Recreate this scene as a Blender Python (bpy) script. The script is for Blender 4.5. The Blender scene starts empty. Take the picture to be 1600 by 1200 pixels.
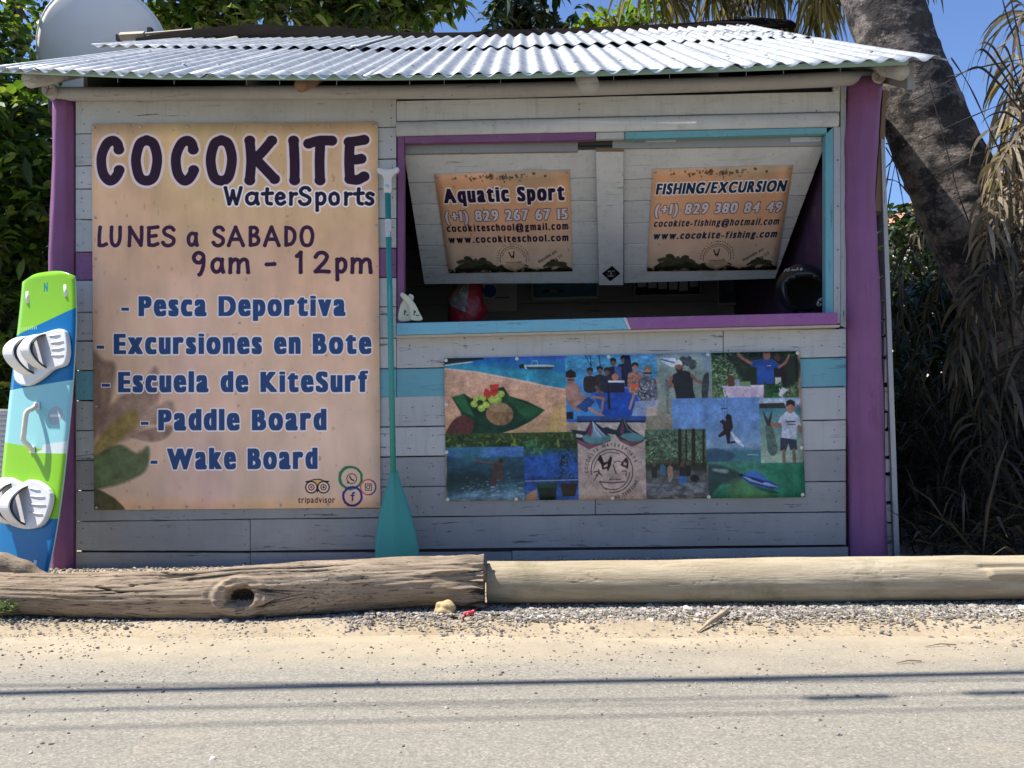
import bpy, math, random, time
import numpy as np
from mathutils import Vector, Matrix
R = math.radians
rnd = random.Random(7)
scene = bpy.context.scene
C = scene.collection

# ------------------------------------------------------------------ camera
FPX = 1294.0                       # focal length in photo pixels (1600 wide)
CAM = Vector((0.0, -4.0, 0.80))
yaw, pitch, roll = R(0.93), R(1.10), R(0.58)
_f = Vector((-math.sin(yaw) * math.cos(pitch), math.cos(yaw) * math.cos(pitch), math.sin(pitch)))
_r0 = _f.cross(Vector((0, 0, 1))).normalized()
_u0 = _r0.cross(_f).normalized()
_r = _r0 * math.cos(roll) - _u0 * math.sin(roll)
_u = _u0 * math.cos(roll) + _r0 * math.sin(roll)
cam_data = bpy.data.cameras.new('camera')
cam_data.sensor_width = 36.0
cam_data.lens = 36.0 * FPX / 1600.0
cam_data.clip_start = 0.05
cam_data.clip_end = 600.0
cam = bpy.data.objects.new('camera', cam_data)
C.objects.link(cam)
cam.matrix_world = Matrix(((_r.x, _u.x, -_f.x, CAM.x), (_r.y, _u.y, -_f.y, CAM.y), (_r.z, _u.z, -_f.z, CAM.z), (0, 0, 0, 1)))
scene.camera = cam

# ------------------------------------------------------------------ daylight
SUN = Vector((-1.0, 0.02, 1.55)).normalized()          # towards the sun: from the left, above the stall
world = bpy.data.worlds.new('World')
scene.world = world
world.use_nodes = True
wn = world.node_tree
for n in list(wn.nodes):
    wn.nodes.remove(n)
sky = wn.nodes.new('ShaderNodeTexSky')
sky.sky_type = 'NISHITA'
sky.sun_disc = False
sky.sun_elevation = math.asin(SUN.z)
sky.sun_rotation = math.atan2(SUN.x, SUN.y)
sky.air_density = 1.0
sky.dust_density = 0.2
sky.ozone_density = 5.0
bg = wn.nodes.new('ShaderNodeBackground')
bg.inputs['Strength'].default_value = 0.082
wo = wn.nodes.new('ShaderNodeOutputWorld')
tint = wn.nodes.new('ShaderNodeMix'); tint.data_type = 'RGBA'; tint.blend_type = 'MULTIPLY'; tint.inputs[0].default_value = 1.0
tint.inputs[7].default_value = (0.93, 0.98, 1.14, 1)
wn.links.new(sky.outputs[0], tint.inputs[6])
wn.links.new(tint.outputs[2], bg.inputs[0])
wn.links.new(bg.outputs[0], wo.inputs[0])
sd = bpy.data.lights.new('sun', 'SUN')
sd.energy = 4.6
sd.angle = R(0.5)
sd.color = (1.0, 0.95, 0.87)
so = bpy.data.objects.new('sun', sd)
C.objects.link(so)
so.rotation_euler = SUN.to_track_quat('Z', 'Y').to_euler()
so.location = (-6, 0, 10)
vs = scene.view_settings
vs.view_transform = 'Standard'
vs.look = 'None'
vs.gamma = 1.0
vs.use_curve_mapping = False
vs.exposure = 1.0

# ------------------------------------------------------------------ pixel <-> world helpers (photo pixels, 1600x1200)
def ray(px, py):
    return _f * FPX + _r * (px - 800.0) + _u * (600.0 - py)
def W(px, py, Y):
    d = ray(px, py)
    return CAM + d * ((Y - CAM.y) / d.y)
def G(px, py, z=0.0):
    d = ray(px, py)
    return CAM + d * ((z - CAM.z) / d.z)
def onplane(px, py, p0, n):
    d = ray(px, py)
    return CAM + d * ((p0 - CAM).dot(n) / d.dot(n))
def proj(P):
    q = P - CAM
    k = FPX / q.dot(_f)
    return 800 + q.dot(_r) * k, 600 - q.dot(_u) * k

# ------------------------------------------------------------------ object helpers
def tag(o, label=None, cat=None, group=None, kind=None):
    if label: o['label'] = label
    if cat: o['category'] = cat
    if group: o['group'] = group
    if kind: o['kind'] = kind
    return o
def thing(name, label, cat, loc=(0, 0, 0), group=None):
    o = bpy.data.objects.new(name, None)
    o.empty_display_size = 0.1
    C.objects.link(o)
    o.location = loc
    return tag(o, label, cat, group)
BASE = {}
def base(o):
    b = Vector((0, 0, 0))
    while o is not None:
        b += o.location
        o = o.parent
    return b
def obj(name, verts, faces, mat, parent=None, smooth=False, uvs=None, loc=None, auto=None):
    """verts in world coordinates; loc = origin in world"""
    me = bpy.data.meshes.new(name)
    pb = base(parent) if parent is not None else Vector((0, 0, 0))
    org = Vector(loc) if loc is not None else pb
    V = np.asarray([tuple(v) for v in verts] if not isinstance(verts, np.ndarray) else verts, dtype=np.float64)
    V = V - np.array(org)[None, :]
    me.from_pydata(V.tolist(), [], faces if isinstance(faces, list) else faces.tolist())
    if smooth:
        me.polygons.foreach_set('use_smooth', [True] * len(me.polygons))
    if uvs is not None:
        ul = me.uv_layers.new(name='UVMap')
        li = np.empty(len(me.loops), dtype=np.int32)
        me.loops.foreach_get('vertex_index', li)
        ul.data.foreach_set('uv', np.asarray(uvs, dtype=np.float32)[li].ravel())
    for m in (mat if isinstance(mat, (list, tuple)) else [mat]):
        me.materials.append(m)
    me.update()
    o = bpy.data.objects.new(name, me)
    C.objects.link(o)
    if parent is not None:
        o.parent = parent
    o.location = org - pb
    return o
def copy_obj(src, world_loc, parent=None):
    o = src.copy()
    C.objects.link(o)
    if parent is not None:
        o.parent = parent
    o.location = Vector(world_loc) - (base(parent) if parent is not None else Vector((0, 0, 0)))
    return o

class MB:
    def __init__(s):
        s.v = []; s.f = []
    def add(s, vs, fs):
        k = len(s.v)
        s.v.extend([tuple(v) for v in vs]); s.f.extend([[i + k for i in f] for f in fs])
    def hexa(s, a):         # 8 points: front quad (ccw seen from front) then back quad
        s.add(a, [[0, 1, 2, 3], [7, 6, 5, 4], [0, 4, 5, 1], [1, 5, 6, 2], [2, 6, 7, 3], [3, 7, 4, 0]])
    def box(s, lo, hi):
        x0, y0, z0 = lo; x1, y1, z1 = hi
        s.hexa([(x0, y0, z0), (x1, y0, z0), (x1, y0, z1), (x0, y0, z1), (x0, y1, z0), (x1, y1, z0), (x1, y1, z1), (x0, y1, z1)])
    def tube(s, pts, rad, n=8, cap=True):
        pts = [Vector(p) for p in pts]
        m = len(pts)
        k = len(s.v)
        up = None
        for i, p in enumerate(pts):
            t = (pts[min(i + 1, m - 1)] - pts[max(i - 1, 0)])
            if t.length < 1e-9: t = Vector((0, 0, 1))
            t.normalize()
            if up is None:
                up = Vector((0, 0, 1)) if abs(t.z) < 0.9 else Vector((0, 1, 0))
            a = (up - t * up.dot(t)).normalized(); b = t.cross(a)
            up = a
            r_ = rad[i] if isinstance(rad, (list, tuple, np.ndarray)) else rad
            for j in range(n):
                an = 2 * math.pi * j / n
                s.v.append(tuple(p + (a * math.cos(an) + b * math.sin(an)) * r_))
        for i in range(m - 1):
            for j in range(n):
                j2 = (j + 1) % n
                s.f.append([k + i * n + j, k + i * n + j2, k + (i + 1) * n + j2, k + (i + 1) * n + j])
        if cap:
            s.f.append([k + j for j in range(n)][::-1])
            s.f.append([k + (m - 1) * n + j for j in range(n)])
    def prism(s, poly, d):    # poly: list of world points, extruded by vector d
        n = len(poly); d = Vector(d)
        P = [Vector(p) for p in poly]
        s.add(P + [p + d for p in P], [list(range(n))] + [[2 * n - 1 - i for i in range(n)]] + [[(i + 1) % n, i, n + i, n + (i + 1) % n] for i in range(n)])
    def build(s, name, mat, parent=None, smooth=False, loc=None):
        return obj(name, s.v, s.f, mat, parent, smooth, loc=loc)

def bevel(o, w=0.002, seg=1):
    m = o.modifiers.new('bevel', 'BEVEL'); m.width = w; m.segments = seg; m.limit_method = 'ANGLE'; m.angle_limit = R(40)
    return o

# ------------------------------------------------------------------ materials
def newmat(name):
    m = bpy.data.materials.new(name); m.use_nodes = True
    nt = m.node_tree
    for n in list(nt.nodes): nt.nodes.remove(n)
    out = nt.nodes.new('ShaderNodeOutputMaterial')
    bs = nt.nodes.new('ShaderNodeBsdfPrincipled')
    nt.links.new(bs.outputs[0], out.inputs[0])
    return m, nt, bs
class NT:
    def __init__(s, nt): s.nt = nt
    def n(s, t, **kw):
        x = s.nt.nodes.new(t)
        for k, v in kw.items(): setattr(x, k, v)
        return x
    def l(s, a, b): s.nt.links.new(a, b)
    def coord(s, scale=(1, 1, 1), rnd_shift=False, out='Object'):
        tc = s.n('ShaderNodeTexCoord'); mp = s.n('ShaderNodeMapping')
        mp.inputs['Scale'].default_value = scale
        s.l(tc.outputs[out], mp.inputs[0])
        if rnd_shift:
            oi = s.n('ShaderNodeObjectInfo'); mu = s.n('ShaderNodeMath', operation='MULTIPLY')
            mu.inputs[1].default_value = 37.0
            s.l(oi.outputs['Random'], mu.inputs[0]); s.l(mu.outputs[0], mp.inputs['Location'])
        return mp.outputs[0]
    def noise(s, vec, scale, detail=4, rough=0.55, dist=0.0):
        x = s.n('ShaderNodeTexNoise')
        x.inputs['Scale'].default_value = scale; x.inputs['Detail'].default_value = detail
        x.inputs['Roughness'].default_value = rough; x.inputs['Distortion'].default_value = dist
        s.l(vec, x.inputs['Vector']); return x.outputs[0]
    def vor(s, vec, scale, feat='F1'):
        x = s.n('ShaderNodeTexVoronoi', feature=feat); x.inputs['Scale'].default_value = scale
        s.l(vec, x.inputs['Vector']); return x
    def ramp(s, fac, stops):
        x = s.n('ShaderNodeValToRGB'); cr = x.color_ramp
        while len(cr.elements) < len(stops): cr.elements.new(0.5)
        for e, (p, c) in zip(cr.elements, stops):
            e.position = p; e.color = (c[0], c[1], c[2], 1) if isinstance(c, (tuple, list)) else (c, c, c, 1)
        s.l(fac, x.inputs[0]); return x.outputs[0]
    def mix(s, fac, a, b, mode='MIX'):
        x = s.n('ShaderNodeMix', data_type='RGBA', blend_type=mode)
        for i, v in ((0, fac), (6, a), (7, b)):
            if hasattr(v, 'is_linked'): s.l(v, x.inputs[i])
            elif isinstance(v, (tuple, list)): x.inputs[i].default_value = (v[0], v[1], v[2], 1)
            else: x.inputs[i].default_value = v
        return x.outputs[2]
    def math(s, op, a, b=0.0):
        x = s.n('ShaderNodeMath', operation=op)
        for i, v in ((0, a), (1, b)):
            if hasattr(v, 'is_linked'): s.l(v, x.inputs[i])
            else: x.inputs[i].default_value = v
        return x.outputs[0]
    def bump(s, h, bs, strength=0.3, dist=0.01, prev=None):
        x = s.n('ShaderNodeBump'); x.inputs['Strength'].default_value = strength; x.inputs['Distance'].default_value = dist
        s.l(h, x.inputs['Height'])
        if prev is not None: s.l(prev, x.inputs['Normal'])
        if bs is not None: s.l(x.outputs[0], bs.inputs['Normal'])
        return x.outputs[0]
def hsvr(c, k): return tuple(min(1, x * k) for x in c)

def painted(name, col, axis='x', chips=1.0, rough=0.55, under=(0.03, 0.028, 0.026), var=0.12, dirt=(0.30, 0.27, 0.22)):
    """old brush-painted wood: grain along axis, dirt, chipped cracks showing dark wood"""
    m, nt, bs = newmat(name); q = NT(nt)
    st = {'x': (1.0, 12, 12), 'z': (12, 12, 1.0), 'y': (12, 1, 12)}[axis]
    v = q.coord(st, True); vi = q.coord((1, 1, 1), True)
    grain = q.noise(v, 9, 6, 0.65)
    blotch = q.noise(vi, 2.3, 5, 0.6)
    c = q.mix(q.ramp(blotch, [(0.3, 0.0), (0.75, 1.0)]), hsvr(col, 1 - var), hsvr(col, 1 + var * 0.6))
    c = q.mix(q.math('MULTIPLY', q.ramp(grain, [(0.45, 0.0), (0.8, 1.0)]), 0.25), c, hsvr(col, 0.72))
    oi = q.n('ShaderNodeObjectInfo')
    c = q.mix(1.0, c, q.ramp(oi.outputs['Random'], [(0.0, (0.90, 0.91, 0.93)), (1.0, (1.0, 1.0, 0.98))]), 'MULTIPLY')
    dn = q.ramp(q.noise(vi, 6.5, 6, 0.7), [(0.55, 0.0), (0.78, 1.0)])
    c = q.mix(q.math('MULTIPLY', dn, 0.5), c, dirt)
    drip = q.ramp(q.noise(q.coord((14, 14, 1.1), True), 2.2, 5, .65), [(0.55, 0.0), (0.75, 0.35)])
    c = q.mix(drip, c, hsvr(dirt, .75))
    crack = q.ramp(q.noise(v, 3.6, 5, 0.78, 0.5), [(0.612 , 0.0), (0.632, 1.0)])
    spots = q.ramp(q.noise(vi, 55, 2, 0.5), [(0.715, 0.0), (0.73, 1.0)])
    region = q.ramp(q.noise(vi, 1.4, 2, 0.5), [(0.42, 0.25), (0.60, 1.0)])
    ch = q.math('MULTIPLY', q.math('MAXIMUM', crack, spots), q.math('MULTIPLY', region, chips))
    c = q.mix(ch, c, under)
    q.l(c, bs.inputs['Base Color'])
    bs.inputs['Roughness'].default_value = rough
    bs.inputs['Specular IOR Level'].default_value = 0.35
    h = q.math('SUBTRACT', q.math('MULTIPLY', grain, 0.5), q.math('MULTIPLY', ch, 0.9))
    b1 = q.bump(h, None, 0.45, 0.004)
    q.bump(q.noise(vi, 18, 3, 0.5), bs, 0.25, 0.004, b1)
    return m
def plain(name, col, rough=0.5, metal=0.0, var=0.1, scale=8, bump=0.0, bscale=60, spec=0.5, trans=0.0, coat=0.0):
    m, nt, bs = newmat(name); q = NT(nt)
    vi = q.coord((1, 1, 1), True)
    nz = q.noise(vi, scale, 5, 0.6)
    q.l(q.mix(nz, hsvr(col, 1 - var), hsvr(col, 1 + var)), bs.inputs['Base Color'])
    bs.inputs['Roughness'].default_value = rough; bs.inputs['Metallic'].default_value = metal
    bs.inputs['Specular IOR Level'].default_value = spec
    if coat: bs.inputs['Coat Weight'].default_value = coat
    if bump: q.bump(q.noise(vi, bscale, 4, 0.6), bs, bump, 0.003)
    return m
WHITE = painted('white_paint', (0.50, 0.50, 0.48), chips=0.9)
WHITEL = painted('white_paint_low', (0.33, 0.33, 0.32), chips=1.0, var=.2)  # darker, greyer white for the lower wall planks
WHITEZ = painted('white_paint_upright', (0.44, 0.44, 0.425), 'z', chips=0.9)
WHITEC = painted('white_paint_clean', (0.61, 0.61, 0.59), chips=0.45, rough=.75)
PURPLE = painted('purple_paint', (0.22, 0.088, 0.20), chips=0.6)
PURPLEZ = painted('purple_paint_post', (0.235, 0.088, 0.20), 'z', chips=0.35, var=0.2, dirt=(0.13, 0.06, 0.10), under=(0.07, 0.03, 0.055))
TEAL = painted('teal_paint', (0.16, 0.40, 0.45), chips=0.6, dirt=(0.2, 0.28, 0.28))
TEALZ = painted('teal_paint_upright', (0.16, 0.40, 0.45), 'z', chips=0.6, dirt=(0.2, 0.28, 0.28))
MINT = plain('mint_paint', (0.30, 0.48, 0.42), 0.6)
RAWWOOD = plain('raw_wood', (0.20, 0.12, 0.07), 0.8, bump=0.3, scale=20)
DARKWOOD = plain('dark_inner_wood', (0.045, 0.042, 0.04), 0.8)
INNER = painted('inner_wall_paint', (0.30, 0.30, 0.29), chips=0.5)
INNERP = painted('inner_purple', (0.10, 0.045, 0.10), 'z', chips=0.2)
METALDOT = plain('nail_head', (0.10, 0.09, 0.085), 0.6, 0.5)
SCREW = plain('screw_head', (0.45, 0.44, 0.42), 0.4, 0.8)
# ------------------------------------------------------------------ print shop: flat prints painted into pixel arrays
def vnoise(h, w, cell, seed, octs=4, ratio=0.5, ax=1.0):
    rs = np.random.RandomState(seed); out = np.zeros((h, w)); amp = 1.0; tot = 0
    for o in range(octs):
        c = max(1.5, cell / 2 ** o); cx = max(1.5, c * ax)
        gh, gw = int(h / c) + 3, int(w / cx) + 3
        g = rs.rand(gh, gw)
        y = np.arange(h) / c; x = np.arange(w) / cx
        yi = y.astype(int); xi = x.astype(int)
        fy = y - yi; fx = x - xi
        fy = fy * fy * (3 - 2 * fy); fx = fx * fx * (3 - 2 * fx)
        a = g[yi][:, xi]; b = g[yi][:, xi + 1]; c_ = g[yi + 1][:, xi]; d = g[yi + 1][:, xi + 1]
        out += amp * ((a * (1 - fx) + b * fx) * (1 - fy)[:, None] + (c_ * (1 - fx) + d * fx) * fy[:, None])
        tot += amp; amp *= ratio
    return out / tot
def smooth_pts(pts, n=8, closed=False):
    P = [np.array(p, float) for p in pts]
    if len(P) < 3: return P
    out = []
    m = len(P)
    rng = range(m) if closed else range(m - 1)
    for i in rng:
        p0 = P[(i - 1) % m] if (closed or i > 0) else P[0]
        p1 = P[i]; p2 = P[(i + 1) % m]
        p3 = P[(i + 2) % m] if (closed or i + 2 < m) else P[-1]
        for k in range(n):
            t = k / n
            out.append(0.5 * ((2 * p1) + (-p0 + p2) * t + (2 * p0 - 5 * p1 + 4 * p2 - p3) * t * t + (-p0 + 3 * p1 - 3 * p2 + p3) * t ** 3))
    out.append(P[0] if closed else P[-1])
    return out
class Canvas:
    """pixel picture; m maps design coordinates to pixels"""
    def __init__(s, w, h, m, k):
        s.w = w; s.h = h; s.m = m; s.k = k            # k = pixels per design unit
        s.a = np.zeros((h, w, 3))
    def fill(s, col): s.a[:] = np.array(col) / 255.0
    def win(s, x0, y0, x1, y1):
        X0 = max(0, int(x0)); Y0 = max(0, int(y0)); X1 = min(s.w, int(x1) + 2); Y1 = min(s.h, int(y1) + 2)
        return X0, Y0, X1, Y1
    def blend(s, X0, Y0, X1, Y1, al, col):
        if X1 <= X0 or Y1 <= Y0: return
        reg = s.a[Y0:Y1, X0:X1]
        c = np.array(col) / 255.0 if not isinstance(col, np.ndarray) or col.ndim == 1 else col
        reg += (c - reg) * al[..., None]
    def stroke(s, pts, wd, col, op=1.0, smooth=0, closed=False, soft=0.7):
        P = [s.m(*p) for p in (smooth_pts(pts, smooth, closed) if smooth else pts)]
        P = [np.array(p) for p in P]
        wd = wd * s.k
        xs = [p[0] for p in P]; ys = [p[1] for p in P]
        pad = wd + 2 + soft
        X0, Y0, X1, Y1 = s.win(min(xs) - pad, min(ys) - pad, max(xs) + pad, max(ys) + pad)
        if X1 <= X0 or Y1 <= Y0: return
        yy, xx = np.mgrid[Y0:Y1, X0:X1] + 0.5
        d = np.full(yy.shape, 1e9)
        for a, b in zip(P[:-1], P[1:]):
            v = b - a; L = max(v.dot(v), 1e-9)
            t = np.clip(((xx - a[0]) * v[0] + (yy - a[1]) * v[1]) / L, 0, 1)
            d = np.minimum(d, np.hypot(xx - a[0] - t * v[0], yy - a[1] - t * v[1]))
        al = np.clip((wd / 2 - d) / soft + 0.5, 0, 1) * op
        s.blend(X0, Y0, X1, Y1, al, col)
    def poly(s, pts, col, op=1.0, smooth=0, soft=1.0, tex=None):
        P = [np.array(s.m(*p)) for p in (smooth_pts(pts, smooth, True) if smooth else pts)]
        xs = [p[0] for p in P]; ys = [p[1] for p in P]
        pad = 2 + soft
        X0, Y0, X1, Y1 = s.win(min(xs) - pad, min(ys) - pad, max(xs) + pad, max(ys) + pad)
        if X1 <= X0 or Y1 <= Y0: return
        yy, xx = np.mgrid[Y0:Y1, X0:X1] + 0.5
        d = np.full(yy.shape, 1e9); ins = np.zeros(yy.shape, bool)
        n = len(P)
        for i in range(n):
            a = P[i]; b = P[(i + 1) % n]; v = b - a; L = max(v.dot(v), 1e-9)
            t = np.clip(((xx - a[0]) * v[0] + (yy - a[1]) * v[1]) / L, 0, 1)
            d = np.minimum(d, np.hypot(xx - a[0] - t * v[0], yy - a[1] - t * v[1]))
            if abs(v[1]) > 1e-9:
                ins ^= ((a[1] > yy) != (b[1] > yy)) & (xx < v[0] * (yy - a[1]) / v[1] + a[0])
        sd = np.where(ins, d, -d)
        al = np.clip(sd / soft + 0.5, 0, 1) * op
        if tex is not None:
            nz = vnoise(Y1 - Y0, X1 - X0, tex[0] * s.k, tex[1], 4, 0.6)[..., None]
            c = (np.array(col) / 255.0) * (1 + (nz - 0.5) * 2 * tex[2])
            s.blend(X0, Y0, X1, Y1, al, np.clip(c, 0, 1))
        else:
            s.blend(X0, Y0, X1, Y1, al, col)
    def ell(s, cx, cy, rx, ry, col, op=1.0, soft=1.0, rot=0, tex=None):
        n = 20
        pts = [(cx + rx * math.cos(t) * math.cos(rot) - ry * math.sin(t) * math.sin(rot), cy + rx * math.cos(t) * math.sin(rot) + ry * math.sin(t) * math.cos(rot)) for t in np.linspace(0, 2 * math.pi, n, endpoint=False)]
        s.poly(pts, col, op, 0, soft, tex)
    def rect(s, x0, y0, x1, y1, col, op=1.0, tex=None, soft=0.6):
        s.poly([(x0, y0), (x1, y0), (x1, y1), (x0, y1)], col, op, 0, soft, tex)
    def grad(s, x0, y0, x1, y1, stops, nz=0.0, cell=12, seed=1, ax=1.0):
        """vertical colour gradient inside a rectangle, with soft mottling"""
        p = s.m(x0, y0); q = s.m(x1, y1)
        X0, Y0, X1, Y1 = s.win(p[0] + 0.5, p[1] + 0.5, q[0] - 1.5, q[1] - 1.5)
        if X1 <= X0 or Y1 <= Y0: return
        t = np.linspace(0, 1, Y1 - Y0)
        if nz: 
            N = vnoise(Y1 - Y0, X1 - X0, cell * s.k, seed, 4, 0.55, ax)
        T = np.repeat(t[:, None], X1 - X0, 1)
        if nz: T = np.clip(T + (N - 0.5) * 0.12, 0, 1)
        c = np.stack([np.interp(T, [a for a, _ in stops], [b[k] / 255.0 for _, b in stops]) for k in range(3)], -1)
        if nz: c = np.clip(c * (1 + (vnoise(Y1 - Y0, X1 - X0, cell * s.k * 0.5, seed + 9, 4, 0.6, ax)[..., None] - 0.5) * 2 * nz), 0, 1)
        s.a[Y0:Y1, X0:X1] = c
    def leaves(s, x0, y0, x1, y1, cols, n, size, seed):
        rs = random.Random(seed)
        for i in range(n):
            x = rs.uniform(x0, x1); y = rs.uniform(y0, y1); a = rs.uniform(0, 3.14); z = size * rs.uniform(0.5, 1.2)
            x2 = min(max(x + z * math.cos(a), x0), x1); y2 = min(max(y + z * math.sin(a), y0), y1)
            s.stroke([(x, y), (x2, y2)], z * 0.35, rs.choice(cols), rs.uniform(0.5, 0.95))
    def image(s, name):
        im = bpy.data.images.new(name, s.w, s.h)
        buf = np.ones((s.h, s.w, 4), np.float32)
        buf[..., :3] = np.clip(s.a[::-1], 0, 1)
        im.pixels.foreach_set(buf.ravel())
        im.update(); im.pack()
        return im

# --- heavy condensed lettering from Blender's built-in font outlines
EM = 120
_gc = {}
def font_tris(ch):
    cu = bpy.data.curves.new('g', 'FONT'); cu.body = ch; cu.size = 1.0
    o = bpy.data.objects.new('g', cu); C.objects.link(o)
    dg = bpy.context.evaluated_depsgraph_get()
    me = o.evaluated_get(dg).to_mesh()
    me.calc_loop_triangles()
    V = np.array([v.co[:2] for v in me.vertices]) if len(me.vertices) else np.zeros((0, 2))
    T = [tuple(t.vertices) for t in me.loop_triangles]
    if ch.islower() and len(V):            # heavy poster face: taller small letters
        xh, up, st = 0.50, 0.74, 1.24
        y = V[:, 1].copy()
        V[:, 1] = np.where(y < 0, y * 0.8, np.where(y < xh, y * st, xh * st + (y - xh) * (up - xh * st) / (up - xh)))
    o.evaluated_get(dg).to_mesh_clear()
    bpy.data.objects.remove(o); bpy.data.curves.remove(cu)
    return V, T
def shiftmax(a, offs):
    out = a.copy()
    h, w = a.shape
    for dx, dy in offs:
        b = np.zeros_like(a)
        b[max(0, dy):h + min(0, dy), max(0, dx):w + min(0, dx)] = a[max(0, -dy):h + min(0, -dy), max(0, -dx):w + min(0, -dx)]
        out = np.maximum(out, b)
    return out
def glyph(ch, bx, by, ol):
    key = (ch, bx, by, ol)
    if key in _gc: return _gc[key]
    V, T = font_tris(ch)
    P = 34
    if len(V) == 0:
        _gc[key] = (None, None, 0.0, 0.3); return _gc[key]
    x0 = V[:, 0].min(); x1 = V[:, 0].max()
    w = int((x1 - x0) * EM) + 2 * P; h = int(1.35 * EM) + 2 * P
    a = np.zeros((h, w))
    yy, xx = np.mgrid[0:h, 0:w] + 0.5
    Q = np.stack([(V[:, 0] - x0) * EM + P, h - P - 0.35 * EM - V[:, 1] * EM], 1)
    for t in T:
        A, B, D = Q[t[0]], Q[t[1]], Q[t[2]]
        X0, X1 = int(min(A[0], B[0], D[0])) - 1, int(max(A[0], B[0], D[0])) + 2
        Y0, Y1 = int(min(A[1], B[1], D[1])) - 1, int(max(A[1], B[1], D[1])) + 2
        sx = xx[Y0:Y1, X0:X1]; sy = yy[Y0:Y1, X0:X1]
        def e(p, q): return (q[0] - p[0]) * (sy - p[1]) - (q[1] - p[1]) * (sx - p[0])
        e1, e2, e3 = e(A, B), e(B, D), e(D, A)
        ins = ((e1 >= -0.01) & (e2 >= -0.01) & (e3 >= -0.01)) | ((e1 <= 0.01) & (e2 <= 0.01) & (e3 <= 0.01))
        a[Y0:Y1, X0:X1] = np.maximum(a[Y0:Y1, X0:X1], ins)
    f = shiftmax(a, [(i, 0) for i in range(-bx, bx + 1) if i])
    if by: f = shiftmax(f, [(0, j) for j in range(-by, by + 1) if j])
    o = f
    if ol: o = shiftmax(f, [(int(round(ol * math.cos(t) * s_)), int(round(ol * math.sin(t) * s_))) for t in np.linspace(0, 6.283, 24, endpoint=False) for s_ in (0.5, 1)])
    _gc[key] = (f, o, P, (x1 - x0) * EM)
    return _gc[key]
CAPH = None
def put_glyph(cv, g, x, y, cap, squeeze, ang, fc, oc, capu, slant=0.0):
    """place glyph bitmap: (x,y)=baseline left in design units, cap=cap height in design units"""
    f, o, P, w = g
    if f is None: return
    h, wd = f.shape
    base_row = h - P - 0.35 * EM
    k = cap / (capu * EM)                          # design units per glyph pixel
    ca, sa = math.cos(ang), math.sin(ang)
    def fw(gx, gy):   # glyph px -> design
        u = (gx - P) * k * squeeze + slant * (base_row - gy) * k; v = (gy - base_row) * k
        return x + u * ca - v * sa, y + u * sa + v * ca
    cs = [cv.m(*fw(a, b)) for a, b in ((0, 0), (wd, 0), (0, h), (wd, h))]
    X0, Y0, X1, Y1 = cv.win(min(c[0] for c in cs), min(c[1] for c in cs), max(c[0] for c in cs), max(c[1] for c in cs))
    if X1 <= X0 or Y1 <= Y0: return
    # affine inverse from three corners
    p0, px, py = np.array(cs[0]), np.array(cs[1]), np.array(cs[2])
    M = np.stack([(px - p0) / wd, (py - p0) / h], 1); Mi = np.linalg.inv(M)
    for arr, col in ((o, oc), (f, fc)):
        if col is None: continue
        acc = 0
        for sx in (0.25, 0.75):
            for sy in (0.25, 0.75):
                yy, xx = np.mgrid[Y0:Y1, X0:X1].astype(float)
                gx = Mi[0, 0] * (xx + sx - p0[0]) + Mi[0, 1] * (yy + sy - p0[1]) - 0.5
                gy = Mi[1, 0] * (xx + sx - p0[0]) + Mi[1, 1] * (yy + sy - p0[1]) - 0.5
                ix = np.clip(gx.astype(int), 0, wd - 2); iy = np.clip(gy.astype(int), 0, h - 2)
                ok = (gx > 0) & (gy > 0) & (gx < wd - 1) & (gy < h - 1)
                fx = np.clip(gx - ix, 0, 1); fy = np.clip(gy - iy, 0, 1)
                val = (arr[iy, ix] * (1 - fx) + arr[iy, ix + 1] * fx) * (1 - fy) + (arr[iy + 1, ix] * (1 - fx) + arr[iy + 1, ix + 1] * fx) * fy
                acc = acc + val * ok
        cv.blend(X0, Y0, X1, Y1, acc / 4, col)
def block_text(cv, txt, x0, x1, yb, cap, fc, oc=None, bx=8, by=2, ol=5, slope=0.0, slant=0.0, gap=0.10, space=0.33):
    """condensed heavy text fitted between x0 and x1 on baseline yb (at x0)"""
    capu = 0.729
    gs = [glyph(c, bx, by, ol if oc else 0) for c in txt]
    adv = [((g[3] + 2 * bx) / EM if g[0] is not None else space) for g in gs]
    tot = sum(adv) + gap * (len(gs) - 1)
    unit = cap / capu
    sq = (x1 - x0) / (tot * unit)
    x = x0; ang = math.atan(slope)
    for pas in ((1, 0) if oc else (0,)):
        x = x0
        for g, a in zip(gs, adv):
            if g[0] is not None:
                put_glyph(cv, g, x + bx / EM * unit * sq, yb + (x - x0) * slope, cap, sq, ang, None if pas else fc, oc if pas else None, capu, slant)
            x += (a + gap) * unit * sq
def ring_text(cv, txt, cx, cy, rad, a0, a1, cap, fc, bx=2, flip=False):
    gs = [glyph(c, bx, 1, 0) for c in txt]
    n = len(gs)
    for i, g in enumerate(gs):
        t = a0 + (a1 - a0) * (i + 0.5) / n
        if g[0] is None: continue
        wd = g[3] / EM * cap / 0.729 * 0.8
        if not flip:
            x, y = cx + rad * math.cos(t), cy + rad * math.sin(t); ang = t + math.pi / 2
        else:
            x, y = cx + rad * math.cos(t), cy + rad * math.sin(t); ang = t - math.pi / 2
        put_glyph(cv, g, x - wd / 2 * math.cos(ang), y - wd / 2 * math.sin(ang), cap, 0.8, ang, fc, None, 0.729)

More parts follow.
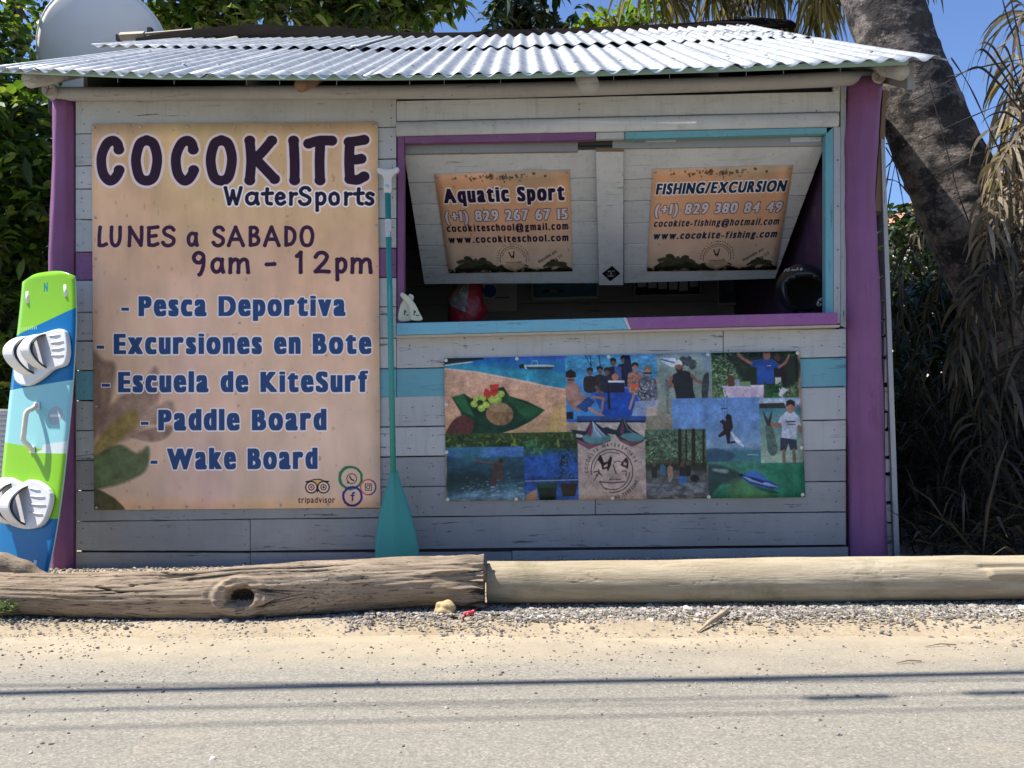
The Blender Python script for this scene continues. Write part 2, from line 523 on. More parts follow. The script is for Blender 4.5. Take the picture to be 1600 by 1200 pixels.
# --- brush lettering drawn as strokes (cap height 1, y up, skeleton inside 0..1)
BR = {
 'C': (.62, [[(.54, .76), (.50, .90), (.38, .97), (.22, .90), (.09, .66), (.07, .42), (.13, .17), (.27, .03), (.40, .05), (.51, .17), (.55, .27)]]),
 'O': (.64, [[(.32, .98), (.16, .90), (.07, .62), (.07, .38), (.15, .10), (.32, .02), (.48, .10), (.56, .36), (.57, .62), (.48, .90), (.32, .98)]]),
 'K': (.68, [[(.10, .97), (.13, .5), (.10, .03)], [(.56, .97), (.36, .70), (.16, .48)], [(.22, .54), (.42, .30), (.62, .06)]]),
 'I': (.20, [[(.10, .97), (.12, .5), (.12, .03)]]),
 'T': (.64, [[(.03, .90), (.30, .97), (.62, .97)], [(.33, .93), (.31, .5), (.32, .03)]]),
 'E': (.52, [[(.12, .94), (.10, .5), (.12, .06)], [(.10, .94), (.30, .96), (.50, .99)], [(.12, .52), (.28, .52), (.42, .54)], [(.12, .06), (.32, .04), (.50, .12)]]),
 'W': (.86, [[(.05, .97), (.15, .5), (.24, .05)], [(.24, .05), (.35, .4), (.43, .80)], [(.43, .80), (.50, .4), (.60, .05)], [(.60, .05), (.72, .5), (.83, .97)]]),
 'L': (.46, [[(.14, .97), (.10, .5), (.10, .04)], [(.10, .04), (.28, .03), (.44, .10)]]),
 'U': (.56, [[(.08, .97), (.06, .5), (.10, .16), (.24, .02), (.40, .10), (.49, .4), (.50, .97)]]),
 'N': (.62, [[(.07, .03), (.09, .5), (.09, .97)], [(.09, .97), (.30, .5), (.52, .05)], [(.52, .05), (.55, .5), (.55, .97)]]),
 'S': (.50, [[(.46, .84), (.38, .96), (.20, .96), (.09, .80), (.14, .62), (.32, .50), (.46, .36), (.44, .14), (.28, .02), (.12, .06), (.05, .18)]]),
 'A': (.60, [[(.05, .03), (.16, .5), (.29, .97)], [(.29, .97), (.42, .5), (.55, .03)], [(.14, .34), (.30, .35), (.46, .34)]]),
 'B': (.54, [[(.10, .96), (.09, .5), (.10, .04)], [(.10, .95), (.32, .95), (.42, .80), (.34, .60), (.12, .53)], [(.12, .53), (.38, .50), (.48, .30), (.38, .10), (.10, .05)]]),
 'D': (.58, [[(.10, .96), (.09, .5), (.10, .04)], [(.10, .95), (.34, .90), (.50, .68), (.50, .36), (.36, .12), (.10, .05)]]),
 'a': (.50, [[(.38, .60), (.22, .66), (.08, .50), (.07, .22), (.18, .05), (.32, .12), (.40, .34)], [(.41, .64), (.40, .34), (.45, .05)]]),
 't': (.40, [[(.20, .90), (.18, .5), (.20, .12), (.34, .05)], [(.03, .62), (.20, .64), (.38, .66)]]),
 'e': (.48, [[(.10, .36), (.38, .40), (.38, .56), (.24, .66), (.10, .54), (.06, .30), (.14, .08), (.30, .04), (.43, .14)]]),
 'r': (.42, [[(.10, .66), (.11, .35), (.10, .03)], [(.12, .44), (.22, .60), (.38, .62)]]),
 's': (.40, [[(.36, .58), (.22, .66), (.09, .56), (.14, .42), (.30, .32), (.34, .14), (.20, .03), (.05, .09)]]),
 'p': (.50, [[(.10, .64), (.10, .2), (.11, -.32)], [(.12, .52), (.26, .66), (.42, .54), (.43, .24), (.30, .05), (.13, .10)]]),
 'o': (.46, [[(.24, .66), (.10, .56), (.06, .32), (.13, .08), (.26, .04), (.38, .14), (.40, .40), (.35, .58), (.24, .66)]]),
 '9': (.50, [[(.42, .66), (.30, .50), (.14, .54), (.07, .74), (.16, .93), (.30, .96), (.42, .84), (.44, .60), (.42, .30), (.34, .0), (.28, -.08)]]),
 'm': (.78, [[(.09, .66), (.09, .35), (.08, .03)], [(.10, .46), (.22, .64), (.34, .58), (.36, .30), (.35, .03)], [(.37, .46), (.50, .64), (.63, .58), (.66, .30), (.68, .03)]]),
 '-': (.40, [[(.06, .40), (.34, .42)]]),
 '1': (.26, [[(.02, .80), (.17, .97)], [(.17, .97), (.17, .5), (.17, .03)]]),
 '2': (.52, [[(.07, .76), (.16, .93), (.32, .96), (.44, .80), (.38, .56), (.22, .30), (.07, .06)], [(.07, .06), (.28, .07), (.50, .05)]]),
}
def brush_text(cv, items, yb, cap, wd, fc, oc, ow, slope=0.0):
    """items: list of (char, x_left, x_right) in design units"""
    for pas in (0, 1):
        if pas == 0 and oc is None: continue
        for ch, xa, xb in items:
            gw, strokes = BR[ch]
            inset = wd / 2
            sx = (xb - xa - wd) / max(0.01, (gw - 0.13)) if ch not in 'I1' else cap
            for st in strokes:
                S = smooth_pts(st, 6)
                pts = [(xa + inset + (p[0] - 0.06) * sx, yb + (xa - items[0][1]) * slope - inset - (p[1]) * (cap - wd)) for p in S]
                w_ = wd
                if pas == 0: cv.stroke(pts, w_ + 2 * ow, oc)
                else:
                    cv.stroke(pts, w_, fc)
                    for e in (pts[0], pts[-1]):
                        cv.ell(e[0], e[1], w_ * 0.56, w_ * 0.52, fc)
def spread(txt, x0, x1, gap=.16, space=.42):
    ws = [BR[c][0] if c != ' ' else space for c in txt]
    tot = sum(ws) + gap * (len(txt) - 1); k = (x1 - x0) / tot
    out = []; x = x0
    for c, w in zip(txt, ws):
        if c != ' ': out.append((c, x, x + w * k))
        x += (w + gap) * k
    return out
# ------------------------------------------------------------------ the prints
def stain(cv, seed, streak=0.10, spots=40, sp_col=(120, 85, 55)):
    h, w = cv.h, cv.w
    n = vnoise(h, w, 150, seed, 5, 0.55); st = vnoise(h, w, 220, seed + 3, 4, 0.5, 0.22)
    cv.a *= (1 + (n - 0.5) * 2 * 0.10 + (st - 0.5) * 2 * streak)[..., None]
    rs = random.Random(seed)
    for _ in range(spots):
        x = rs.uniform(0, w) / 1.0; y = rs.uniform(0, h) / 1.0
        m = cv.m; cv.m = lambda a, b: (a, b); k = cv.k; cv.k = 1
        cv.ell(x, y, rs.uniform(1.5, 6), rs.uniform(2, 10), sp_col, rs.uniform(0.08, 0.4), 4)
        cv.m = m; cv.k = k
def palm_print(cv, x, y, s, col, col2, seed=3, sign=1):
    rs = random.Random(seed)
    for i in range(9):
        a = -math.pi * (0.02 + 0.96 * i / 8); L = s * rs.uniform(0.75, 1.1)
        pts = [(x, y)]
        for t in (0.35, 0.7, 1.0):
            pts.append((x + sign * math.cos(a) * L * t, y + math.sin(a) * L * t * 0.8 + (t ** 2.2) * s * 0.42))
        P = smooth_pts(pts, 5)
        for p, q in zip(P[:-1], P[1:]):
            tt = np.hypot(p[0] - x, p[1] - y) / s
            wv = s * 0.17 * max(0.25, 1 - abs(tt - 0.45) * 1.2)
            cv.stroke([tuple(p), tuple(q)], wv, col if i % 2 else col2, 0.85, soft=2.5)
            cv.stroke([tuple(p), (p[0] + (q[0] - p[0]) * .3, p[1] + wv * rs.uniform(0.7, 1.2))], wv * .28, col, 0.7, soft=1.5)

def main_sign():
    k = 2.3
    m = lambda px, py: ((px - 143 - (py - 193) * .0066) * k, (py - 192 + (px - 143) * .0072) * k)
    cv = Canvas(int(448 * k), int(605 * k), m, k)
    X0, Y0, X1, Y1 = 0, 0, cv.w, cv.h
    N = vnoise(cv.h, cv.w, 260, 5, 4, .5)
    T = np.clip(np.linspace(0, 1, cv.h)[:, None] + (N - .5) * .5, 0, 1)
    stops = [(0, (214, 178, 140)), (.15, (214, 176, 134)), (.35, (222, 180, 146)), (.6, (222, 186, 156)), (1, (212, 184, 160))]
    for c in range(3): cv.a[..., c] = np.interp(T, [a for a, _ in stops], [b[c] / 255. for _, b in stops])
    N2 = vnoise(cv.h, cv.w, 300, 11, 3, .5, .35)
    xs = np.linspace(0, 1, cv.w)[None, :]
    lil = np.exp(-((xs - .37) / .10) ** 2) * np.clip(np.linspace(-.4, 1.2, cv.h)[:, None], 0, 1) * .4 * N2
    cv.a += lil[..., None] * (np.array((215, 165, 200)) / 255. - cv.a)
    yel = np.exp(-((xs - .42) / .2) ** 2) * np.clip(1 - np.linspace(0, 2.4, cv.h)[:, None], 0, 1) * .4
    cv.a += yel[..., None] * (np.array((224, 206, 140)) / 255. - cv.a)
    # leaf art at the left edge
    o = lambda x, y: (100 + x / 2.609, 440 + y / 2.609)
    def P(pts, col, op, soft=10, tex=(8, 5, .3)): cv.poly([o(*p) for p in pts], col, op, 5, soft, tex)
    P([(100, 300), (160, 320), (210, 340), (200, 440), (180, 530), (150, 600), (100, 640)], (120, 98, 84), .7, 18)
    P([(150, 560), (230, 470), (330, 400), (375, 350), (392, 420), (380, 500), (300, 560), (220, 600), (150, 640)], (126, 104, 90), .72, 18)
    P([(190, 640), (290, 560), (380, 510), (440, 490), (452, 530), (420, 560), (330, 600), (250, 650)], (134, 112, 98), .66, 18)
    P([(270, 630), (350, 600), (440, 590), (430, 630), (370, 655), (290, 640)], (132, 110, 96), .8)
    P([(100, 700), (160, 620), (220, 560), (280, 525), (306, 540), (296, 590), (240, 640), (180, 690), (110, 730)], (134, 120, 58), .75, 16)
    P([(100, 740), (160, 690), (230, 665), (300, 700), (340, 672), (352, 700), (335, 770), (270, 810), (180, 838), (100, 842)], (74, 94, 60), .82, 12)
    P([(110, 740), (170, 710), (230, 700), (240, 750), (190, 800), (110, 820)], (98, 120, 78), .6, 16)
    P([(100, 845), (150, 852), (185, 870), (215, 890), (245, 940), (100, 950)], (66, 72, 50), .9, 6)
    stain(cv, 21, .06, 130)
    # splash around the head line
    rs = random.Random(4)
    for _ in range(90):
        cv.ell(rs.choice((rs.uniform(148, 590), rs.uniform(400, 590))), rs.uniform(196, 330), rs.uniform(.4, 2.2), rs.uniform(.6, 5), (168, 120, 66), rs.uniform(.1, .35), 3)
    dk = (46, 24, 44)
    s = 1 / 2.58
    head = [('C', 388, 502), ('O', 530, 655), ('C', 690, 803), ('O', 832, 957), ('K', 982, 1128), ('I', 1158, 1205), ('T', 1232, 1352), ('E', 1384, 1482)]
    brush_text(cv, [(c, a * s, b * s) for c, a, b in head], 291, 82, 15.5, dk, (226, 208, 206), 4.2)
    sub = [('W', 905, 978), ('a', 990, 1048), ('t', 1058, 1102), ('e', 1110, 1155), ('r', 1165, 1202), ('S', 1205, 1255), ('p', 1270, 1318), ('o', 1326, 1372), ('r', 1386, 1422), ('t', 1428, 1468), ('s', 1472, 1510)]
    brush_text(cv, [(c, a * s, b * s) for c, a, b in sub], 322.5, 33, 5.6, (32, 26, 50), (240, 232, 230), 2.6)
    lun = [('L', 390, 432), ('U', 442, 492), ('N', 514, 580), ('E', 590, 640), ('S', 652, 706), ('a', 754, 802), ('S', 856, 906), ('A', 918, 988), ('B', 1002, 1052), ('A', 1064, 1132), ('D', 1146, 1198), ('O', 1210, 1270)]
    brush_text(cv, [(c, a * s, b * s) for c, a, b in lun], 387.5, 36, 5.8, (58, 28, 60), None, 0)
    tim = [('9', 774, 830), ('a', 850, 908), ('m', 920, 1015), ('-', 1070, 1116), ('1', 1196, 1224), ('2', 1266, 1330), ('p', 1350, 1402), ('m', 1412, 1508)]
    brush_text(cv, [(c, a * s, b * s) for c, a, b in tim], 430, 39, 6.2, (58, 28, 60), None, 0)
    bl = (44, 72, 116); wh = (236, 226, 224)
    for txt, a, b, d0, d1, y, cap in (('Pesca Deportiva', 217, 541, 190, 202, 492.6, 31), ('Excursiones en Bote', 178, 581, 151, 163, 552, 31.5), ('Escuela de KiteSurf', 185, 576, 159, 172, 611.5, 31.5), ('Paddle Board', 248, 511, 221, 233, 671, 32), ('Wake Board', 262, 497, 236, 247, 731.5, 32)):
        block_text(cv, txt, a, b, y + .9, cap, bl, wh, 9, 3, 6)
        cv.rect(d0 - 1.3, y - 12.8, d1 + 1.3, y - 5.2, wh); cv.rect(d0, y - 11.5, d1, y - 6.5, bl)
    # owl emblem, ring emblems
    q = lambda x, y: (440 + x / 6.667, 698.8 + y / 6.667)
    ink = (34, 28, 26)
    cv.poly([q(250, 358), (q(300, 350)), q(340, 336), q(378, 332), q(415, 336), q(455, 352), q(503, 355), q(480, 380), q(440, 372), q(378, 400), q(320, 372), q(275, 382)], ink)
    cv.poly([q(300, 362), q(340, 346), q(378, 342), q(418, 348), q(445, 360), q(400, 380), q(376, 400), q(352, 378)], (214, 178, 110))
    for cx in (315, 441):
        x, y = q(cx, 420)
        cv.ell(x, y, 9.9, 9.9, ink); cv.ell(x, y, 8.0, 8.0, (226, 196, 176)); cv.ell(x, y, 5.0, 5.0, ink); cv.ell(x, y, 3.6, 3.6, (226, 196, 176)); cv.ell(x, y, 1.8, 1.8, (170, 60, 40) if cx < 400 else ink)
    cv.poly([q(362, 445), q(392, 445), q(377, 478)], ink)
    block_text(cv, 'tripadvisor', 466.5, 524, 786.0, 8.6, (52, 42, 38), None, 2, 1, 0, gap=.12)
    def ring(cx, cy, r, w, col, op=1.0, n=28, jit=.0, sd=1, a0=0, a1=6.2832):
        rr = random.Random(sd); pts = []
        for i in range(n + 1):
            t = a0 + (a1 - a0) * i / n; pts.append((cx + (r + rr.uniform(-jit, jit)) * math.cos(t), cy + (r + rr.uniform(-jit, jit)) * math.sin(t)))
        cv.stroke(pts, w, col, op)
    x, y = q(725, 325); ring(x, y, 17, 3.6, (44, 118, 78), 1, jit=.5); ring(x - .6, y - .6, 18, 1.6, (44, 118, 78), .9, jit=1.2, sd=4)
    ring(x + 1.4, y + 1, 7.6, 1.1, ink); cv.poly([(x - 5.5, y + 8.6), (x - 5, y + 4), (x - 1, y + 7.6)], ink); cv.stroke([(x - 1.6, y - 2.4), (x + .4, y + 1.6), (x + 4.6, y + 4)], 2.0, ink, smooth=4)
    x, y = q(742, 515); ring(x, y, 14.4, 3.2, (52, 44, 130), 1, jit=.4, sd=7); ring(x - .5, y + .3, 15.4, 1.2, (52, 44, 130), .9, jit=.8, sd=8)
    cv.stroke([(x + 3, y - 5.6), (x + .6, y - 5.2), (x, y - 3), (x, y + 6)], 2.4, (52, 44, 130)); cv.stroke([(x - 2.8, y - 1.2), (x + 2.6, y - 1.2)], 2.0, (52, 44, 130))
    x, y = q(905, 420); ring(x, y, 11.8, 2.0, (196, 84, 72)); ring(x, y, 11.8, 2.0, (96, 44, 110), a0=-1, a1=1.4)
    for a, b in (((-4.5, -5), (5, -5)), ((5, -5), (5, 5)), ((5, 5), (-4.5, 5)), ((-4.5, 5), (-4.5, -5))): cv.stroke([(x + a[0], y + a[1]), (x + b[0], y + b[1])], 1.0, ink)
    ring(x, y, 2.6, 1.0, ink); cv.ell(x + 3, y - 3, .7, .7, ink)
    return cv.image('main_sign_print')

def hatch_sign(kind):
    k = 3.0
    cv = Canvas(int(212 * k), int(165 * k), lambda x, y: (x * 212 * k, y * 165 * k), 165 * k)   # design units: 0..1 both ways, k = height
    w, h = cv.w, cv.h
    T = np.clip(np.linspace(0, 1, h)[:, None] + (vnoise(h, w, 200, 3, 4, .5) - .5) * .5, 0, 1)
    stops = [(0, (176, 146, 116)), (.12, (214, 160, 122)), (.4, (228, 172, 134)), (.7, (224, 186, 156)), (1, (214, 184, 160))]
    for c in range(3): cv.a[..., c] = np.interp(T, [a for a, _ in stops], [b[c] / 255. for _, b in stops])
    cv.k = 1; m = cv.m; cv.m = lambda x, y: (x, y)
    rs = random.Random(9)
    for _ in range(70):
        x = rs.gauss(.47, .14) * w; y = rs.gauss(.045, .017) * h
        cv.ell(x, y, rs.uniform(2, 9), rs.uniform(2, 6), (70, 56, 44), rs.uniform(.4, .9), 2, rs.uniform(0, 3))
    for px_, sz, sd, sg in ((.23, .20, 3, 1), (.55, .10, 8, -1), (.88, .12, 5, 1)):
        palm_print(cv, px_ * w, h * .93, sz * w, (66, 66, 48), (86, 80, 58), sd, sg)
    for i in range(60):
        x = rs.uniform(0, 1) * w
        cv.ell(x, h * (1.0 + rs.uniform(-.02, .02) - .05 * math.exp(-((x / w - .3) / .3) ** 2)), rs.uniform(8, 30), rs.uniform(6, 22), rs.choice([(50, 50, 38), (70, 62, 46), (40, 46, 34)]), .85, 4)
    cx, cy, r = .53 * w, .855 * h, .105 * w
    cv.ell(cx, cy, r * .98, r * .98, (224, 186, 156), .75, 2)
    cv.stroke([(cx + r * math.cos(t), cy + r * math.sin(t)) for t in np.linspace(-3.4, .3, 22)], 2.4, (50, 36, 34))
    cv.stroke([(cx + r * .86 * math.cos(t), cy + r * .86 * math.sin(t)) for t in np.linspace(-3.0, -.2, 20)], 1.6, (60, 46, 42))
    for a in (((-.28, -.55), (-.12, -.15)), ((-.12, -.15), (.06, -.3)), ((.1, -.6), (.02, -.1))): cv.stroke([(cx + a[0][0] * r, cy + a[0][1] * r), (cx + a[1][0] * r, cy + a[1][1] * r)], 6, (30, 22, 24))
    cv.stroke([(cx - .6 * r, cy + .25 * r), (cx + .6 * r, cy + .25 * r)], 2, (50, 36, 34))
    ring_text(cv, 'COCOKITE-WATERSPORTS', cx, cy, r * 1.13, -3.3, .15, 9, (50, 36, 34))
    dk = (40, 22, 52) if kind == 0 else (26, 48, 74)
    wh = (238, 228, 226)
    if kind == 0:
        block_text(cv, 'Aquatic Sport', .045 * w, .955 * w, .268 * h, .135 * h, dk, wh, 9, 3, 8)
        block_text(cv, '(+1) 829 267 67 15', .035 * w, .975 * w, .452 * h, .105 * h, (214, 202, 206), (48, 36, 58), 7, 2, 5)
        block_text(cv, 'cocokiteschool@gmail.com', .035 * w, .975 * w, .555 * h, .068 * h, dk, None, 7, 2, 0, gap=.16)
        block_text(cv, 'www.cocokiteschool.com', .035 * w, .975 * w, .672 * h, .068 * h, dk, None, 7, 2, 0, gap=.16)
    else:
        block_text(cv, 'FISHING/EXCURSION', .03 * w, .97 * w, .225 * h, .10 * h, dk, wh, 8, 3, 8, slant=.12)
        block_text(cv, '(+1) 829 380 84 49', .03 * w, .965 * w, .415 * h, .10 * h, (214, 202, 206), (48, 46, 68), 7, 2, 5, slant=.1)
        block_text(cv, 'cocokite-fishing@hotmail.com', .03 * w, .96 * w, .535 * h, .062 * h, dk, None, 6, 2, 0, gap=.15, slant=.15)
        block_text(cv, 'www.cocokite-fishing.com', .03 * w, .96 * w, .66 * h, .066 * h, dk, None, 7, 2, 0, gap=.15, slant=.15)
    block_text(cv, 'disponible por', .735 * w, .885 * w, .905 * h, .032 * h, (46, 36, 38), None, 3, 1, 0, slope=-.62)
    block_text(cv, "what's app 7/7", .775 * w, .93 * w, .955 * h, .032 * h, (46, 36, 38), None, 3, 1, 0, slope=-.62)
    stain(cv, 31 + kind, .03, 40)
    return cv.image('hatch_sign_print')

def collage():
    k = 2.4
    def m(px, py):
        t0 = 560 - (px - 695) * .0216; t1 = 783 - (px - 697) * .0107
        return (px - 694) * k, (py - t0) / (t1 - t0) * 226 * k
    cv = Canvas(int(564 * k), int(226 * k), m, k)
    cv.fill((180, 150, 125))
    A = lambda x, y: (680 + x / 4.443, 530 + y / 4.443)
    B = lambda x, y: (980 + x / 4.443, 530 + y / 4.443)
    def PA(pts, col, op=1, sm=0, soft=1., tex=None): cv.poly([A(*p) for p in pts], col, op, sm, soft, tex)
    def PB(pts, col, op=1, sm=0, soft=1., tex=None): cv.poly([B(*p) for p in pts], col, op, sm, soft, tex)
    def SA(pts, w, col, op=1, sm=0): cv.stroke([A(*p) for p in pts], w / 4.443, col, op, sm)
    def SB(pts, w, col, op=1, sm=0): cv.stroke([B(*p) for p in pts], w / 4.443, col, op, sm)
    def RB(x0, y0, x1, y1, st, nz=.2, cell=10, seed=1, ax=1.): a = B(x0, y0); b = B(x1, y1); cv.grad(a[0], a[1], b[0], b[1], st, nz, cell, seed, ax)
    def RA(x0, y0, x1, y1, st, nz=.2, cell=10, seed=1, ax=1.): a = A(x0, y0); b = A(x1, y1); cv.grad(a[0], a[1], b[0], b[1], st, nz, cell, seed, ax)
    # 1 beach plate
    RA(55, 100, 918, 665, [(0, (214, 170, 140)), (.3, (226, 170, 134)), (.7, (224, 168, 126)), (1, (200, 160, 110))], .12, 9, 2, 2)
    PA([(55, 100), (918, 90), (918, 340), (820, 335), (700, 300), (480, 258), (280, 222), (55, 200)], (48, 150, 178), 1, 0, 5, (12, 2, .2))
    PA([(55, 90), (918, 80), (918, 240), (700, 215), (400, 190), (200, 175), (55, 160)], (30, 112, 176), .85, 0, 16)
    PA([(55, 80), (918, 80), (918, 150), (300, 140), (55, 150)], (70, 110, 196), .9, 0, 5)
    PA([(55, 118), (330, 120), (346, 140), (180, 160), (55, 178)], (44, 52, 46), 1, 0, 2)
    SA([(70, 182), (200, 165), (260, 158)], 9, (232, 214, 200), .9)
    SA([(60, 205), (280, 228), (480, 265), (700, 310), (910, 350)], 9, (240, 206, 184), .8)
    PA([(590, 185), (640, 178), (780, 176), (842, 182), (825, 208), (640, 206)], (196, 204, 196)); PA([(640, 192), (835, 190), (825, 209), (650, 208)], (50, 66, 70)); PA([(590, 180), (622, 168), (630, 200), (596, 204)], (30, 32, 40)); SA([(680, 176), (684, 150), (720, 150), (722, 176)], 4, (190, 200, 205))
    for i in range(60): rs = random.Random(i); a = A(rs.uniform(90, 880), rs.uniform(250, 640)); cv.ell(a[0], a[1], rs.uniform(.5, 2.2), rs.uniform(.3, .7), (150, 100, 72), .5)
    PA([(800, 520), (880, 450), (918, 430), (918, 580), (850, 640), (780, 640)], (206, 170, 80), .5, 5, 20)
    PA([(112, 404), (200, 378), (250, 412), (360, 400), (440, 340), (478, 330), (520, 395), (640, 430), (768, 492), (670, 568), (560, 622), (420, 662), (230, 662), (170, 500)], (20, 62, 38), 1, 0, 1.5, (10, 3, .4))
    PA([(500, 400), (768, 492), (640, 560), (560, 480)], (34, 98, 52), .8, 0, 3, (5, 3, .3)); PA([(115, 404), (195, 380), (270, 540), (190, 500)], (44, 116, 62), .8, 0, 3)
    PA([(78, 660), (82, 620), (130, 556), (200, 528), (262, 576), (230, 662)], (104, 50, 46), 1, 4, 2, (6, 3, .25))
    cv.ell(*A(448, 520), 22, 18, (150, 110, 70), 1, 1.5, .1, (5, 2, .35)); cv.ell(*A(440, 470), 16, 8, (196, 160, 110), .6, 6)
    for x, y in ((290, 420), (330, 410), (270, 450), (320, 480), (352, 455), (390, 410), (430, 395), (460, 380), (440, 420), (400, 425)): cv.ell(*A(x, y), 6, 5.4, (178, 206, 72), 1, 1.2, 0, (2, x, .3)); cv.ell(*A(x - 4, y - 4), 2.4, 2, (220, 232, 120), .8)
    cv.ell(*A(312, 440), 5, 4, (40, 60, 30))
    PA([(350, 340), (372, 352), (400, 378), (378, 410), (345, 400), (335, 378)], (212, 54, 44)); PA([(380, 318), (446, 310), (440, 372), (410, 404), (388, 366)], (216, 58, 46), 1, 0, 1, (4, 2, .2))
    # 3 jungle strip + kitchen window plate
    RA(62, 658, 990, 762, [(0, (62, 84, 34)), (1, (34, 58, 24))], .5, 6, 5); cv.leaves(*A(62, 660), *A(990, 800), [(96, 122, 44), (40, 70, 30), (130, 150, 60), (24, 44, 22)], 160, 9, 3)
    RA(610, 760, 992, 1125, [(0, (40, 90, 80)), (.15, (34, 84, 160)), (.55, (40, 92, 176)), (.6, (30, 60, 120)), (1, (60, 110, 190))], .35, 10, 8)
    cv.leaves(*A(610, 680), *A(760, 800), [(70, 130, 70), (40, 90, 60), (100, 150, 80)], 60, 8, 5)
    for i in range(70): rs = random.Random(i + 50); a = A(rs.uniform(860, 985), rs.uniform(670, 960)); cv.stroke([a, (a[0] + rs.uniform(-6, 6), a[1] + rs.uniform(2, 8))], 1.4, rs.choice([(30, 40, 26), (60, 74, 40), (20, 26, 22)]), .9)
    PA([(700, 1010), (842, 1010), (830, 1125), (720, 1125)], (24, 42, 34)); PA([(862, 1000), (985, 1000), (966, 1090), (880, 1090)], (50, 40, 34)); SA([(790, 1020), (820, 950)], 8, (50, 100, 60)); SA([(620, 985), (985, 975)], 6, (210, 210, 206), .8); PA([(700, 1000), (842, 1000), (842, 1030), (700, 1030)], (28, 70, 44))
    PA([(620, 1080), (700, 1040), (700, 1125), (620, 1125)], (176, 130, 90))
    RA(70, 752, 613, 1125, [(0, (70, 120, 180)), (.17, (64, 110, 170)), (.2, (40, 90, 104)), (.55, (30, 66, 80)), (.75, (60, 100, 110)), (1, (130, 164, 186))], .3, 7, 12, 3)
    PA([(75, 760), (380, 756), (260, 850), (180, 830)], (50, 120, 130), .6, 4, 14); PA([(80, 940), (300, 930), (420, 1010), (200, 1060), (80, 1080)], (24, 44, 40), .6, 4, 16)
    for i in range(100): rs = random.Random(i + 90); a = A(rs.uniform(180, 600), rs.gauss(1050, 35)); cv.ell(a[0], a[1], rs.uniform(.6, 3.5), rs.uniform(.4, 1.3), (196, 210, 214), rs.uniform(.2, .6), 2)
    PA([(390, 870), (440, 835), (470, 840), (462, 900), (470, 1010), (440, 970), (425, 960), (410, 1020), (380, 1018), (385, 930)], (84, 60, 56), 1, 0, 1, (4, 3, .3)); SA([(400, 862), (280, 846), (270, 820)], 11, (110, 76, 62)); cv.ell(*A(452, 842), 3.4, 3.6, (44, 34, 34))
    # 2 people in a boat
    RA(918, 80, 1545, 565, [(0, (84, 168, 206)), (.25, (60, 148, 200)), (.4, (90, 170, 216)), (.6, (30, 96, 196)), (1, (36, 90, 190))], .3, 5, 22, 3)
    PA([(918, 290), (1010, 270), (1120, 420), (1200, 560), (918, 560)], (70, 150, 214), .9, 0, 2); PA([(1120, 380), (1420, 330), (1500, 560), (1180, 560)], (22, 74, 180), .9, 0, 3, (6, 3, .3))
    def person(cx, cy, s, skin, top, hair=(30, 24, 22)):
        PA([(cx - 34 * s, cy + 120 * s), (cx - 40 * s, cy + 45 * s), (cx - 12 * s, cy + 26 * s), (cx + 14 * s, cy + 26 * s), (cx + 40 * s, cy + 46 * s), (cx + 34 * s, cy + 120 * s)], top, 1, 3, 1.2, (4, int(cx), .3))
        cv.ell(*A(cx, cy), 17 * s / 4.44, 22 * s / 4.44, skin); PA([(cx - 19 * s, cy), (cx - 18 * s, cy - 20 * s), (cx, cy - 28 * s), (cx + 18 * s, cy - 20 * s), (cx + 19 * s, cy), (cx, cy - 12 * s)], hair)
    for x, y, t in ((1255, 160, (30, 30, 60)), (1330, 140, (24, 24, 54)), (1160, 215, (60, 46, 44)), (1090, 225, (46, 36, 38)), (1210, 225, (36, 40, 60))): person(x, y, 1.15, (120, 82, 66), t)
    cv.rect(*A(1262, 190), *A(1312, 280), (60, 90, 150)); SA([(1130, 330), (1190, 420)], 20, (110, 76, 64)); SA([(1215, 300), (1220, 480)], 16, (24, 24, 40)); cv.rect(*A(1215, 285), *A(1330, 300), (220, 222, 224)); cv.ell(*A(1265, 262), 5.5, 5.5, (206, 120, 96)); cv.rect(*A(1232, 302), *A(1330, 370), (34, 28, 52))
    PA([(920, 330), (950, 290), (1010, 330), (1030, 400), (1060, 440), (1010, 500), (950, 470), (918, 400)], (176, 128, 112), 1, 3, 1.2, (6, 3, .15)); cv.ell(*A(955, 280), 6.6, 8.4, (166, 116, 98)); PA([(918, 262), (920, 225), (955, 208), (988, 230), (992, 262), (955, 268)], (34, 28, 30)); SA([(935, 282), (975, 282)], 7, (28, 26, 30)); SA([(940, 440), (1010, 420), (1060, 390)], 22, (166, 118, 100)); PA([(985, 470), (1070, 400), (1120, 430), (1060, 510)], (40, 70, 130)); SA([(1100, 400), (1180, 410), (1165, 500)], 18, (170, 124, 106)); SA([(1080, 480), (1180, 540)], 22, (180, 134, 118)); cv.rect(*A(918, 505), *A(965, 556), (26, 28, 44)); SA([(1060, 110), (1100, 190)], 5, (30, 34, 60)); SA([(1095, 110), (1100, 190)], 5, (30, 34, 60)); SA([(1155, 110), (1165, 190)], 5, (30, 34, 60))
    RB(0, 98, 229, 260, [(0, (110, 176, 210)), (.4, (70, 150, 196)), (1, (60, 140, 190))], .35, 4, 44, 3)
    def pb(cx, cy, s, skin, top, hair=(40, 30, 26)):
        PB([(cx - 38 * s, cy + 150 * s), (cx - 44 * s, cy + 50 * s), (cx - 14 * s, cy + 28 * s), (cx + 14 * s, cy + 28 * s), (cx + 44 * s, cy + 50 * s), (cx + 40 * s, cy + 150 * s)], top, 1, 3, 1.2, (3, int(cx), .5))
        cv.ell(*B(cx, cy), 17 * s / 4.44, 22 * s / 4.44, skin); PB([(cx - 20 * s, cy + 2), (cx - 19 * s, cy - 20 * s), (cx, cy - 28 * s), (cx + 19 * s, cy - 20 * s), (cx + 20 * s, cy + 2), (cx, cy - 12 * s)], hair)
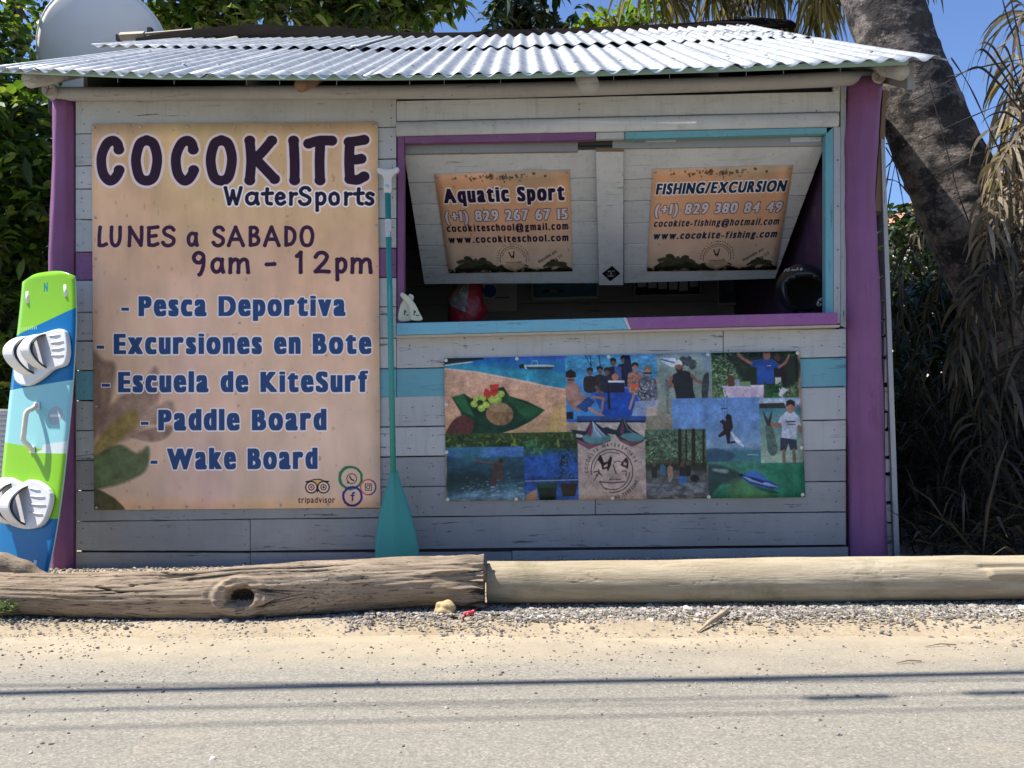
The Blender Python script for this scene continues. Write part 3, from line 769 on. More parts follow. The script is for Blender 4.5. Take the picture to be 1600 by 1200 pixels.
    PB([(0, 110), (40, 110), (60, 240), (50, 320), (0, 330)], (30, 26, 60)); pb(75, 190, 1.2, (160, 112, 92), (166, 118, 98)); pb(160, 222, 1.4, (196, 152, 132), (96, 100, 112), (150, 110, 76)); SB([(140, 234), (186, 234)], 12, (40, 26, 26))
    for i in range(50): rs = random.Random(i); a = B(rs.uniform(70, 200), rs.uniform(290, 420)); cv.ell(a[0], a[1], 2, .9, rs.choice([(210, 206, 200), (30, 36, 50)]), .8, 1, rs.uniform(0, 3))
    PB([(40, 320), (90, 305), (95, 335), (45, 345)], (230, 84, 50)); SB([(60, 390), (30, 480)], 18, (190, 146, 126)); PB([(70, 430), (229, 420), (212, 535), (40, 535)], (170, 180, 196), .8, 0, 4); PB([(150, 470), (212, 460), (212, 535), (140, 535)], (214, 180, 150), .8, 0, 4)
    # 4 emblem plate with two drawn kites
    a0, b0 = A(985, 560), B(133, 1118)
    cv.grad(903, 655, 1011, 784, [(0, (206, 190, 180)), (.2, (200, 176, 160)), (1, (202, 170, 148))], .06, 14, 2)
    cv.rect(903, 650, 1011, 659, (40, 80, 150)); cv.rect(903, 657, 1011, 660, (26, 40, 60))
    D = lambda x, y: (890 + x / 8, 640 + y / 8)
    for i in range(40): rs = random.Random(i); p = D(rs.uniform(110, 950), rs.uniform(165, 290)); cv.ell(p[0], p[1], rs.uniform(1, 4), .5, (150, 130, 122), .5)
    def PD(pts, col, op=1, sm=0, soft=1.): cv.poly([D(*p) for p in pts], col, op, sm, soft)
    def SD(pts, w, col=(38, 26, 28), op=1, sm=0): cv.stroke([D(*p) for p in pts], w / 8, col, op, sm)
    PD([(20, 250), (210, 270), (290, 130), (430, 230), (480, 215), (560, 250), (600, 255), (680, 105), (800, 250), (960, 350), (930, 400), (790, 465), (650, 400), (580, 310), (480, 300), (530, 340), (520, 390), (250, 495), (95, 410), (90, 340)], (30, 44, 52))
    PD([(170, 360), (230, 300), (330, 290), (420, 310), (525, 340), (500, 390), (380, 425), (250, 420)], (86, 140, 142), 1, 4); PD([(95, 370), (250, 425), (380, 428), (500, 395), (400, 440), (250, 492), (95, 408)], (130, 80, 90))
    PD([(225, 300), (285, 150), (300, 260), (270, 345)], (116, 54, 80)); PD([(300, 330), (296, 150), (400, 260), (470, 330), (400, 350)], (120, 150, 170)); SD([(300, 150), (330, 260), (400, 340)], 9, (214, 220, 226)); SD([(310, 160), (390, 260), (450, 320)], 6, (230, 232, 236))
    PD([(650, 340), (700, 300), (800, 290), (880, 310), (950, 350), (900, 390), (790, 400)], (86, 140, 142), 1, 4); PD([(600, 320), (650, 370), (790, 405), (930, 390), (790, 460), (650, 395)], (130, 74, 84)); PD([(640, 290), (680, 130), (700, 240), (680, 320)], (110, 60, 80)); SD([(700, 140), (740, 240), (840, 310)], 9, (130, 150, 176)); PD([(90, 300), (180, 320), (170, 350), (90, 345)], (206, 190, 176))
    SD([(530 + 262 * math.cos(t), 765 + 270 * math.sin(t)) for t in np.linspace(-3.3, 1.7, 40)], 9); SD([(530 + 225 * math.cos(t), 765 + 232 * math.sin(t)) for t in np.linspace(-3.0, -1.1, 22)], 7); SD([(530 + 222 * math.cos(t), 765 + 235 * math.sin(t)) for t in np.linspace(.1, 2.1, 22)], 8)
    PD([(350, 620), (385, 560), (410, 600), (430, 660), (480, 650), (515, 580), (536, 600), (520, 690), (480, 775), (465, 735), (410, 750), (395, 680)], (30, 20, 22)); PD([(430, 700), (480, 670), (475, 710), (430, 725)], (202, 170, 148))
    SD([(548, 690), (582, 800)], 11); SD([(560, 660), (600, 640), (650, 655)], 8); SD([(300, 890), (325, 850), (340, 800)], 9); SD([(300, 785), (340, 770), (370, 790), (400, 820)], 12, sm=4); SD([(360, 745), (370, 780), (345, 830)], 9); PD([(640, 690), (710, 600), (740, 650), (730, 740), (700, 720)], (38, 26, 28), .9, 3); PD([(680, 650), (720, 670), (710, 700), (676, 690)], (202, 170, 148)); SD([(660, 770), (710, 765), (705, 830)], 9)
    SD([(370, 900), (530, 916), (685, 900)], 11); SD([(370, 900), (420, 975), (460, 1000)], 7); SD([(490, 880), (560, 866), (640, 872)], 8); SD([(495, 870), (545, 835)], 6)
    cc = D(530, 765)
    ring_text(cv, 'COCOKITE-WATERSPORTS', cc[0], cc[1], 38, -3.25, -.32, 5.4, (44, 30, 30), 1)
    ring_text(cv, 'LAS TERRENAS', cc[0], cc[1], 43.5, 1.60, .35, 5.2, (44, 30, 30), 1, True)
    # 5 fisherman
    RB(229, 92, 612, 535, [(0, (150, 168, 160)), (.3, (130, 152, 140)), (.6, (136, 152, 138)), (1, (150, 144, 126))], .12, 5, 31, 3)
    PB([(540, 92), (612, 90), (612, 240), (560, 200)], (120, 150, 170), .7, 0, 6)
    PB([(250, 125), (360, 128), (372, 190), (330, 192), (270, 160)], (214, 222, 226)); SB([(258, 138), (350, 162)], 9, (50, 90, 160))
    for x, y in ((410, 150), (450, 150), (480, 175)): cv.ell(*B(x, y), 6, 8, (70, 76, 80), 1, 1.2, .4, (3, x, .5))
    PB([(322, 262), (350, 238), (380, 225), (420, 215), (455, 225), (475, 262), (478, 350), (500, 440), (516, 532), (446, 532), (438, 485), (432, 532), (384, 532), (362, 440), (350, 350), (325, 300)], (34, 36, 42), 1, 0, 1, (6, 3, .2))
    cv.ell(*B(384, 190), 6.8, 8.4, (140, 92, 74)); PB([(362, 200), (385, 212), (408, 198), (404, 228), (384, 238), (366, 224)], (48, 34, 30)); PB([(350, 182), (356, 150), (385, 138), (404, 155), (408, 180), (380, 172)], (226, 220, 222))
    SB([(328, 262), (316, 300), (335, 322)], 22, (150, 94, 76)); SB([(470, 250), (500, 285), (545, 305)], 20, (150, 94, 76)); SB([(300, 345), (330, 310)], 18, (140, 86, 70))
    PB([(560, 240), (590, 225), (592, 300), (578, 400), (566, 500), (578, 524), (528, 520), (550, 496), (535, 400), (540, 300)], (58, 66, 72), 1, 0, 1, (3, 2, .4)); PB([(282, 280), (300, 275), (310, 340), (304, 440), (300, 490), (318, 516), (285, 514), (292, 480), (284, 400)], (106, 112, 110), 1, 0, 1, (3, 6, .35))
    # 6 blue tee at the table
    RB(612, 85, 1215, 412, [(0, (36, 56, 30)), (.5, (54, 80, 44)), (1, (90, 112, 66))], .5, 4, 3)
    cv.leaves(*B(612, 95), *B(860, 400), [(150, 178, 130), (96, 130, 80), (190, 206, 170), (50, 76, 42)], 420, 4, 8); cv.leaves(*B(860, 90), *B(1212, 150), [(60, 96, 40), (30, 46, 24), (110, 140, 60)], 120, 5, 9); cv.leaves(*B(1120, 240), *B(1212, 400), [(70, 110, 60), (40, 60, 34), (150, 160, 120)], 80, 5, 10)
    PB([(740, 110), (1200, 110), (1180, 320), (880, 330), (760, 180)], (22, 28, 20), .75, 3, 14)
    PB([(1050, 150), (1110, 160), (1135, 230), (1130, 330), (1050, 330)], (30, 24, 26)); cv.ell(*B(1072, 122), 4.6, 6, (84, 50, 40))
    PB([(884, 148), (975, 132), (1030, 132), (1092, 172), (1086, 204), (1048, 196), (1042, 310), (925, 310), (928, 196), (884, 190)], (34, 76, 158), 1, 0, 1, (8, 3, .12)); cv.ell(*B(1000, 108), 6, 8, (170, 110, 90)); PB([(975, 98), (1000, 80), (1028, 96), (1000, 92)], (50, 36, 30))
    SB([(890, 166), (830, 130), (806, 108)], 20, (160, 104, 84)); SB([(1086, 190), (1130, 160), (1150, 124)], 18, (160, 104, 84)); SB([(806, 108), (800, 92)], 12, (160, 104, 84)); SB([(1150, 120), (1156, 106)], 12, (160, 104, 84)); SB([(1000, 182), (1026, 182)], 5, (220, 224, 232))
    PB([(690, 332), (980, 318), (965, 408), (720, 408)], (212, 186, 206), 1, 0, 1, (10, 3, .06)); PB([(680, 322), (985, 314), (985, 330), (680, 336)], (226, 206, 220)); cv.rect(*B(722, 250), *B(766, 326), (98, 58, 40)); cv.rect(*B(772, 276), *B(804, 326), (146, 150, 176)); cv.rect(*B(806, 292), *B(880, 326), (110, 150, 100)); cv.rect(*B(1052, 262), *B(1095, 322), (190, 186, 180)); cv.leaves(*B(980, 300), *B(1100, 402), [(30, 84, 34), (46, 116, 50), (20, 56, 26)], 60, 9, 12); PB([(1100, 330), (1142, 350), (1086, 400), (1070, 380)], (226, 222, 226)); SB([(700, 400), (690, 345)], 8, (210, 210, 210)); SB([(1080, 340), (1112, 440)], 8, (214, 214, 220))
    # 7 kitesurfer, 9 trees, 10 boat
    RB(143, 533, 420, 640, [(0, (150, 140, 120)), (1, (140, 132, 106))], .12, 8, 3)
    RB(325, 412, 940, 870, [(0, (104, 148, 206)), (.45, (110, 152, 200)), (.75, (132, 164, 190)), (.82, (70, 124, 140)), (1, (60, 130, 130))], .07, 16, 5)
    RB(325, 412, 612, 536, [(0, (104, 148, 206)), (1, (104, 148, 206))], .0)
    cv.grad(*B(229, 98), *B(612, 98)[:1], B(0, 98)[1], [(0, (0, 0, 0)), (1, (0, 0, 0))]) if False else None
    PB([(560, 770), (640, 760), (760, 800), (700, 850), (560, 850)], (54, 84, 110), .8, 4, 8); SB([(840, 800), (915, 802)], 6, (220, 226, 226), .7)
    for x in (676, 690, 712): SB([(x, 414), (x - 2, 570)], 2.5, (60, 80, 110))
    SB([(672, 484), (708, 478)], 6, (30, 30, 36)); cv.ell(*B(718, 542), 4.8, 5, (30, 26, 28))
    PB([(696, 560), (740, 552), (748, 610), (728, 645), (722, 712), (784, 700), (780, 716), (704, 726), (696, 660), (650, 682), (640, 668), (680, 632), (676, 590), (654, 572), (680, 556), (700, 574)], (44, 30, 34), 1, 0, 1, (4, 3, .2)); PB([(725, 640), (740, 645), (822, 738), (816, 750), (760, 712)], (226, 230, 236)); SB([(790, 720), (900, 760)], 12, (150, 176, 200), .5)
    RB(130, 628, 556, 1118, [(0, (84, 110, 84)), (.35, (90, 116, 84)), (.5, (60, 72, 50)), (.62, (84, 84, 80)), (1, (116, 118, 120))], .4, 6, 23, 2)
    cv.leaves(*B(130, 634), *B(556, 850), [(96, 126, 84), (50, 74, 46), (150, 176, 150), (34, 46, 30)], 420, 5, 14)
    for x, w in ((375, 22), (420, 12), (540, 16), (470, 26)): SB([(x, 632), (x - 6, 870)], w, (40, 36, 30))
    PB([(130, 870), (556, 858), (556, 915), (130, 905)], (36, 44, 26), .7, 0, 5)
    for x, y, c in ((300, 880, (180, 130, 110)), (385, 890, (40, 36, 40)), (425, 880, (30, 30, 32)), (250, 870, (60, 110, 140)), (190, 890, (40, 44, 40))): PB([(x - 18, y + 70), (x - 20, y + 10), (x, y - 6), (x + 20, y + 10), (x + 16, y + 70)], c); cv.ell(*B(x, y - 22), 3, 4, (100, 70, 58))
    SB([(292, 940), (296, 985)], 12, (186, 140, 120)); SB([(315, 940), (306, 975)], 12, (186, 140, 120)); cv.rect(*B(366, 950), *B(410, 1008), (50, 110, 180)); cv.ell(*B(470, 965), 7, 6, (34, 32, 34))
    for i in range(40): rs = random.Random(i + 7); a = B(rs.uniform(150, 540), rs.uniform(1000, 1110)); cv.ell(a[0], a[1], rs.uniform(3, 12), rs.uniform(1, 3), rs.choice([(150, 150, 152), (70, 72, 70)]), .5, 4)
    RB(567, 850, 1240, 1118, [(0, (70, 130, 110)), (.4, (50, 134, 96)), (1, (40, 120, 88))], .25, 16, 33)
    PB([(567, 880), (680, 885), (800, 940), (770, 1000), (650, 1010), (567, 1090)], (42, 66, 66), .85, 4, 10); PB([(690, 1010), (800, 960), (900, 1020), (1000, 1060), (960, 1110), (740, 1110)], (120, 150, 80), .45, 4, 22); PB([(600, 900), (700, 905), (690, 930), (610, 915)], (190, 190, 180), .7, 4, 6)
    PB([(960, 860), (1240, 856), (1240, 1100), (1100, 1090), (1000, 960)], (26, 124, 84), .6, 3, 24)
    PB([(790, 958), (810, 935), (1000, 985), (1068, 1030), (1000, 1040), (860, 1005)], (34, 70, 150)); PB([(800, 950), (990, 1000), (1060, 1030), (990, 1020), (850, 985)], (150, 176, 206)); PB([(840, 915), (900, 912), (972, 962), (955, 978), (820, 945)], (60, 110, 186)); PB([(768, 940), (800, 930), (812, 950), (784, 956)], (24, 30, 40)); PB([(850, 950), (960, 990), (940, 1000), (860, 970)], (30, 40, 90)); PB([(880, 1020), (1000, 1045), (1060, 1070), (960, 1060)], (16, 70, 60), .7, 3, 5)
    # 8 young man with a fish
    RB(935, 408, 1222, 490, [(0, (150, 176, 200)), (.4, (196, 204, 214)), (1, (60, 70, 66))], .25, 6, 3)
    PB([(935, 445), (1110, 440), (1120, 478), (935, 478)], (44, 54, 50)); RB(935, 480, 1226, 855, [(0, (70, 130, 140)), (.3, (110, 150, 140)), (1, (170, 190, 160))], .1, 9, 3)
    PB([(1125, 500), (1182, 505), (1214, 545), (1220, 600), (1192, 600), (1186, 698), (1080, 690), (1090, 600), (1062, 576), (1080, 535)], (196, 204, 216), 1, 0, 1, (8, 3, .15)); SB([(1120, 572), (1180, 570)], 9, (40, 46, 60)); SB([(1128, 590), (1180, 590)], 8, (60, 64, 76), .8)
    cv.ell(*B(1152, 472), 6.8, 9.4, (176, 122, 100)); PB([(1122, 466), (1126, 428), (1155, 416), (1184, 430), (1184, 466), (1155, 448)], (36, 28, 26)); SB([(1075, 590), (1050, 605), (1000, 572)], 22, (176, 112, 88)); SB([(1206, 600), (1220, 640)], 16, (176, 112, 88)); PB([(1075, 682), (1186, 696), (1190, 765), (1140, 770), (1130, 720), (1110, 778), (1070, 770)], (50, 56, 70)); SB([(1095, 775), (1095, 850)], 22, (130, 100, 86)); SB([(1165, 768), (1168, 850)], 22, (130, 100, 86))
    PB([(975, 600), (1012, 592), (1040, 680), (1052, 770), (1024, 808), (990, 790), (978, 700)], (84, 112, 98), 1, 4, 1.5, (4, 3, .3)); PB([(956, 488), (994, 560), (1024, 488), (1020, 540), (1004, 600), (984, 600), (966, 540)], (50, 54, 58))
    for _ in range(3):
        p_ = np.pad(cv.a, ((1, 1), (1, 1), (0, 0)), 'edge'); cv.a = (p_[1:-1, 1:-1] * 2 + p_[:-2, 1:-1] + p_[2:, 1:-1] + p_[1:-1, :-2] + p_[1:-1, 2:]) / 6
    lum = 1 + (vnoise(cv.h, cv.w, 30, 78, 5, .6) - .5) * .5 + (vnoise(cv.h, cv.w, 4, 77, 3, .6) - .5) * .26
    cv.a = cv.a * lum[..., None]
    g_ = cv.a.mean(-1, keepdims=True); cv.a = np.clip(cv.a * .92 + g_ * .08 + .02, 0, 1)
    return cv.image('collage_print')

def small_prints():
    out = {}
    def mk(name, w, h, fn, bgc):
        cv = Canvas(w, h, lambda x, y: (x, y), 1); cv.fill(bgc); fn(cv); out[name] = cv.image(name + '_print')
    def circles(cv):
        for x, y, r, c in ((60, 60, 46, (190, 140, 40)), (110, 76, 40, (60, 120, 180)), (215, 60, 50, (200, 140, 50)), (185, 10, 24, (60, 90, 180)), (20, 130, 40, (190, 140, 60)), (95, 150, 52, (50, 120, 190))): cv.ell(x, y, r, r, (240, 240, 240)); cv.ell(x, y, r - 6, r - 6, c)
        cv.rect(130, 190, 230, 200, (120, 120, 120)); cv.rect(0, 225, 280, 250, (205, 205, 200))
    mk('circles', 280, 290, circles, (206, 206, 200))
    def chart(cv):
        cv.rect(14, 10, 386, 150, (70, 130, 150), tex=(40, 3, .2)); cv.poly([(80, 10), (180, 14), (190, 60), (130, 80), (70, 60)], (150, 170, 140), 1, 4); cv.poly([(250, 20), (300, 10), (340, 60), (290, 96), (240, 70)], (190, 80, 60), 1, 4)
        for i, c in enumerate(((40, 40, 40), (170, 140, 60), (80, 80, 80))): cv.rect(70 + i * 44, 112, 106 + i * 44, 126, c)
        for i in range(5): cv.stroke([(90, 30 + i * 5), (120 + i * 8, 44 + i * 4)], 2, (40, 60, 60))
    mk('chart', 400, 165, chart, (214, 214, 208))
    def cards(cv):
        cv.rect(8, 4, 392, 120, (26, 44, 34))
        for i in range(6):
            cv.rect(22 + i * 62, 10, 74 + i * 62, 70 + (i * 37) % 30, (206, 208, 204)); cv.rect(28 + i * 62, 20, 66 + i * 62, 26, (60, 110, 90))
    mk('cards', 400, 128, cards, (196, 196, 190))
    def reef(cv):
        cv.rect(10, 4, 270, 150, (44, 84, 96), tex=(20, 3, .5)); cv.poly([(130, 10), (200, 0), (230, 60), (190, 120), (140, 90)], (26, 30, 30), .9, 4); cv.ell(70, 60, 30, 40, (110, 140, 140), .5, 12)
    mk('reef', 280, 165, reef, (170, 176, 172))
    def dia(cv):
        block_text(cv, 'SALTY', 62, 138, 82, 22, (214, 212, 206), None, 3, 1, 0); block_text(cv, 'CREW', 66, 134, 140, 20, (214, 212, 206), None, 3, 1, 0)
        block_text(cv, 'S', 90, 110, 114, 24, (214, 212, 206), None, 2, 1, 0); cv.stroke([(48, 104), (64, 104)], 4, (170, 168, 160)); cv.stroke([(136, 104), (152, 104)], 4, (170, 168, 160))
    mk('diamond', 200, 200, dia, (16, 16, 17))
    def band(cv):
        [cv.stroke([(10 + i * 15, 14 + (i * 7) % 5), (16 + i * 15, 30 - (i * 5) % 6)], 4, (110, 114, 124)) for i in range(12)]; cv.rect(6, 8, 60, 12, (110, 110, 116))
    mk('band', 200, 40, band, (206, 208, 206))
    def star(cv):
        cv.ell(50, 50, 46, 46, (220, 220, 216)); cv.ell(50, 50, 40, 40, (20, 20, 22)); cv.ell(50, 50, 37, 37, (222, 222, 218))
        for t in (0, 1.571, 3.142, 4.712): cv.stroke([(50, 50), (50 + 26 * math.cos(t + .3), 50 + 26 * math.sin(t + .3))], 15, (18, 18, 20))
    mk('star', 100, 100, star, (12, 12, 13))
    def board(cv):   # u 0..1 across, v down
        w, h = 300, 1000
        Yp = lambda py: (py - 427) / 498 * h
        def bnd(a, b, c, d, col, tex=None): cv.poly([(0, Yp(a)), (w, Yp(b)), (w, Yp(d)), (0, Yp(c))], col, 1, 0, 1.2, tex)
        G_ = (150, 214, 40); BL = (22, 116, 178); LT = (160, 222, 226)
        bnd(400, 400, 527, 490, G_); bnd(527, 490, 618, 606, BL); bnd(618, 606, 703, 722, LT); cv.poly([(190, Yp(708)), (w, Yp(702)), (w, Yp(727)), (190, Yp(716))], (226, 236, 232)); bnd(703, 722, 826, 822, G_); bnd(826, 822, 940, 940, BL)
        cv.poly([(150, Yp(721)), (w, Yp(702)), (w, Yp(722))], (228, 238, 234), 1)
        # small mark near the tip and lettering by the binding
        for p, q in (((136, 30), (136, 54)), ((136, 30), (152, 54)), ((152, 30), (152, 54))): cv.stroke([(p[0], p[1] + 8), (q[0], q[1] + 8)], 6, (30, 140, 160))
        for i in range(9): cv.stroke([(22 + i * 10, Yp(515)), (26 + i * 10, Yp(519))], 4, (206, 234, 180), .8)
        cv.ell(236, Yp(662), 34, 30, (176, 186, 190), .9); cv.rect(212, Yp(660), 260, Yp(664), (226, 230, 232)); 
        cv.stroke([(10, 0), (10, h)], 2.5, (235, 240, 235), .5)
    mk('board', 300, 1000, board, (150, 214, 40))
    return out
# ================================================================== GROUND
def ground_z(x, y):
    """gentle gravel bank along the foot of the stall"""
    b = math.exp(-((y + 0.12) / 0.16) ** 2) * (0.030 + 0.022 / (1 + math.exp(-(x + 0.3) * 4)))
    return b if y < 0.3 else b * 0.3
m, nt, bs = newmat('packed_dirt'); q = NT(nt)
v = q.coord((1, 1, 1))
c = q.ramp(q.noise(v, 1.8, 8, 0.65), [(0.3, (0.29, 0.23, 0.15)), (0.55, (0.39, 0.315, 0.21)), (0.8, (0.46, 0.385, 0.275))])
c = q.mix(q.ramp(q.noise(v, 45, 5, 0.7), [(0.45, 0.0), (0.75, 0.6)]), c, (0.20, 0.16, 0.11))
q.l(c, bs.inputs['Base Color']); bs.inputs['Roughness'].default_value = 0.95
q.bump(q.noise(v, 40, 8, 0.7), bs, 0.6, 0.012)
DIRT = m
m, nt, bs = newmat('worn_asphalt'); q = NT(nt)
v = q.coord((1, 1, 1)); vst = q.coord((0.35, 2.2, 1))
agg = q.vor(v, 190).outputs['Color']
ag = q.n('ShaderNodeSeparateColor'); q.l(agg, ag.inputs[0])
speck = q.ramp(ag.outputs[0], [(0.0, 0.72), (0.5, 0.94), (0.85, 1.08), (1.0, 1.3)])
base_c = q.ramp(q.noise(vst, 2.0, 6, 0.6), [(0.3, (0.225, 0.208, 0.172)), (0.7, (0.275, 0.254, 0.207))])
c = q.mix(1.0, base_c, speck, 'MULTIPLY')
c = q.mix(q.ramp(q.noise(v, 120, 3, 0.6), [(0.52, 0.0), (0.66, 0.22)]), c, (0.10, 0.095, 0.088))
# dust and sand washed over the edge of the road (y > -1.35 in world metres)
sx = q.n('ShaderNodeSeparateXYZ'); tc = q.n('ShaderNodeTexCoord'); q.l(tc.outputs['Object'], sx.inputs[0])
edge = q.n('ShaderNodeMapRange'); edge.inputs['From Min'].default_value = -1.62; edge.inputs['From Max'].default_value = -1.16
q.l(q.math('ADD', sx.outputs[1], q.math('MULTIPLY', q.math('SUBTRACT', q.noise(q.coord((0.5, 1.6, 1)), 3.0, 7, 0.65), 0.5), 0.7)), edge.inputs['Value'])
sandc = q.ramp(q.noise(v, 7, 7, 0.7), [(0.3, (0.34, 0.275, 0.185)), (0.7, (0.45, 0.37, 0.255))])
patch = q.ramp(q.noise(q.coord((0.8, 2.2, 1)), 1.9, 5, 0.6), [(0.60, 0.0), (0.72, 0.35)])
c = q.mix(q.math('MAXIMUM', edge.outputs[0], patch), c, sandc)
q.l(c, bs.inputs['Base Color']); bs.inputs['Roughness'].default_value = 0.9
hb = q.bump(q.math('MULTIPLY', ag.outputs[1], 1.0), None, 0.35, 0.004)
q.bump(q.noise(v, 30, 6, 0.7), bs, 0.30, 0.008, hb)
ASPH = m

def sheet(name, x0, x1, y0, y1, nx, ny, zf, mat, **kw):
    xs = np.linspace(x0, x1, nx + 1); ys = np.linspace(y0, y1, ny + 1)
    V = [(x, y, zf(x, y)) for y in ys for x in xs]
    F = [[j * (nx + 1) + i, j * (nx + 1) + i + 1, (j + 1) * (nx + 1) + i + 1, (j + 1) * (nx + 1) + i] for j in range(ny) for i in range(nx)]
    o = obj(name, V, F, mat, smooth=True); o['kind'] = 'structure'
    return o
def gz(x, y): return ground_z(x, y) - 0.006 + 0.010 * math.sin(x * 2.1 + y * 5) * math.sin(y * 3 + x * .7) * (1 if y > -0.7 else 0.3)
sheet('ground', -9, 9, -1.5, 3.0, 160, 90, gz, DIRT)
o = obj('ground', [(-90, 3.0, -.03), (90, 3.0, -.03), (90, 220, -.03), (-90, 220, -.03), (-90, -1.5, -.03), (-9, -1.5, -.03), (-9, 3, -.03), (9, -1.5, -.03), (90, -1.5, -.03), (9, 3, -.03)], [[0, 1, 2, 3], [4, 5, 6, 0], [7, 8, 1, 9]], DIRT); o['kind'] = 'structure'
def rz(x, y):
    e = max(0.0, (y + 1.32) / 0.3)
    return 0.004 + 0.004 * math.sin(x * 1.3) * math.cos(y * 2) - 0.03 * min(1, e) ** 2
sheet('road', -9, 9, -9, -1.02, 120, 60, rz, ASPH)
o = obj('road', [(-90, -9, .004), (-9, -9, .004), (-9, -1.02, .0), (-90, -1.02, .0), (9, -9, .004), (90, -9, .004), (90, -1.02, 0), (9, -1.02, 0)], [[0, 1, 2, 3], [4, 5, 6, 7]], ASPH); o['kind'] = 'structure'
sheet('sand_shoulder', -9, 9, -1.34, -0.78, 220, 24, lambda x, y: -0.012 + 0.020 * math.exp(-((y + 1.04) / 0.16) ** 2) * (0.8 + 0.35 * math.sin(x * 3.1 + 1.7 * math.sin(x * 1.3)) + 0.15 * math.sin(x * 11 + y * 9)), None or DIRT)

# ---- stones: squashed, jittered icospheres
def ico(sub=1):
    t = (1 + 5 ** .5) / 2
    v = [(-1, t, 0), (1, t, 0), (-1, -t, 0), (1, -t, 0), (0, -1, t), (0, 1, t), (0, -1, -t), (0, 1, -t), (t, 0, -1), (t, 0, 1), (-t, 0, -1), (-t, 0, 1)]
    f = [(0, 11, 5), (0, 5, 1), (0, 1, 7), (0, 7, 10), (0, 10, 11), (1, 5, 9), (5, 11, 4), (11, 10, 2), (10, 7, 6), (7, 1, 8), (3, 9, 4), (3, 4, 2), (3, 2, 6), (3, 6, 8), (3, 8, 9), (4, 9, 5), (2, 4, 11), (6, 2, 10), (8, 6, 7), (9, 8, 1)]
    v = [Vector(p).normalized() for p in v]
    for _ in range(sub):
        nf = []; mid = {}
        def mp(a, b):
            k = (min(a, b), max(a, b))
            if k not in mid: mid[k] = len(v); v.append(((v[a] + v[b]) / 2).normalized())
            return mid[k]
        for a, b, c_ in f:
            ab, bc, ca = mp(a, b), mp(b, c_), mp(c_, a)
            nf += [(a, ab, ca), (b, bc, ab), (c_, ca, bc), (ab, bc, ca)]
        f = nf
    return np.array([tuple(p) for p in v]), np.array(f)
I0v, I0f = ico(0)
def stones(name, pts, sizes, mat, seed, label=None):
    rs = np.random.RandomState(seed); n = len(pts)
    V = np.repeat(I0v[None], n, 0) * (1 + (rs.rand(n, 12, 1) - .5) * .55)
    sc = np.stack([sizes * (0.8 + rs.rand(n) * .6), sizes * (0.7 + rs.rand(n) * .5), sizes * (0.45 + rs.rand(n) * .35)], -1)
    V = V * sc[:, None, :]
    a = rs.rand(n) * 6.283; ca, sa = np.cos(a)[:, None], np.sin(a)[:, None]
    X = V[..., 0] * ca - V[..., 1] * sa; Y = V[..., 0] * sa + V[..., 1] * ca
    V = np.stack([X, Y, V[..., 2]], -1) + np.asarray(pts)[:, None, :]
    F = (I0f[None] + (np.arange(n) * 12)[:, None, None]).reshape(-1, 3)
    o = obj(name, V.reshape(-1, 3), F, mat)
    o['kind'] = 'stuff'
    if label: o['label'] = label
    return o
def stonemat(name, stops, rough=.85):
    m, nt, bs = newmat(name); q = NT(nt)
    # one tone per small region, so neighbours differ
    vo = q.vor(q.coord((1, 1, 1)), 55); s_ = q.n('ShaderNodeSeparateColor'); q.l(vo.outputs['Color'], s_.inputs[0])
    c = q.ramp(s_.outputs[0], stops)
    c = q.mix(q.ramp(q.noise(q.coord((1, 1, 1)), 160, 3, .6), [(0.4, 0.0), (0.8, .4)]), c, (0.16, 0.14, 0.12))
    q.l(c, bs.inputs['Base Color']); bs.inputs['Roughness'].default_value = rough
    q.bump(q.noise(q.coord((1, 1, 1)), 220, 3, .6), bs, .4, .002)
    return m
GRAVEL = stonemat('gravel_stone', [(0.0, (0.10, 0.09, 0.08)), (.35, (0.20, 0.18, 0.155)), (.7, (0.31, 0.28, 0.24)), (1.0, (0.50, 0.45, 0.38))])
PEBBLE = stonemat('road_pebble', [(0.0, (0.07, 0.055, 0.045)), (.4, (0.20, 0.17, 0.13)), (.7, (0.36, 0.31, 0.24)), (1.0, (0.52, 0.46, 0.38))])
rs = np.random.RandomState(3)
P_ = []; S_ = []
for _ in range(19000):
    x = rs.uniform(-2.9, 2.9)
    y = -0.90 + rs.randn() * 0.105 if rs.rand() < .78 else rs.uniform(-.8, -.3)
    dens = 0.35 + 0.65 * (1 / (1 + math.exp(-(x + .9) * 3)))
    if rs.rand() > dens or y < -1.24: continue
    zz = max(-0.012 + 0.020 * math.exp(-((y + 1.04) / 0.16) ** 2), gz(x, y) + .002) + 0.012 * max(0, 1 - abs(y + .93) / .14) * (x > -.6)
    s_ = 0.0040 + 0.0036 * rs.rand() ** 1.5 + (0.006 * rs.rand() if rs.rand() < .06 else 0)
    P_.append((x, y, zz + s_ * .2)); S_.append(s_)
for _ in range(9000):                       # bank against the foot of the wall and under the kiosk edge
    x = rs.uniform(-2.6, 2.4); y = rs.uniform(-.34, -.03)
    if x < -.6 and rs.rand() < .6: continue
    s_ = 0.004 + 0.005 * rs.rand() ** 2
    P_.append((x, y, gz(x, y) + s_ * .4)); S_.append(s_)
stones('gravel', P_, np.array(S_), GRAVEL, 5, 'grey gravel spilling around and under the two logs')
P_ = []; S_ = []
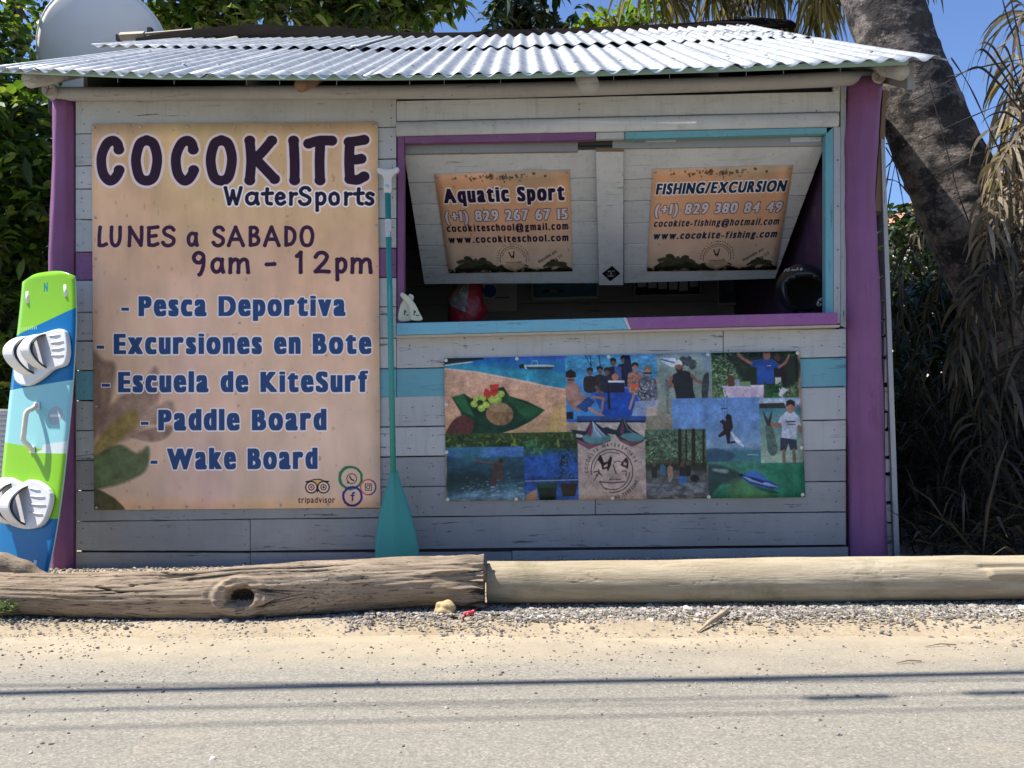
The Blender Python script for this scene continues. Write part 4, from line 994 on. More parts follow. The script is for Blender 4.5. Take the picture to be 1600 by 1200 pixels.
for _ in range(3600):
    y = -1.1 - abs(rs.randn()) * .42
    x = rs.uniform(-1, 1) * (4 + y) * .72
    if rs.rand() > .5 + .5 * math.sin(x * 5.1 + 2 * math.sin(y * 7)) * math.sin(x * 1.7 - y * 9 + 1): continue
    if y < -3.3: continue
    s_ = 0.0018 + 0.0038 * rs.rand() ** 3.5 + (0.0035 * rs.rand() if rs.rand() < .03 else 0)
    P_.append((x, y, rz(x, y) + s_ * .3 + (0.008 if y > -1.25 else 0))); S_.append(s_)
stones('loose_pebbles', P_, np.array(S_), PEBBLE, 6, 'loose pebbles scattered over the sandy road edge')

def rock(name, px, py, r, mat, label, cat, seed, sub=2, sq=(1, .8, .75), group=None, dz=.0):
    p = G(px, py, 0.0); v, f = ico(sub); rs = np.random.RandomState(seed)
    n = rs.randn(6, 3); n /= np.linalg.norm(n, axis=1)[:, None]; ph = rs.rand(6) * 6
    d = 1 + .16 * sum(np.sin(v @ n[i] * (2.2 + i) + ph[i]) for i in range(6)) / 2
    V = v * d[:, None] * np.array(sq) * r
    V += np.array((p.x, p.y, r * sq[2] * .7 + dz))
    o = obj(name, V, f, mat, loc=(p.x, p.y, 0))
    return tag(o, label, cat, group)
YROCK = plain('ochre_rock', (0.46, 0.34, 0.17), .9, var=.45, scale=40, bump=1.0, bscale=90)
WROCK = plain('pale_rock', (0.62, 0.55, 0.48), .9, var=.25, scale=40, bump=.7, bscale=90)
GROCK = plain('grey_rock', (0.30, 0.27, 0.23), .9, var=.3, scale=40, bump=.7, bscale=90)
rock('rock', 696, 963, .036, YROCK, 'rough ochre rock in front of the end of the weathered log', 'rock', 3, 3, (.95, .7, .95))
rock('rock', 1074, 957, .017, WROCK, 'pinkish white rock on the gravel before the pale log', 'rock', 4, sq=(1.1, .8, .8))
rock('rock', 1054, 962, .013, WROCK, 'small white rock just left of the pinkish one', 'rock', 5)
rock('rock', 1092, 965, .014, WROCK, 'small white rock just left of the dry seed pod', 'rock', 6)
rock('rock', 350, 975, .018, plain('tan_rock', (.40, .34, .26), .9, var=.3, scale=40, bump=.7), 'flat tan rock below the knot hole of the weathered log', 'rock', 7, sq=(1.3, .8, .6))
rock('rock', 386, 968, .012, YROCK, 'small ochre rock in the shade right of the flat tan rock', 'rock', 8)
rock('rock', 810, 972, .014, WROCK, 'white angular rock in the gravel below the log gap', 'rock', 9, 1)
rock('rock', 1597, 955, .016, WROCK, 'white rock at the right edge of the photo by the log', 'rock', 10)
rock('rock', 846, 969, .016, WROCK, 'rounded pinkish rock on the gravel right of the log gap', 'rock', 12)
rock('rock', 332, 1190, .0085, WROCK, 'white stone alone on the near road', 'stone', 13, 1)
rock('rock', 81, 1173, .0065, GROCK, 'dark stone on the near road at lower left', 'stone', 14, 1)
rock('rock', 1310, 1150, .0068, GROCK, 'larger dark stone on the near road right of middle', 'stone', 15, 1)
# red scrap of plastic
RED = plain('red_plastic', (0.55, 0.05, 0.06), .45, var=.2, scale=60, bump=.5)
b = MB(); p = G(733, 968, 0)
b.tube([p + Vector((.018 * math.cos(t), .008 * math.sin(t), .020 + .010 * math.sin(t * 1.6 + .5))) for t in np.linspace(0, 6.0, 12)], [.005 + .002 * math.sin(i * 2.2) for i in range(12)], 7)
b.tube([p + Vector((-.016, -.004, .02)), p + Vector((-.022, -.012, .006))], .005, 6)
tag(b.build('plastic_scrap', RED, None, True, (p.x, p.y, 0)), 'crumpled scrap of red plastic among the gravel', 'litter')
# dry seed pod (forked husk)
HUSK = plain('dry_husk', (0.40, 0.31, 0.20), .85, var=.3, scale=30, bump=.6)
b = MB(); a0 = G(1092, 986, .006); a1 = G(1140, 950, .028); a2 = G(1143, 957, .014)
b.tube([a0, a0.lerp(a1, .35) + Vector((0, 0, .004)), a0.lerp(a1, .75), a1], [.003, .008, .010, .003], 7)
b.tube([a0.lerp(a1, .3), a0.lerp(a2, .6), a2], [.004, .007, .002], 6)
tag(b.build('seed_pod', HUSK, None, True, a0), 'forked dry husk lying on the gravel before the pale log', 'dry husk')
for k, (x0, y0, x1, y1, lab) in enumerate(((1446, 1010, 1494, 1007, 'straight dark twig on the sandy road at right'), (1400, 1036, 1440, 1033, 'short brown twig on the road right of middle'), (1200, 940, 1211, 949, 'short pale stick leaning in the gravel by the pale log'))):
    b = MB(); a0 = G(x0, y0, .004); a1 = G(x1, y1, .004)
    b.tube([a0, a0.lerp(a1, .5) + Vector((0, .004, .004)), a1], [.0012, .002, .0015], 5)
    tag(b.build('twig', RAWWOOD, None, True, a0), lab, 'twig')

# ================================================================== LOGS
def perio(nx, nt_, cx, ct, seed):
    rs = np.random.RandomState(seed)
    gx, gt = int(nx / cx) + 3, max(2, int(round(nt_ / ct)))
    g = rs.rand(gx, gt)
    x = np.arange(nx) / cx; t = np.arange(nt_) / nt_ * gt
    xi = x.astype(int); ti = t.astype(int); fx = x - xi; ft = t - ti
    fx = fx * fx * (3 - 2 * fx); ft = ft * ft * (3 - 2 * ft)
    a = g[xi][:, ti % gt]; b = g[xi][:, (ti + 1) % gt]; c = g[xi + 1][:, ti % gt]; d = g[xi + 1][:, (ti + 1) % gt]
    return (a * (1 - ft) + b * ft) * (1 - fx)[:, None] + (c * (1 - ft) + d * ft) * fx[:, None]
def log_mesh(name, ctr, rad, nx, nth, disp, mat, parent, loc):
    """ctr(s)->(x,y,z) for s 0..1, rad(s); disp array nx*nth (metres, outward)"""
    V = []; 
    for i in range(nx):
        s = i / (nx - 1); c_ = Vector(ctr(s)); t = (Vector(ctr(min(1, s + .01))) - Vector(ctr(max(0, s - .01)))).normalized()
        up = Vector((0, 0, 1)); a = t.cross(up).normalized(); u = a.cross(t).normalized()   # a: towards -Y (camera)
        r0 = rad(s)
        for j in range(nth):
            th = 2 * math.pi * j / nth
            V.append(tuple(c_ + (a * math.cos(th) + u * math.sin(th)) * (r0 + disp[i, j])))
    F = [[i * nth + j, (i + 1) * nth + j, (i + 1) * nth + (j + 1) % nth, i * nth + (j + 1) % nth] for i in range(nx - 1) for j in range(nth)]
    # end caps with a sunken, uneven centre
    for e, base_i in ((0, 0), (1, (nx - 1) * nth)):
        c_ = Vector(ctr(float(e))); k = len(V); V.append(tuple(c_ + Vector(((.012 if e == 0 else -.012), 0, 0))))
        for j in range(nth):
            a, b = base_i + j, base_i + (j + 1) % nth
            F.append([k, a, b] if e == 0 else [k, b, a])
    return obj(name, V, F, mat, parent, True, loc=None)
def wood_log_mat(name, c0, c1, cdark, crack=(.02, .016, .013), moss=None, cr=.62):
    m, nt, bs = newmat(name); q = NT(nt)
    v = q.coord((1.0, 9, 9)); vi = q.coord((1, 1, 1)); v2 = q.coord((1.6, 26, 26))
    g = q.noise(v, 5, 7, .68, .3)
    c = q.ramp(q.noise(vi, 2.2, 5, .6), [(.3, c0), (.7, c1)])
    c = q.mix(q.math('MULTIPLY', q.ramp(g, [(.42, 0.0), (.72, 1.0)]), .55), c, cdark)
    fine = q.noise(v2, 6, 6, .7)
    c = q.mix(q.ramp(fine, [(cr, 0.0), (cr + .06, .9)]), c, crack)
    c = q.mix(q.ramp(q.noise(vi, 14, 6, .7), [(.6, 0.0), (.78, .5)]), c, cdark)
    if crack[0] < .05:
        av = q.n('ShaderNodeAttribute'); av.attribute_name = 'crack_shade'; c = q.mix(q.ramp(av.outputs['Fac'], [(.2, 0.0), (.65, .92)]), c, crack)  # cracks blackened by their depth: crack shade put into the colour
    if moss: c = q.mix(q.ramp(q.noise(q.coord((1, 1, 1)), 4.5, 5, .65), [(.56, 0.0), (.75, .7)]), c, moss)
    q.l(c, bs.inputs['Base Color']); bs.inputs['Roughness'].default_value = .88; bs.inputs['Specular IOR Level'].default_value = .2
    b1 = q.bump(g, None, .5, .008)
    q.bump(fine, bs, .5, .004, b1)
    return m
LOGW = wood_log_mat('weathered_driftwood', (.25, .185, .125), (.38, .30, .215), (.085, .058, .038), cr=.56)
LOGP = wood_log_mat('pale_peeled_log', (.36, .295, .195), (.47, .40, .285), (.19, .14, .08), crack=(.09, .065, .04), moss=(.15, .14, .06), cr=.66)
KNOT = plain('knot_rot', (.035, .025, .018), .95, var=.4, scale=60, bump=.8)
def crackfield(nx, nth, seed, dens, cx=90, ct=3.2, depth=.012, th=.80):
    a = perio(nx, nth, cx, ct, seed); b = perio(nx, nth, cx * .5, ct * .6, seed + 1); w = perio(nx, nth, cx * .8, nth / 3, seed + 2)
    n = a * .7 + b * .3
    r = 1 - np.abs(n - .5) * 2                     # ridged: narrow bands where n crosses .5
    return -depth * np.clip((r - (1 - dens)) / dens, 0, 1) ** .8 * np.clip((w - .35) * 4, 0, 1)
# weathered log, knot hole in its face
def sm(px, xs, ys): return float(np.mean([np.interp(px + k_, xs, ys) for k_ in range(-80, 81, 10)]))
def Lc(s):
    px = -170 + (757 + 170) * s
    yb = sm(px, [-170, 0, 150, 300, 420, 480, 560, 660, 757], [958, 961, 965, 967, 966, 960, 953, 951, 949])
    r = Lr(s); p = G(px, yb, 0.0)
    return (p.x, p.y + .16 * r, r * .98 + sm(px, [400, 560, 757], [0, .004, .006]))
def Lr(s):
    px = -170 + (757 + 170) * s
    return float(sm(px, [-170, 0, 170, 300, 380, 450, 560, 700, 757], [.086, .084, .085, .087, .093, .092, .093, .097, .097]))
nx, nth = 700, 190
X = np.linspace(-170, 757, nx)[:, None]; TH = (np.arange(nth) / nth * 2 * math.pi)[None, :]
kx, kth = 383.0, 0.06                               # knot centre (photo px, angle from facing the camera)
dx = (X - kx) * .00248; dth = (np.angle(np.exp(1j * (TH - kth)))) * .09
e = np.hypot(dx / 1.45, dth)
disp = (perio(nx, nth, 160, nth / 4, 1) - .5) * .022 + (perio(nx, nth, 60, nth / 9, 2) - .5) * .008 + (perio(nx, nth, 45, 2.2, 4) - .5) * .005
# grain lines flow around the knot: shift the sampling rows of the crack field
cf = crackfield(nx, nth, 31, .085, 190, 7.5, .013); cf2 = crackfield(nx, nth, 57, .065, 110, 4.5, .008)
shift = (0.035 * np.exp(-(dx / .16) ** 2) * np.exp(-(np.abs(dth) / .09) ** 2) * np.sign(dth) / .09 / (2 * math.pi) * nth)
Jf = np.arange(nth)[None, :] - shift; J0 = np.floor(Jf).astype(int); fr_ = Jf - J0
tk = lambda A_: np.take_along_axis(A_, J0 % nth, 1) * (1 - fr_) + np.take_along_axis(A_, (J0 + 1) % nth, 1) * fr_
cf = tk(cf); cf2 = tk(cf2)
far = 1 - np.exp(-(e / .045) ** 4)
endsplit = np.clip((X - 560) / 197, 0, 1) ** 2 * (perio(nx, nth, 25, 3, 9) - .6) * .030
disp += (cf + cf2) * far + endsplit
disp += .016 * np.exp(-((e - .052) / .018) ** 2) + .010 * np.exp(-(e / .11) ** 2)
hole = np.clip(1 - e / (.038 + .012 * (perio(nx, nth, 8, 5, 12) - .5)), 0, 1)
disp -= np.clip(hole * 3.2, 0, 1) ** .7 * .062
disp += hole * (perio(nx, nth, 3, 3, 14) - .5) * .03 + .004 * np.sin(e / .0045) * np.exp(-((e - .06) / .025) ** 2)
lt = thing('weathered_log', 'weathered grey-brown driftwood log with knot hole and cracks along the road', 'log', Vector(Lc(.4)) * 1.0)
lt.location.z = 0
lo = log_mesh('trunk', Lc, Lr, nx, nth, disp, [LOGW, KNOT], lt, None)
idx = np.zeros(len(lo.data.polygons), dtype=np.int32)
hm = hole > .15
at = lo.data.attributes.new('crack_shade', 'FLOAT', 'POINT'); wv_ = np.zeros(len(lo.data.vertices), np.float32); wv_[:nx * nth] = np.clip(-((cf + cf2) * far).ravel() / .008, 0, 1); at.data.foreach_set('value', wv_)
for i in range(nx - 1):
    if hm[i].any():
        for j in range(nth):
            if hm[i, j]: idx[i * nth + j] = 1
lo.data.polygons.foreach_set('material_index', idx)
# pale log with a stub lying along it on the right
def Rc(s):
    px = 762 + (1760 - 762) * s
    yb = sm(px, [762, 1000, 1300, 1600, 1760], [942, 942, 940, 937, 936]); r = Rr(s); p = G(px, yb, 0.0)
    return (p.x, p.y + .16 * r, r * .98)
def Rr(s): 
    px = 762 + (1760 - 762) * s
    return float(sm(px, [762, 800, 1100, 1300, 1600, 1760], [.083, .084, .0835, .086, .087, .086]))
nx, nth = 520, 120
disp = (perio(nx, nth, 120, nth / 3, 41) - .5) * .012 + (perio(nx, nth, 35, nth / 10, 42) - .5) * .0035 + (perio(nx, nth, 14, 6, 43) - .5) * .0012 + crackfield(nx, nth, 77, .03, 50, 5, .003)
Xp = np.linspace(762, 1760, nx)[:, None]; THp = (np.arange(nth) / nth * 2 * math.pi)[None, :]
st = np.clip((Xp - 1528) / 8, 0, 1) * np.exp(-((np.angle(np.exp(1j * (THp - .42)))) / .20) ** 6)
disp += st * .012 - np.clip((Xp - 1515) / 10, 0, 1) * .010 * np.exp(-((np.angle(np.exp(1j * (THp - .72)))) / .10) ** 2)
rt = thing('pale_log', 'smooth pale peeled log lying at the road edge on the right', 'log', Vector(Rc(.3))); rt.location.z = 0
log_mesh('trunk', Rc, Rr, nx, nth, disp, LOGP, rt, None)
# low driftwood root behind the left end
b = MB(); pts = [W(px, py, -.62) for px, py in ((-60, 880), (-20, 882), (10, 884), (35, 891), (58, 902), (80, 914))]
b.tube(smooth := [Vector(p) for p in smooth_pts([tuple(p) for p in pts], 5)], [.062 - .0014 * i + .003 * math.sin(i * .9) for i in range(len(smooth))], 14)
tag(b.build('driftwood_root', LOGW, None, True, pts[2]), 'curved grey driftwood root behind the left end of the weathered log', 'driftwood')
# ================================================================== THE STALL
kiosk = thing('kiosk', 'white plank water sports stall with purple posts and corrugated metal roof', 'stall', (-.3, 0, 0))
YF = 0.0
def plank(px, y0a, y0b, y1a, y1b, mat, Y=YF, th=.02, seed=0, name='plank', parent=None, sag=.0012, gap=.75, bow=True, n=10):
    """board front between px[0]..px[1]; top edge y0a->y0b, bottom edge y1a->y1b (photo px), thickness th behind Y"""
    rs = random.Random(seed * 7 + int(px[0]) + int(y0a))
    off = rs.uniform(-.0025, .0025)
    V = []; F = []
    for i in range(n + 1):
        t = i / n; X_ = px[0] + (px[1] - px[0]) * t
        yt = y0a + (y0b - y0a) * t + gap + rs.uniform(-.35, .35); yb = y1a + (y1b - y1a) * t - gap + rs.uniform(-.35, .35)
        a = W(X_, yt, Y + off); c_ = W(X_, yb, Y + off); ch = .0025
        V += [(a.x, a.y + th, a.z), (a.x, a.y + ch, a.z), (a.x, a.y, a.z - ch), (c_.x, c_.y, c_.z + ch), (c_.x, c_.y + ch, c_.z), (c_.x, c_.y + th, c_.z)]
    for i in range(n):
        for j in range(6):
            a, b_ = i * 6 + j, i * 6 + (j + 1) % 6
            F.append([a, b_, b_ + 6, a + 6])
    F.append([0, 5, 4, 3, 2, 1][::1]); F.append([n * 6 + j for j in (0, 1, 2, 3, 4, 5)])
    return obj(name, V, F, mat, parent if parent is not None else kiosk)
# row edges at px 118, 620, 1322
rowsL = [(155, 150), (209, 198), (259, 248), (295, 295), (343, 341), (394, 388), (438, 433), (488, 479), (533, 528), (579, 576), (626, 621)]
colsL = [WHITE, WHITE, WHITE, WHITE, WHITE, PURPLE, WHITE, WHITE, WHITE, TEAL]
for i in range(10):
    a, b_ = rowsL[i], rowsL[i + 1]
    plank((118.5, 619), a[0], a[1], b_[0], b_[1], colsL[i], seed=i)
rowsR = [(518, 512), (576, 558), (621, 604)]
j0 = 518 + (512 - 518) * (1130 - 620) / 702
plank((620, 1129.3), 522, 516, 576, 563, WHITE, seed=30); plank((1130.6, 1322), 515.5, 513, 563, 558, WHITE, seed=31)
plank((620, 1322), 576, 558, 621, 604, TEAL, seed=32)
low = [(626, 621, 604), (673, 668, 656), (719, 715, 703), (767, 761, 752), (815, 808, 800), (861, 862, 852), (905, 905, 900)]
def at3(r, px):
    return r[0] + (r[1] - r[0]) * (px - 118) / 502 if px < 620 else r[1] + (r[2] - r[1]) * (px - 620) / 702
joints = [[118.5, 455, 1322], [118.5, 870, 1322], [118.5, 455, 1100, 1322], [118.5, 930, 1322], [118.5, 391, 1322], [118.5, 391, 800, 1326]]
for i in range(6):
    jj = joints[i]
    for a, b_ in zip(jj[:-1], jj[1:]):
        # a board spanning the corner of the two measured slopes is bent slightly, as in the photo
        for a2, b2 in ([(a, b_)] if (b_ <= 620 or a >= 620) else [(a, b_)]):
            lift = 1.3 if (i == 5) else 0
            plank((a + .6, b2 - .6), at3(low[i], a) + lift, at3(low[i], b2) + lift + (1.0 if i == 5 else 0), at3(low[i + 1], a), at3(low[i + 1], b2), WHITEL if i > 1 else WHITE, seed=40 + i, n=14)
# right header: wide fascia board, then a thick rounded batten proud of it
plank((620, 1312), 157, 142, 190, 175, WHITEC, seed=60, Y=-.004)
b = MB()
for i in range(2): pass
P0, P1 = W(619, 200.5, -.018), W(1311, 185.5, -.018)
hp = (W(619, 189, -.02) - W(619, 212, -.02)).length / 2
V = []; F = []; n = 8
for P in (P0, P1):
    for k in range(n + 1):
        t = math.pi * k / n
        V.append((P.x, P.y + .018 - .022 * math.sin(t) ** .7, P.z + hp * math.cos(t)))
for k in range(n): F.append([k, k + 1, n + 1 + k + 1, n + 1 + k])
F += [list(range(n + 1)), [2 * n + 1 - k for k in range(n + 1)], [0, n + 1, 2 * n + 1, n]]
obj('batten', V, F, WHITEC, kiosk, True)
# boards closing the wall above / right of the opening
plank((1303, 1313), 197, 197, 506, 506, WHITEZ, seed=61, name='corner_board', n=3, Y=-.006); 
plank((1313.5, 1322), 126, 126, 509, 513, WHITEZ, seed=62, name='corner_board', n=3, Y=.004)
# window trim
def strip(name, quad, Y, th, mat, bev=.002):
    P = [W(x, y, Y) for x, y in quad]          # order: TL TR BR BL
    b = MB(); b.hexa([P[3], P[2], P[1], P[0]] + [p + Vector((0, th, 0)) for p in (P[3], P[2], P[1], P[0])])
    return bevel(b.build(name, mat, kiosk), bev)
strip('trim', [(621, 213), (631.5, 213), (631.5, 506), (621, 506)], -.004, .045, PURPLEZ)
strip('trim', [(632, 213.2), (930, 206.5), (930, 218), (632, 223.5)], -.006, .04, PURPLE)
strip('trim', [(977, 206), (1292, 199), (1292, 208.5), (977, 217)], -.006, .04, TEAL)
strip('trim', [(1290, 209.5), (1302.5, 198), (1302.5, 490), (1290, 490)], -.004, .045, TEALZ)
strip('trim', [(931, 207), (976, 206), (976, 216), (931, 217.5)], .003, .03, WHITE)
# counter: teal half, white slanted stripe, purple half
def slab(name, x0t, x1t, x0b, x1b, mat):
    yt = lambda x: 505 + (488 - 505) * (x - 620) / 688; yb = lambda x: 523.5 + (506.5 - 523.5) * (x - 620) / 688
    P = [W(x0b, yb(x0b), -.075), W(x1b, yb(x1b), -.075), W(x1t, yt(x1t), -.075), W(x0t, yt(x0t), -.075)]
    b = MB(); b.hexa(P + [p + Vector((0, .40, 0)) for p in P]); return bevel(b.build(name, mat, kiosk), .002)
slab('counter', 619.5, 973, 619.5, 981, painted('counter_teal', (0.19, 0.47, 0.58), chips=.5)); slab('counter', 973.3, 978.7, 981.3, 986.7, WHITEC); slab('counter', 979, 1309, 987, 1309, painted('counter_purple', (0.30, 0.105, 0.28), chips=.5))
P = [W(619, 528, -.06), W(1312, 511, -.06), W(1312, 507.5, -.06), W(619, 524.3, -.06)]
b = MB(); b.hexa(P + [p + Vector((0, .1, 0)) for p in P]); b.build('counter_rail', plain('cream_wood', (.46, .42, .36), .7, var=.2, scale=20), kiosk)
CT = W(960, 497, -.075).z            # counter top height
# ---- posts: hewn round timber
def post(pxs, name='post'):
    V = []; n = 56; F = []
    rs = random.Random(int(pxs[0][1]))
    ph = [rs.uniform(0, 6) for _ in range(6)]
    rows = []
    for k in range(len(pxs) - 1):
        (ya, la, ra), (yb, lb, rb) = pxs[k], pxs[k + 1]
        for i in range(6): 
            t = i / 6; rows.append((ya + (yb - ya) * t, la + (lb - la) * t, ra + (rb - ra) * t))
    rows.append(pxs[-1])
    for r, (y, l, rr) in enumerate(rows):
        a = W(l, y, .015); c_ = W(rr, y, .015); R_ = (c_.x - a.x) / 2; ct = (a + c_) / 2
        for j in range(n):
            th = 2 * math.pi * j / n
            w7 = math.pi / 7; tq = (th - math.radians(224 + 5 * math.sin(r * .9 + ph[2]) + 3 * math.sin(r * 2.3 + ph[3])) + w7) % (2 * w7) - w7
            f = 1.03 * (.25 + .75 * math.cos(w7) / math.cos(tq)) + .014 * math.sin(3 * th + ph[0] + r * .25) + .008 * math.sin(7 * th + ph[1] - r * .4)
            V.append((ct.x + R_ * f * math.cos(th), ct.y + R_ * f * math.sin(th), ct.z))
    for r in range(len(rows) - 1):
        for j in range(n): F.append([r * n + j, r * n + (j + 1) % n, (r + 1) * n + (j + 1) % n, (r + 1) * n + j][::-1])
    F.append(list(range(n))); F.append([(len(rows) - 1) * n + j for j in range(n)][::-1])
    return obj(name, V, F, PURPLEZ, kiosk, True)
post([(158, 84.5, 118), (260, 84, 118), (400, 78, 118), (560, 76, 118), (750, 79, 118), (915, 80, 118)])
post([(128, 1324, 1377), (220, 1318, 1371), (320, 1318.5, 1366), (430, 1319, 1372), (560, 1321, 1376), (700, 1323, 1380), (905, 1327, 1387)])
strip('side_cover', [(74, 152), (82, 160), (84, 184), (76, 176)], .05, .3, DARKWOOD)
# ---- corner detail on the right: ragged ends of the side boards and a leaning cover strip
rs = random.Random(5)
y = 150.0; k = 0
while y < 866:
    h = rs.uniform(26, 44); t = (y - 217) / 650
    x0 = 1379 + 6 * max(0, t); x1 = 1374 + max(0, t) * 26 - rs.uniform(0, 5) if y > 215 else 1383
    if x1 - x0 < 3: x1 = x0 + 3.5
    plank((x0, x1), y, y, y + h - rs.uniform(1, 7), y + h - rs.uniform(1, 7), WHITE, seed=80 + k, Y=.07 + rs.uniform(0, .01), th=.9, n=2)
    y += h; k += 1
V = [W(1376.5, 217, .05), W(1382.5, 217, .05), W(1406, 872, .05), W(1397.5, 872, .05)]
b = MB(); b.hexa([V[3], V[2], V[1], V[0]] + [p + Vector((0, .02, 0)) for p in (V[3], V[2], V[1], V[0])]); b.build('cover_strip', WHITEZ, kiosk)
V = [W(1380, 140, .06), W(1386, 140, .06), W(1377, 330, .06), W(1367, 330, .06)]
b = MB(); b.hexa([V[3], V[2], V[1], V[0]] + [p + Vector((0, .05, 0)) for p in (V[3], V[2], V[1], V[0])]); b.build('side_batten', RAWWOOD, kiosk)
# ---- side and back walls, floor, ceiling (seen dimly through the hatch)
xl = W(122, 500, 0).x + .02; xr = W(1318, 500, 0).x; YB = 2.05
zt = 2.28
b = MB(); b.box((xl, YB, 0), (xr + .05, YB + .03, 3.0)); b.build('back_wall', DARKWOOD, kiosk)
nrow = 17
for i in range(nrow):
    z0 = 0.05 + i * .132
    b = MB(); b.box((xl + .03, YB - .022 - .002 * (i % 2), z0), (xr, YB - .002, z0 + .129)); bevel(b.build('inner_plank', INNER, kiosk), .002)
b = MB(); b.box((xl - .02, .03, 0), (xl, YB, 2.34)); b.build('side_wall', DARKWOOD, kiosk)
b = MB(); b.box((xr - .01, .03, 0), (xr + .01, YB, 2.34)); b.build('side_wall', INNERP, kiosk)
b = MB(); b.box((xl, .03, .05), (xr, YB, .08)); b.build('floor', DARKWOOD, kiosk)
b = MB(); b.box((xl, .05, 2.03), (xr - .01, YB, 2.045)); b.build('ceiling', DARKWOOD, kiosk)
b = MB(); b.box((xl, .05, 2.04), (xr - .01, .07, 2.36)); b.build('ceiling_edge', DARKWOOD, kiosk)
# gable closers under the roof
GAB = []
for x in (xl - .02, xr - .01):
    GAB.append(x)
# inner rails above the hatches
strip('rail', [(632, 224), (903, 217.5), (903, 236), (632, 240)], .045, .03, INNER)
strip('rail', [(957, 217.5), (1290, 209.5), (1290, 227), (957, 232)], .045, .03, INNER)
for x in (1008, 1235): strip('rail', [(x, 214), (x + (48 if x == 1008 else 50), 213), (x + 48, 221), (x, 222)], .04, .004, WHITE)
# ---- hinged hatches swung up and inwards, six boards each
hA = W(632, 238.5, .06); hB = W(930, 233.5, .06); hC = W(800, 444, .74)
PN = (hB - hA).cross(hC - hA).normalized()
if PN.y > 0: PN = -PN
def HP(px, py, lift=0.0): return onplane(px, py, hA + PN * lift, PN)
def hatch(edge_l, edge_r, n_):
    h = thing('hatch', None, None, HP((edge_l[0][0] + edge_r[0][0]) / 2, edge_l[0][1])); h.parent = kiosk; h.location = h.location - kiosk.location
    for k in range(n_):
        (xa, ya), (xb, yb) = edge_l[k], edge_l[k + 1]; (xc, yc), (xd, yd) = edge_r[k], edge_r[k + 1]
        g = .5
        P = [HP(xb, yb - g), HP(xd, yd - g), HP(xc, yc + g), HP(xa, ya + g)]
        b = MB(); b.hexa(P + [p - PN * .018 for p in P]); bevel(b.build('plank', WHITEC, h), .002)
    return h
def lerp_edge(p0, p1, fr): return [(p0[0] + (p1[0] - p0[0]) * f, p0[1] + (p1[1] - p0[1]) * f) for f in fr]
hatch(lerp_edge((631, 240), (663, 444.5), (0, .225, .39, .545, .705, .86, 1)), lerp_edge((934, 234), (936, 443), (0, .21, .38, .54, .70, .86, 1)), 6)
hatch(lerp_edge((974, 233), (975, 443), (0, .23, .39, .555, .71, .865, 1)), lerp_edge((1289, 226), (1211, 436), (0, .21, .38, .54, .70, .86, 1)), 6)
# centre batten over the gap
P = [HP(936, 446, .035), HP(974, 446, .035), HP(974.5, 237.5, .035), HP(931, 237.5, .035)]
b = MB(); b.hexa(P + [p - PN * .03 for p in P]); cb = bevel(b.build('batten', WHITEC, kiosk), .003)
e0 = (P[3] - P[0]).normalized()
b = MB(); Q = [P[3] + e0 * .0015, P[2] + e0 * .0015, P[2] - PN * .03 + e0 * .0015, P[3] - PN * .03 + e0 * .0015]; b.prism(Q, e0 * .002); b.build('batten_end', plain('cut_wood', (.32, .19, .10), .8), kiosk)
# ---- printed sheets
def print_mat(name, im, rough=.55, bump=.0, gain=1.0, coat=.0):
    m, nt, bs = newmat(name); q = NT(nt)
    uv = q.n('ShaderNodeUVMap'); t = q.n('ShaderNodeTexImage'); t.image = im; t.interpolation = 'Cubic'
    t.extension = 'EXTEND'
    q.l(uv.outputs[0], t.inputs[0])
    c = t.outputs[0]
    if gain != 1.0: c = q.mix(1.0, c, gain if isinstance(gain, tuple) else (gain, gain, gain), 'MULTIPLY')
    q.l(c, bs.inputs['Base Color']); bs.inputs['Roughness'].default_value = rough; bs.inputs['Specular IOR Level'].default_value = .25
    q.bump(q.noise(q.coord((1, 1, 1)), 9, 3, .5), bs, .25, .006)
    return m
EDGE = plain('sheet_edge', (.62, .60, .56), .5)
def sheet_panel(name, P, th, mat, label=None, cat=None, parent=None, group=None, n=16, wav=.0015):
    """P: TL TR BR BL world points of the printed face; th = vector towards the back"""
    TL, TR, BR, BL = [Vector(p) for p in P]; th = Vector(th); nd = -th.normalized()
    V = []; UV = []; F = []
    for j in range(n + 1):
        for i in range(n + 1):
            u, v = i / n, j / n
            p = (BL.lerp(BR, u)).lerp(TL.lerp(TR, u), v) + nd * wav * (1.6 + math.sin(u * 9 + v * 2.3) * .6 + math.sin(v * 7 - u * 3 + 1)) * min(1, 12 * u * (1 - u)) * min(1, 12 * v * (1 - v)) * .6
            V.append(tuple(p)); UV.append((u, v))
    for j in range(n):
        for i in range(n): a = j * (n + 1) + i; F.append([a, a + 1, a + n + 2, a + n + 1])
    nv = len(V)
    ring = [j * (n + 1) for j in range(n + 1)][::-1] + [i for i in range(1, n + 1)] + [j * (n + 1) + n for j in range(1, n + 1)] + [n * (n + 1) + i for i in range(n - 1, -1, -1)]
    ring = ring[:-1]
    for r in ring: V.append(tuple(Vector(V[r]) + th)); UV.append(UV[r])
    nr = len(ring); mats = [0] * len(F)
    for k in range(nr):
        a, b_ = ring[k], ring[(k + 1) % nr]; F.append([a, nv + k, nv + (k + 1) % nr, b_]); mats.append(1)
    F.append([nv + k for k in range(nr)][::-1]); mats.append(1)
    ctr = (BL + BR) / 2
    o = obj(name, V, F, [mat, EDGE], parent, True, UV, loc=None if parent is not None else ctr)
    o.data.polygons.foreach_set('material_index', mats)
    for p in o.data.polygons: p.use_smooth = p.material_index == 0
    if label: tag(o, label, cat, group)
    return o
_sc = {}
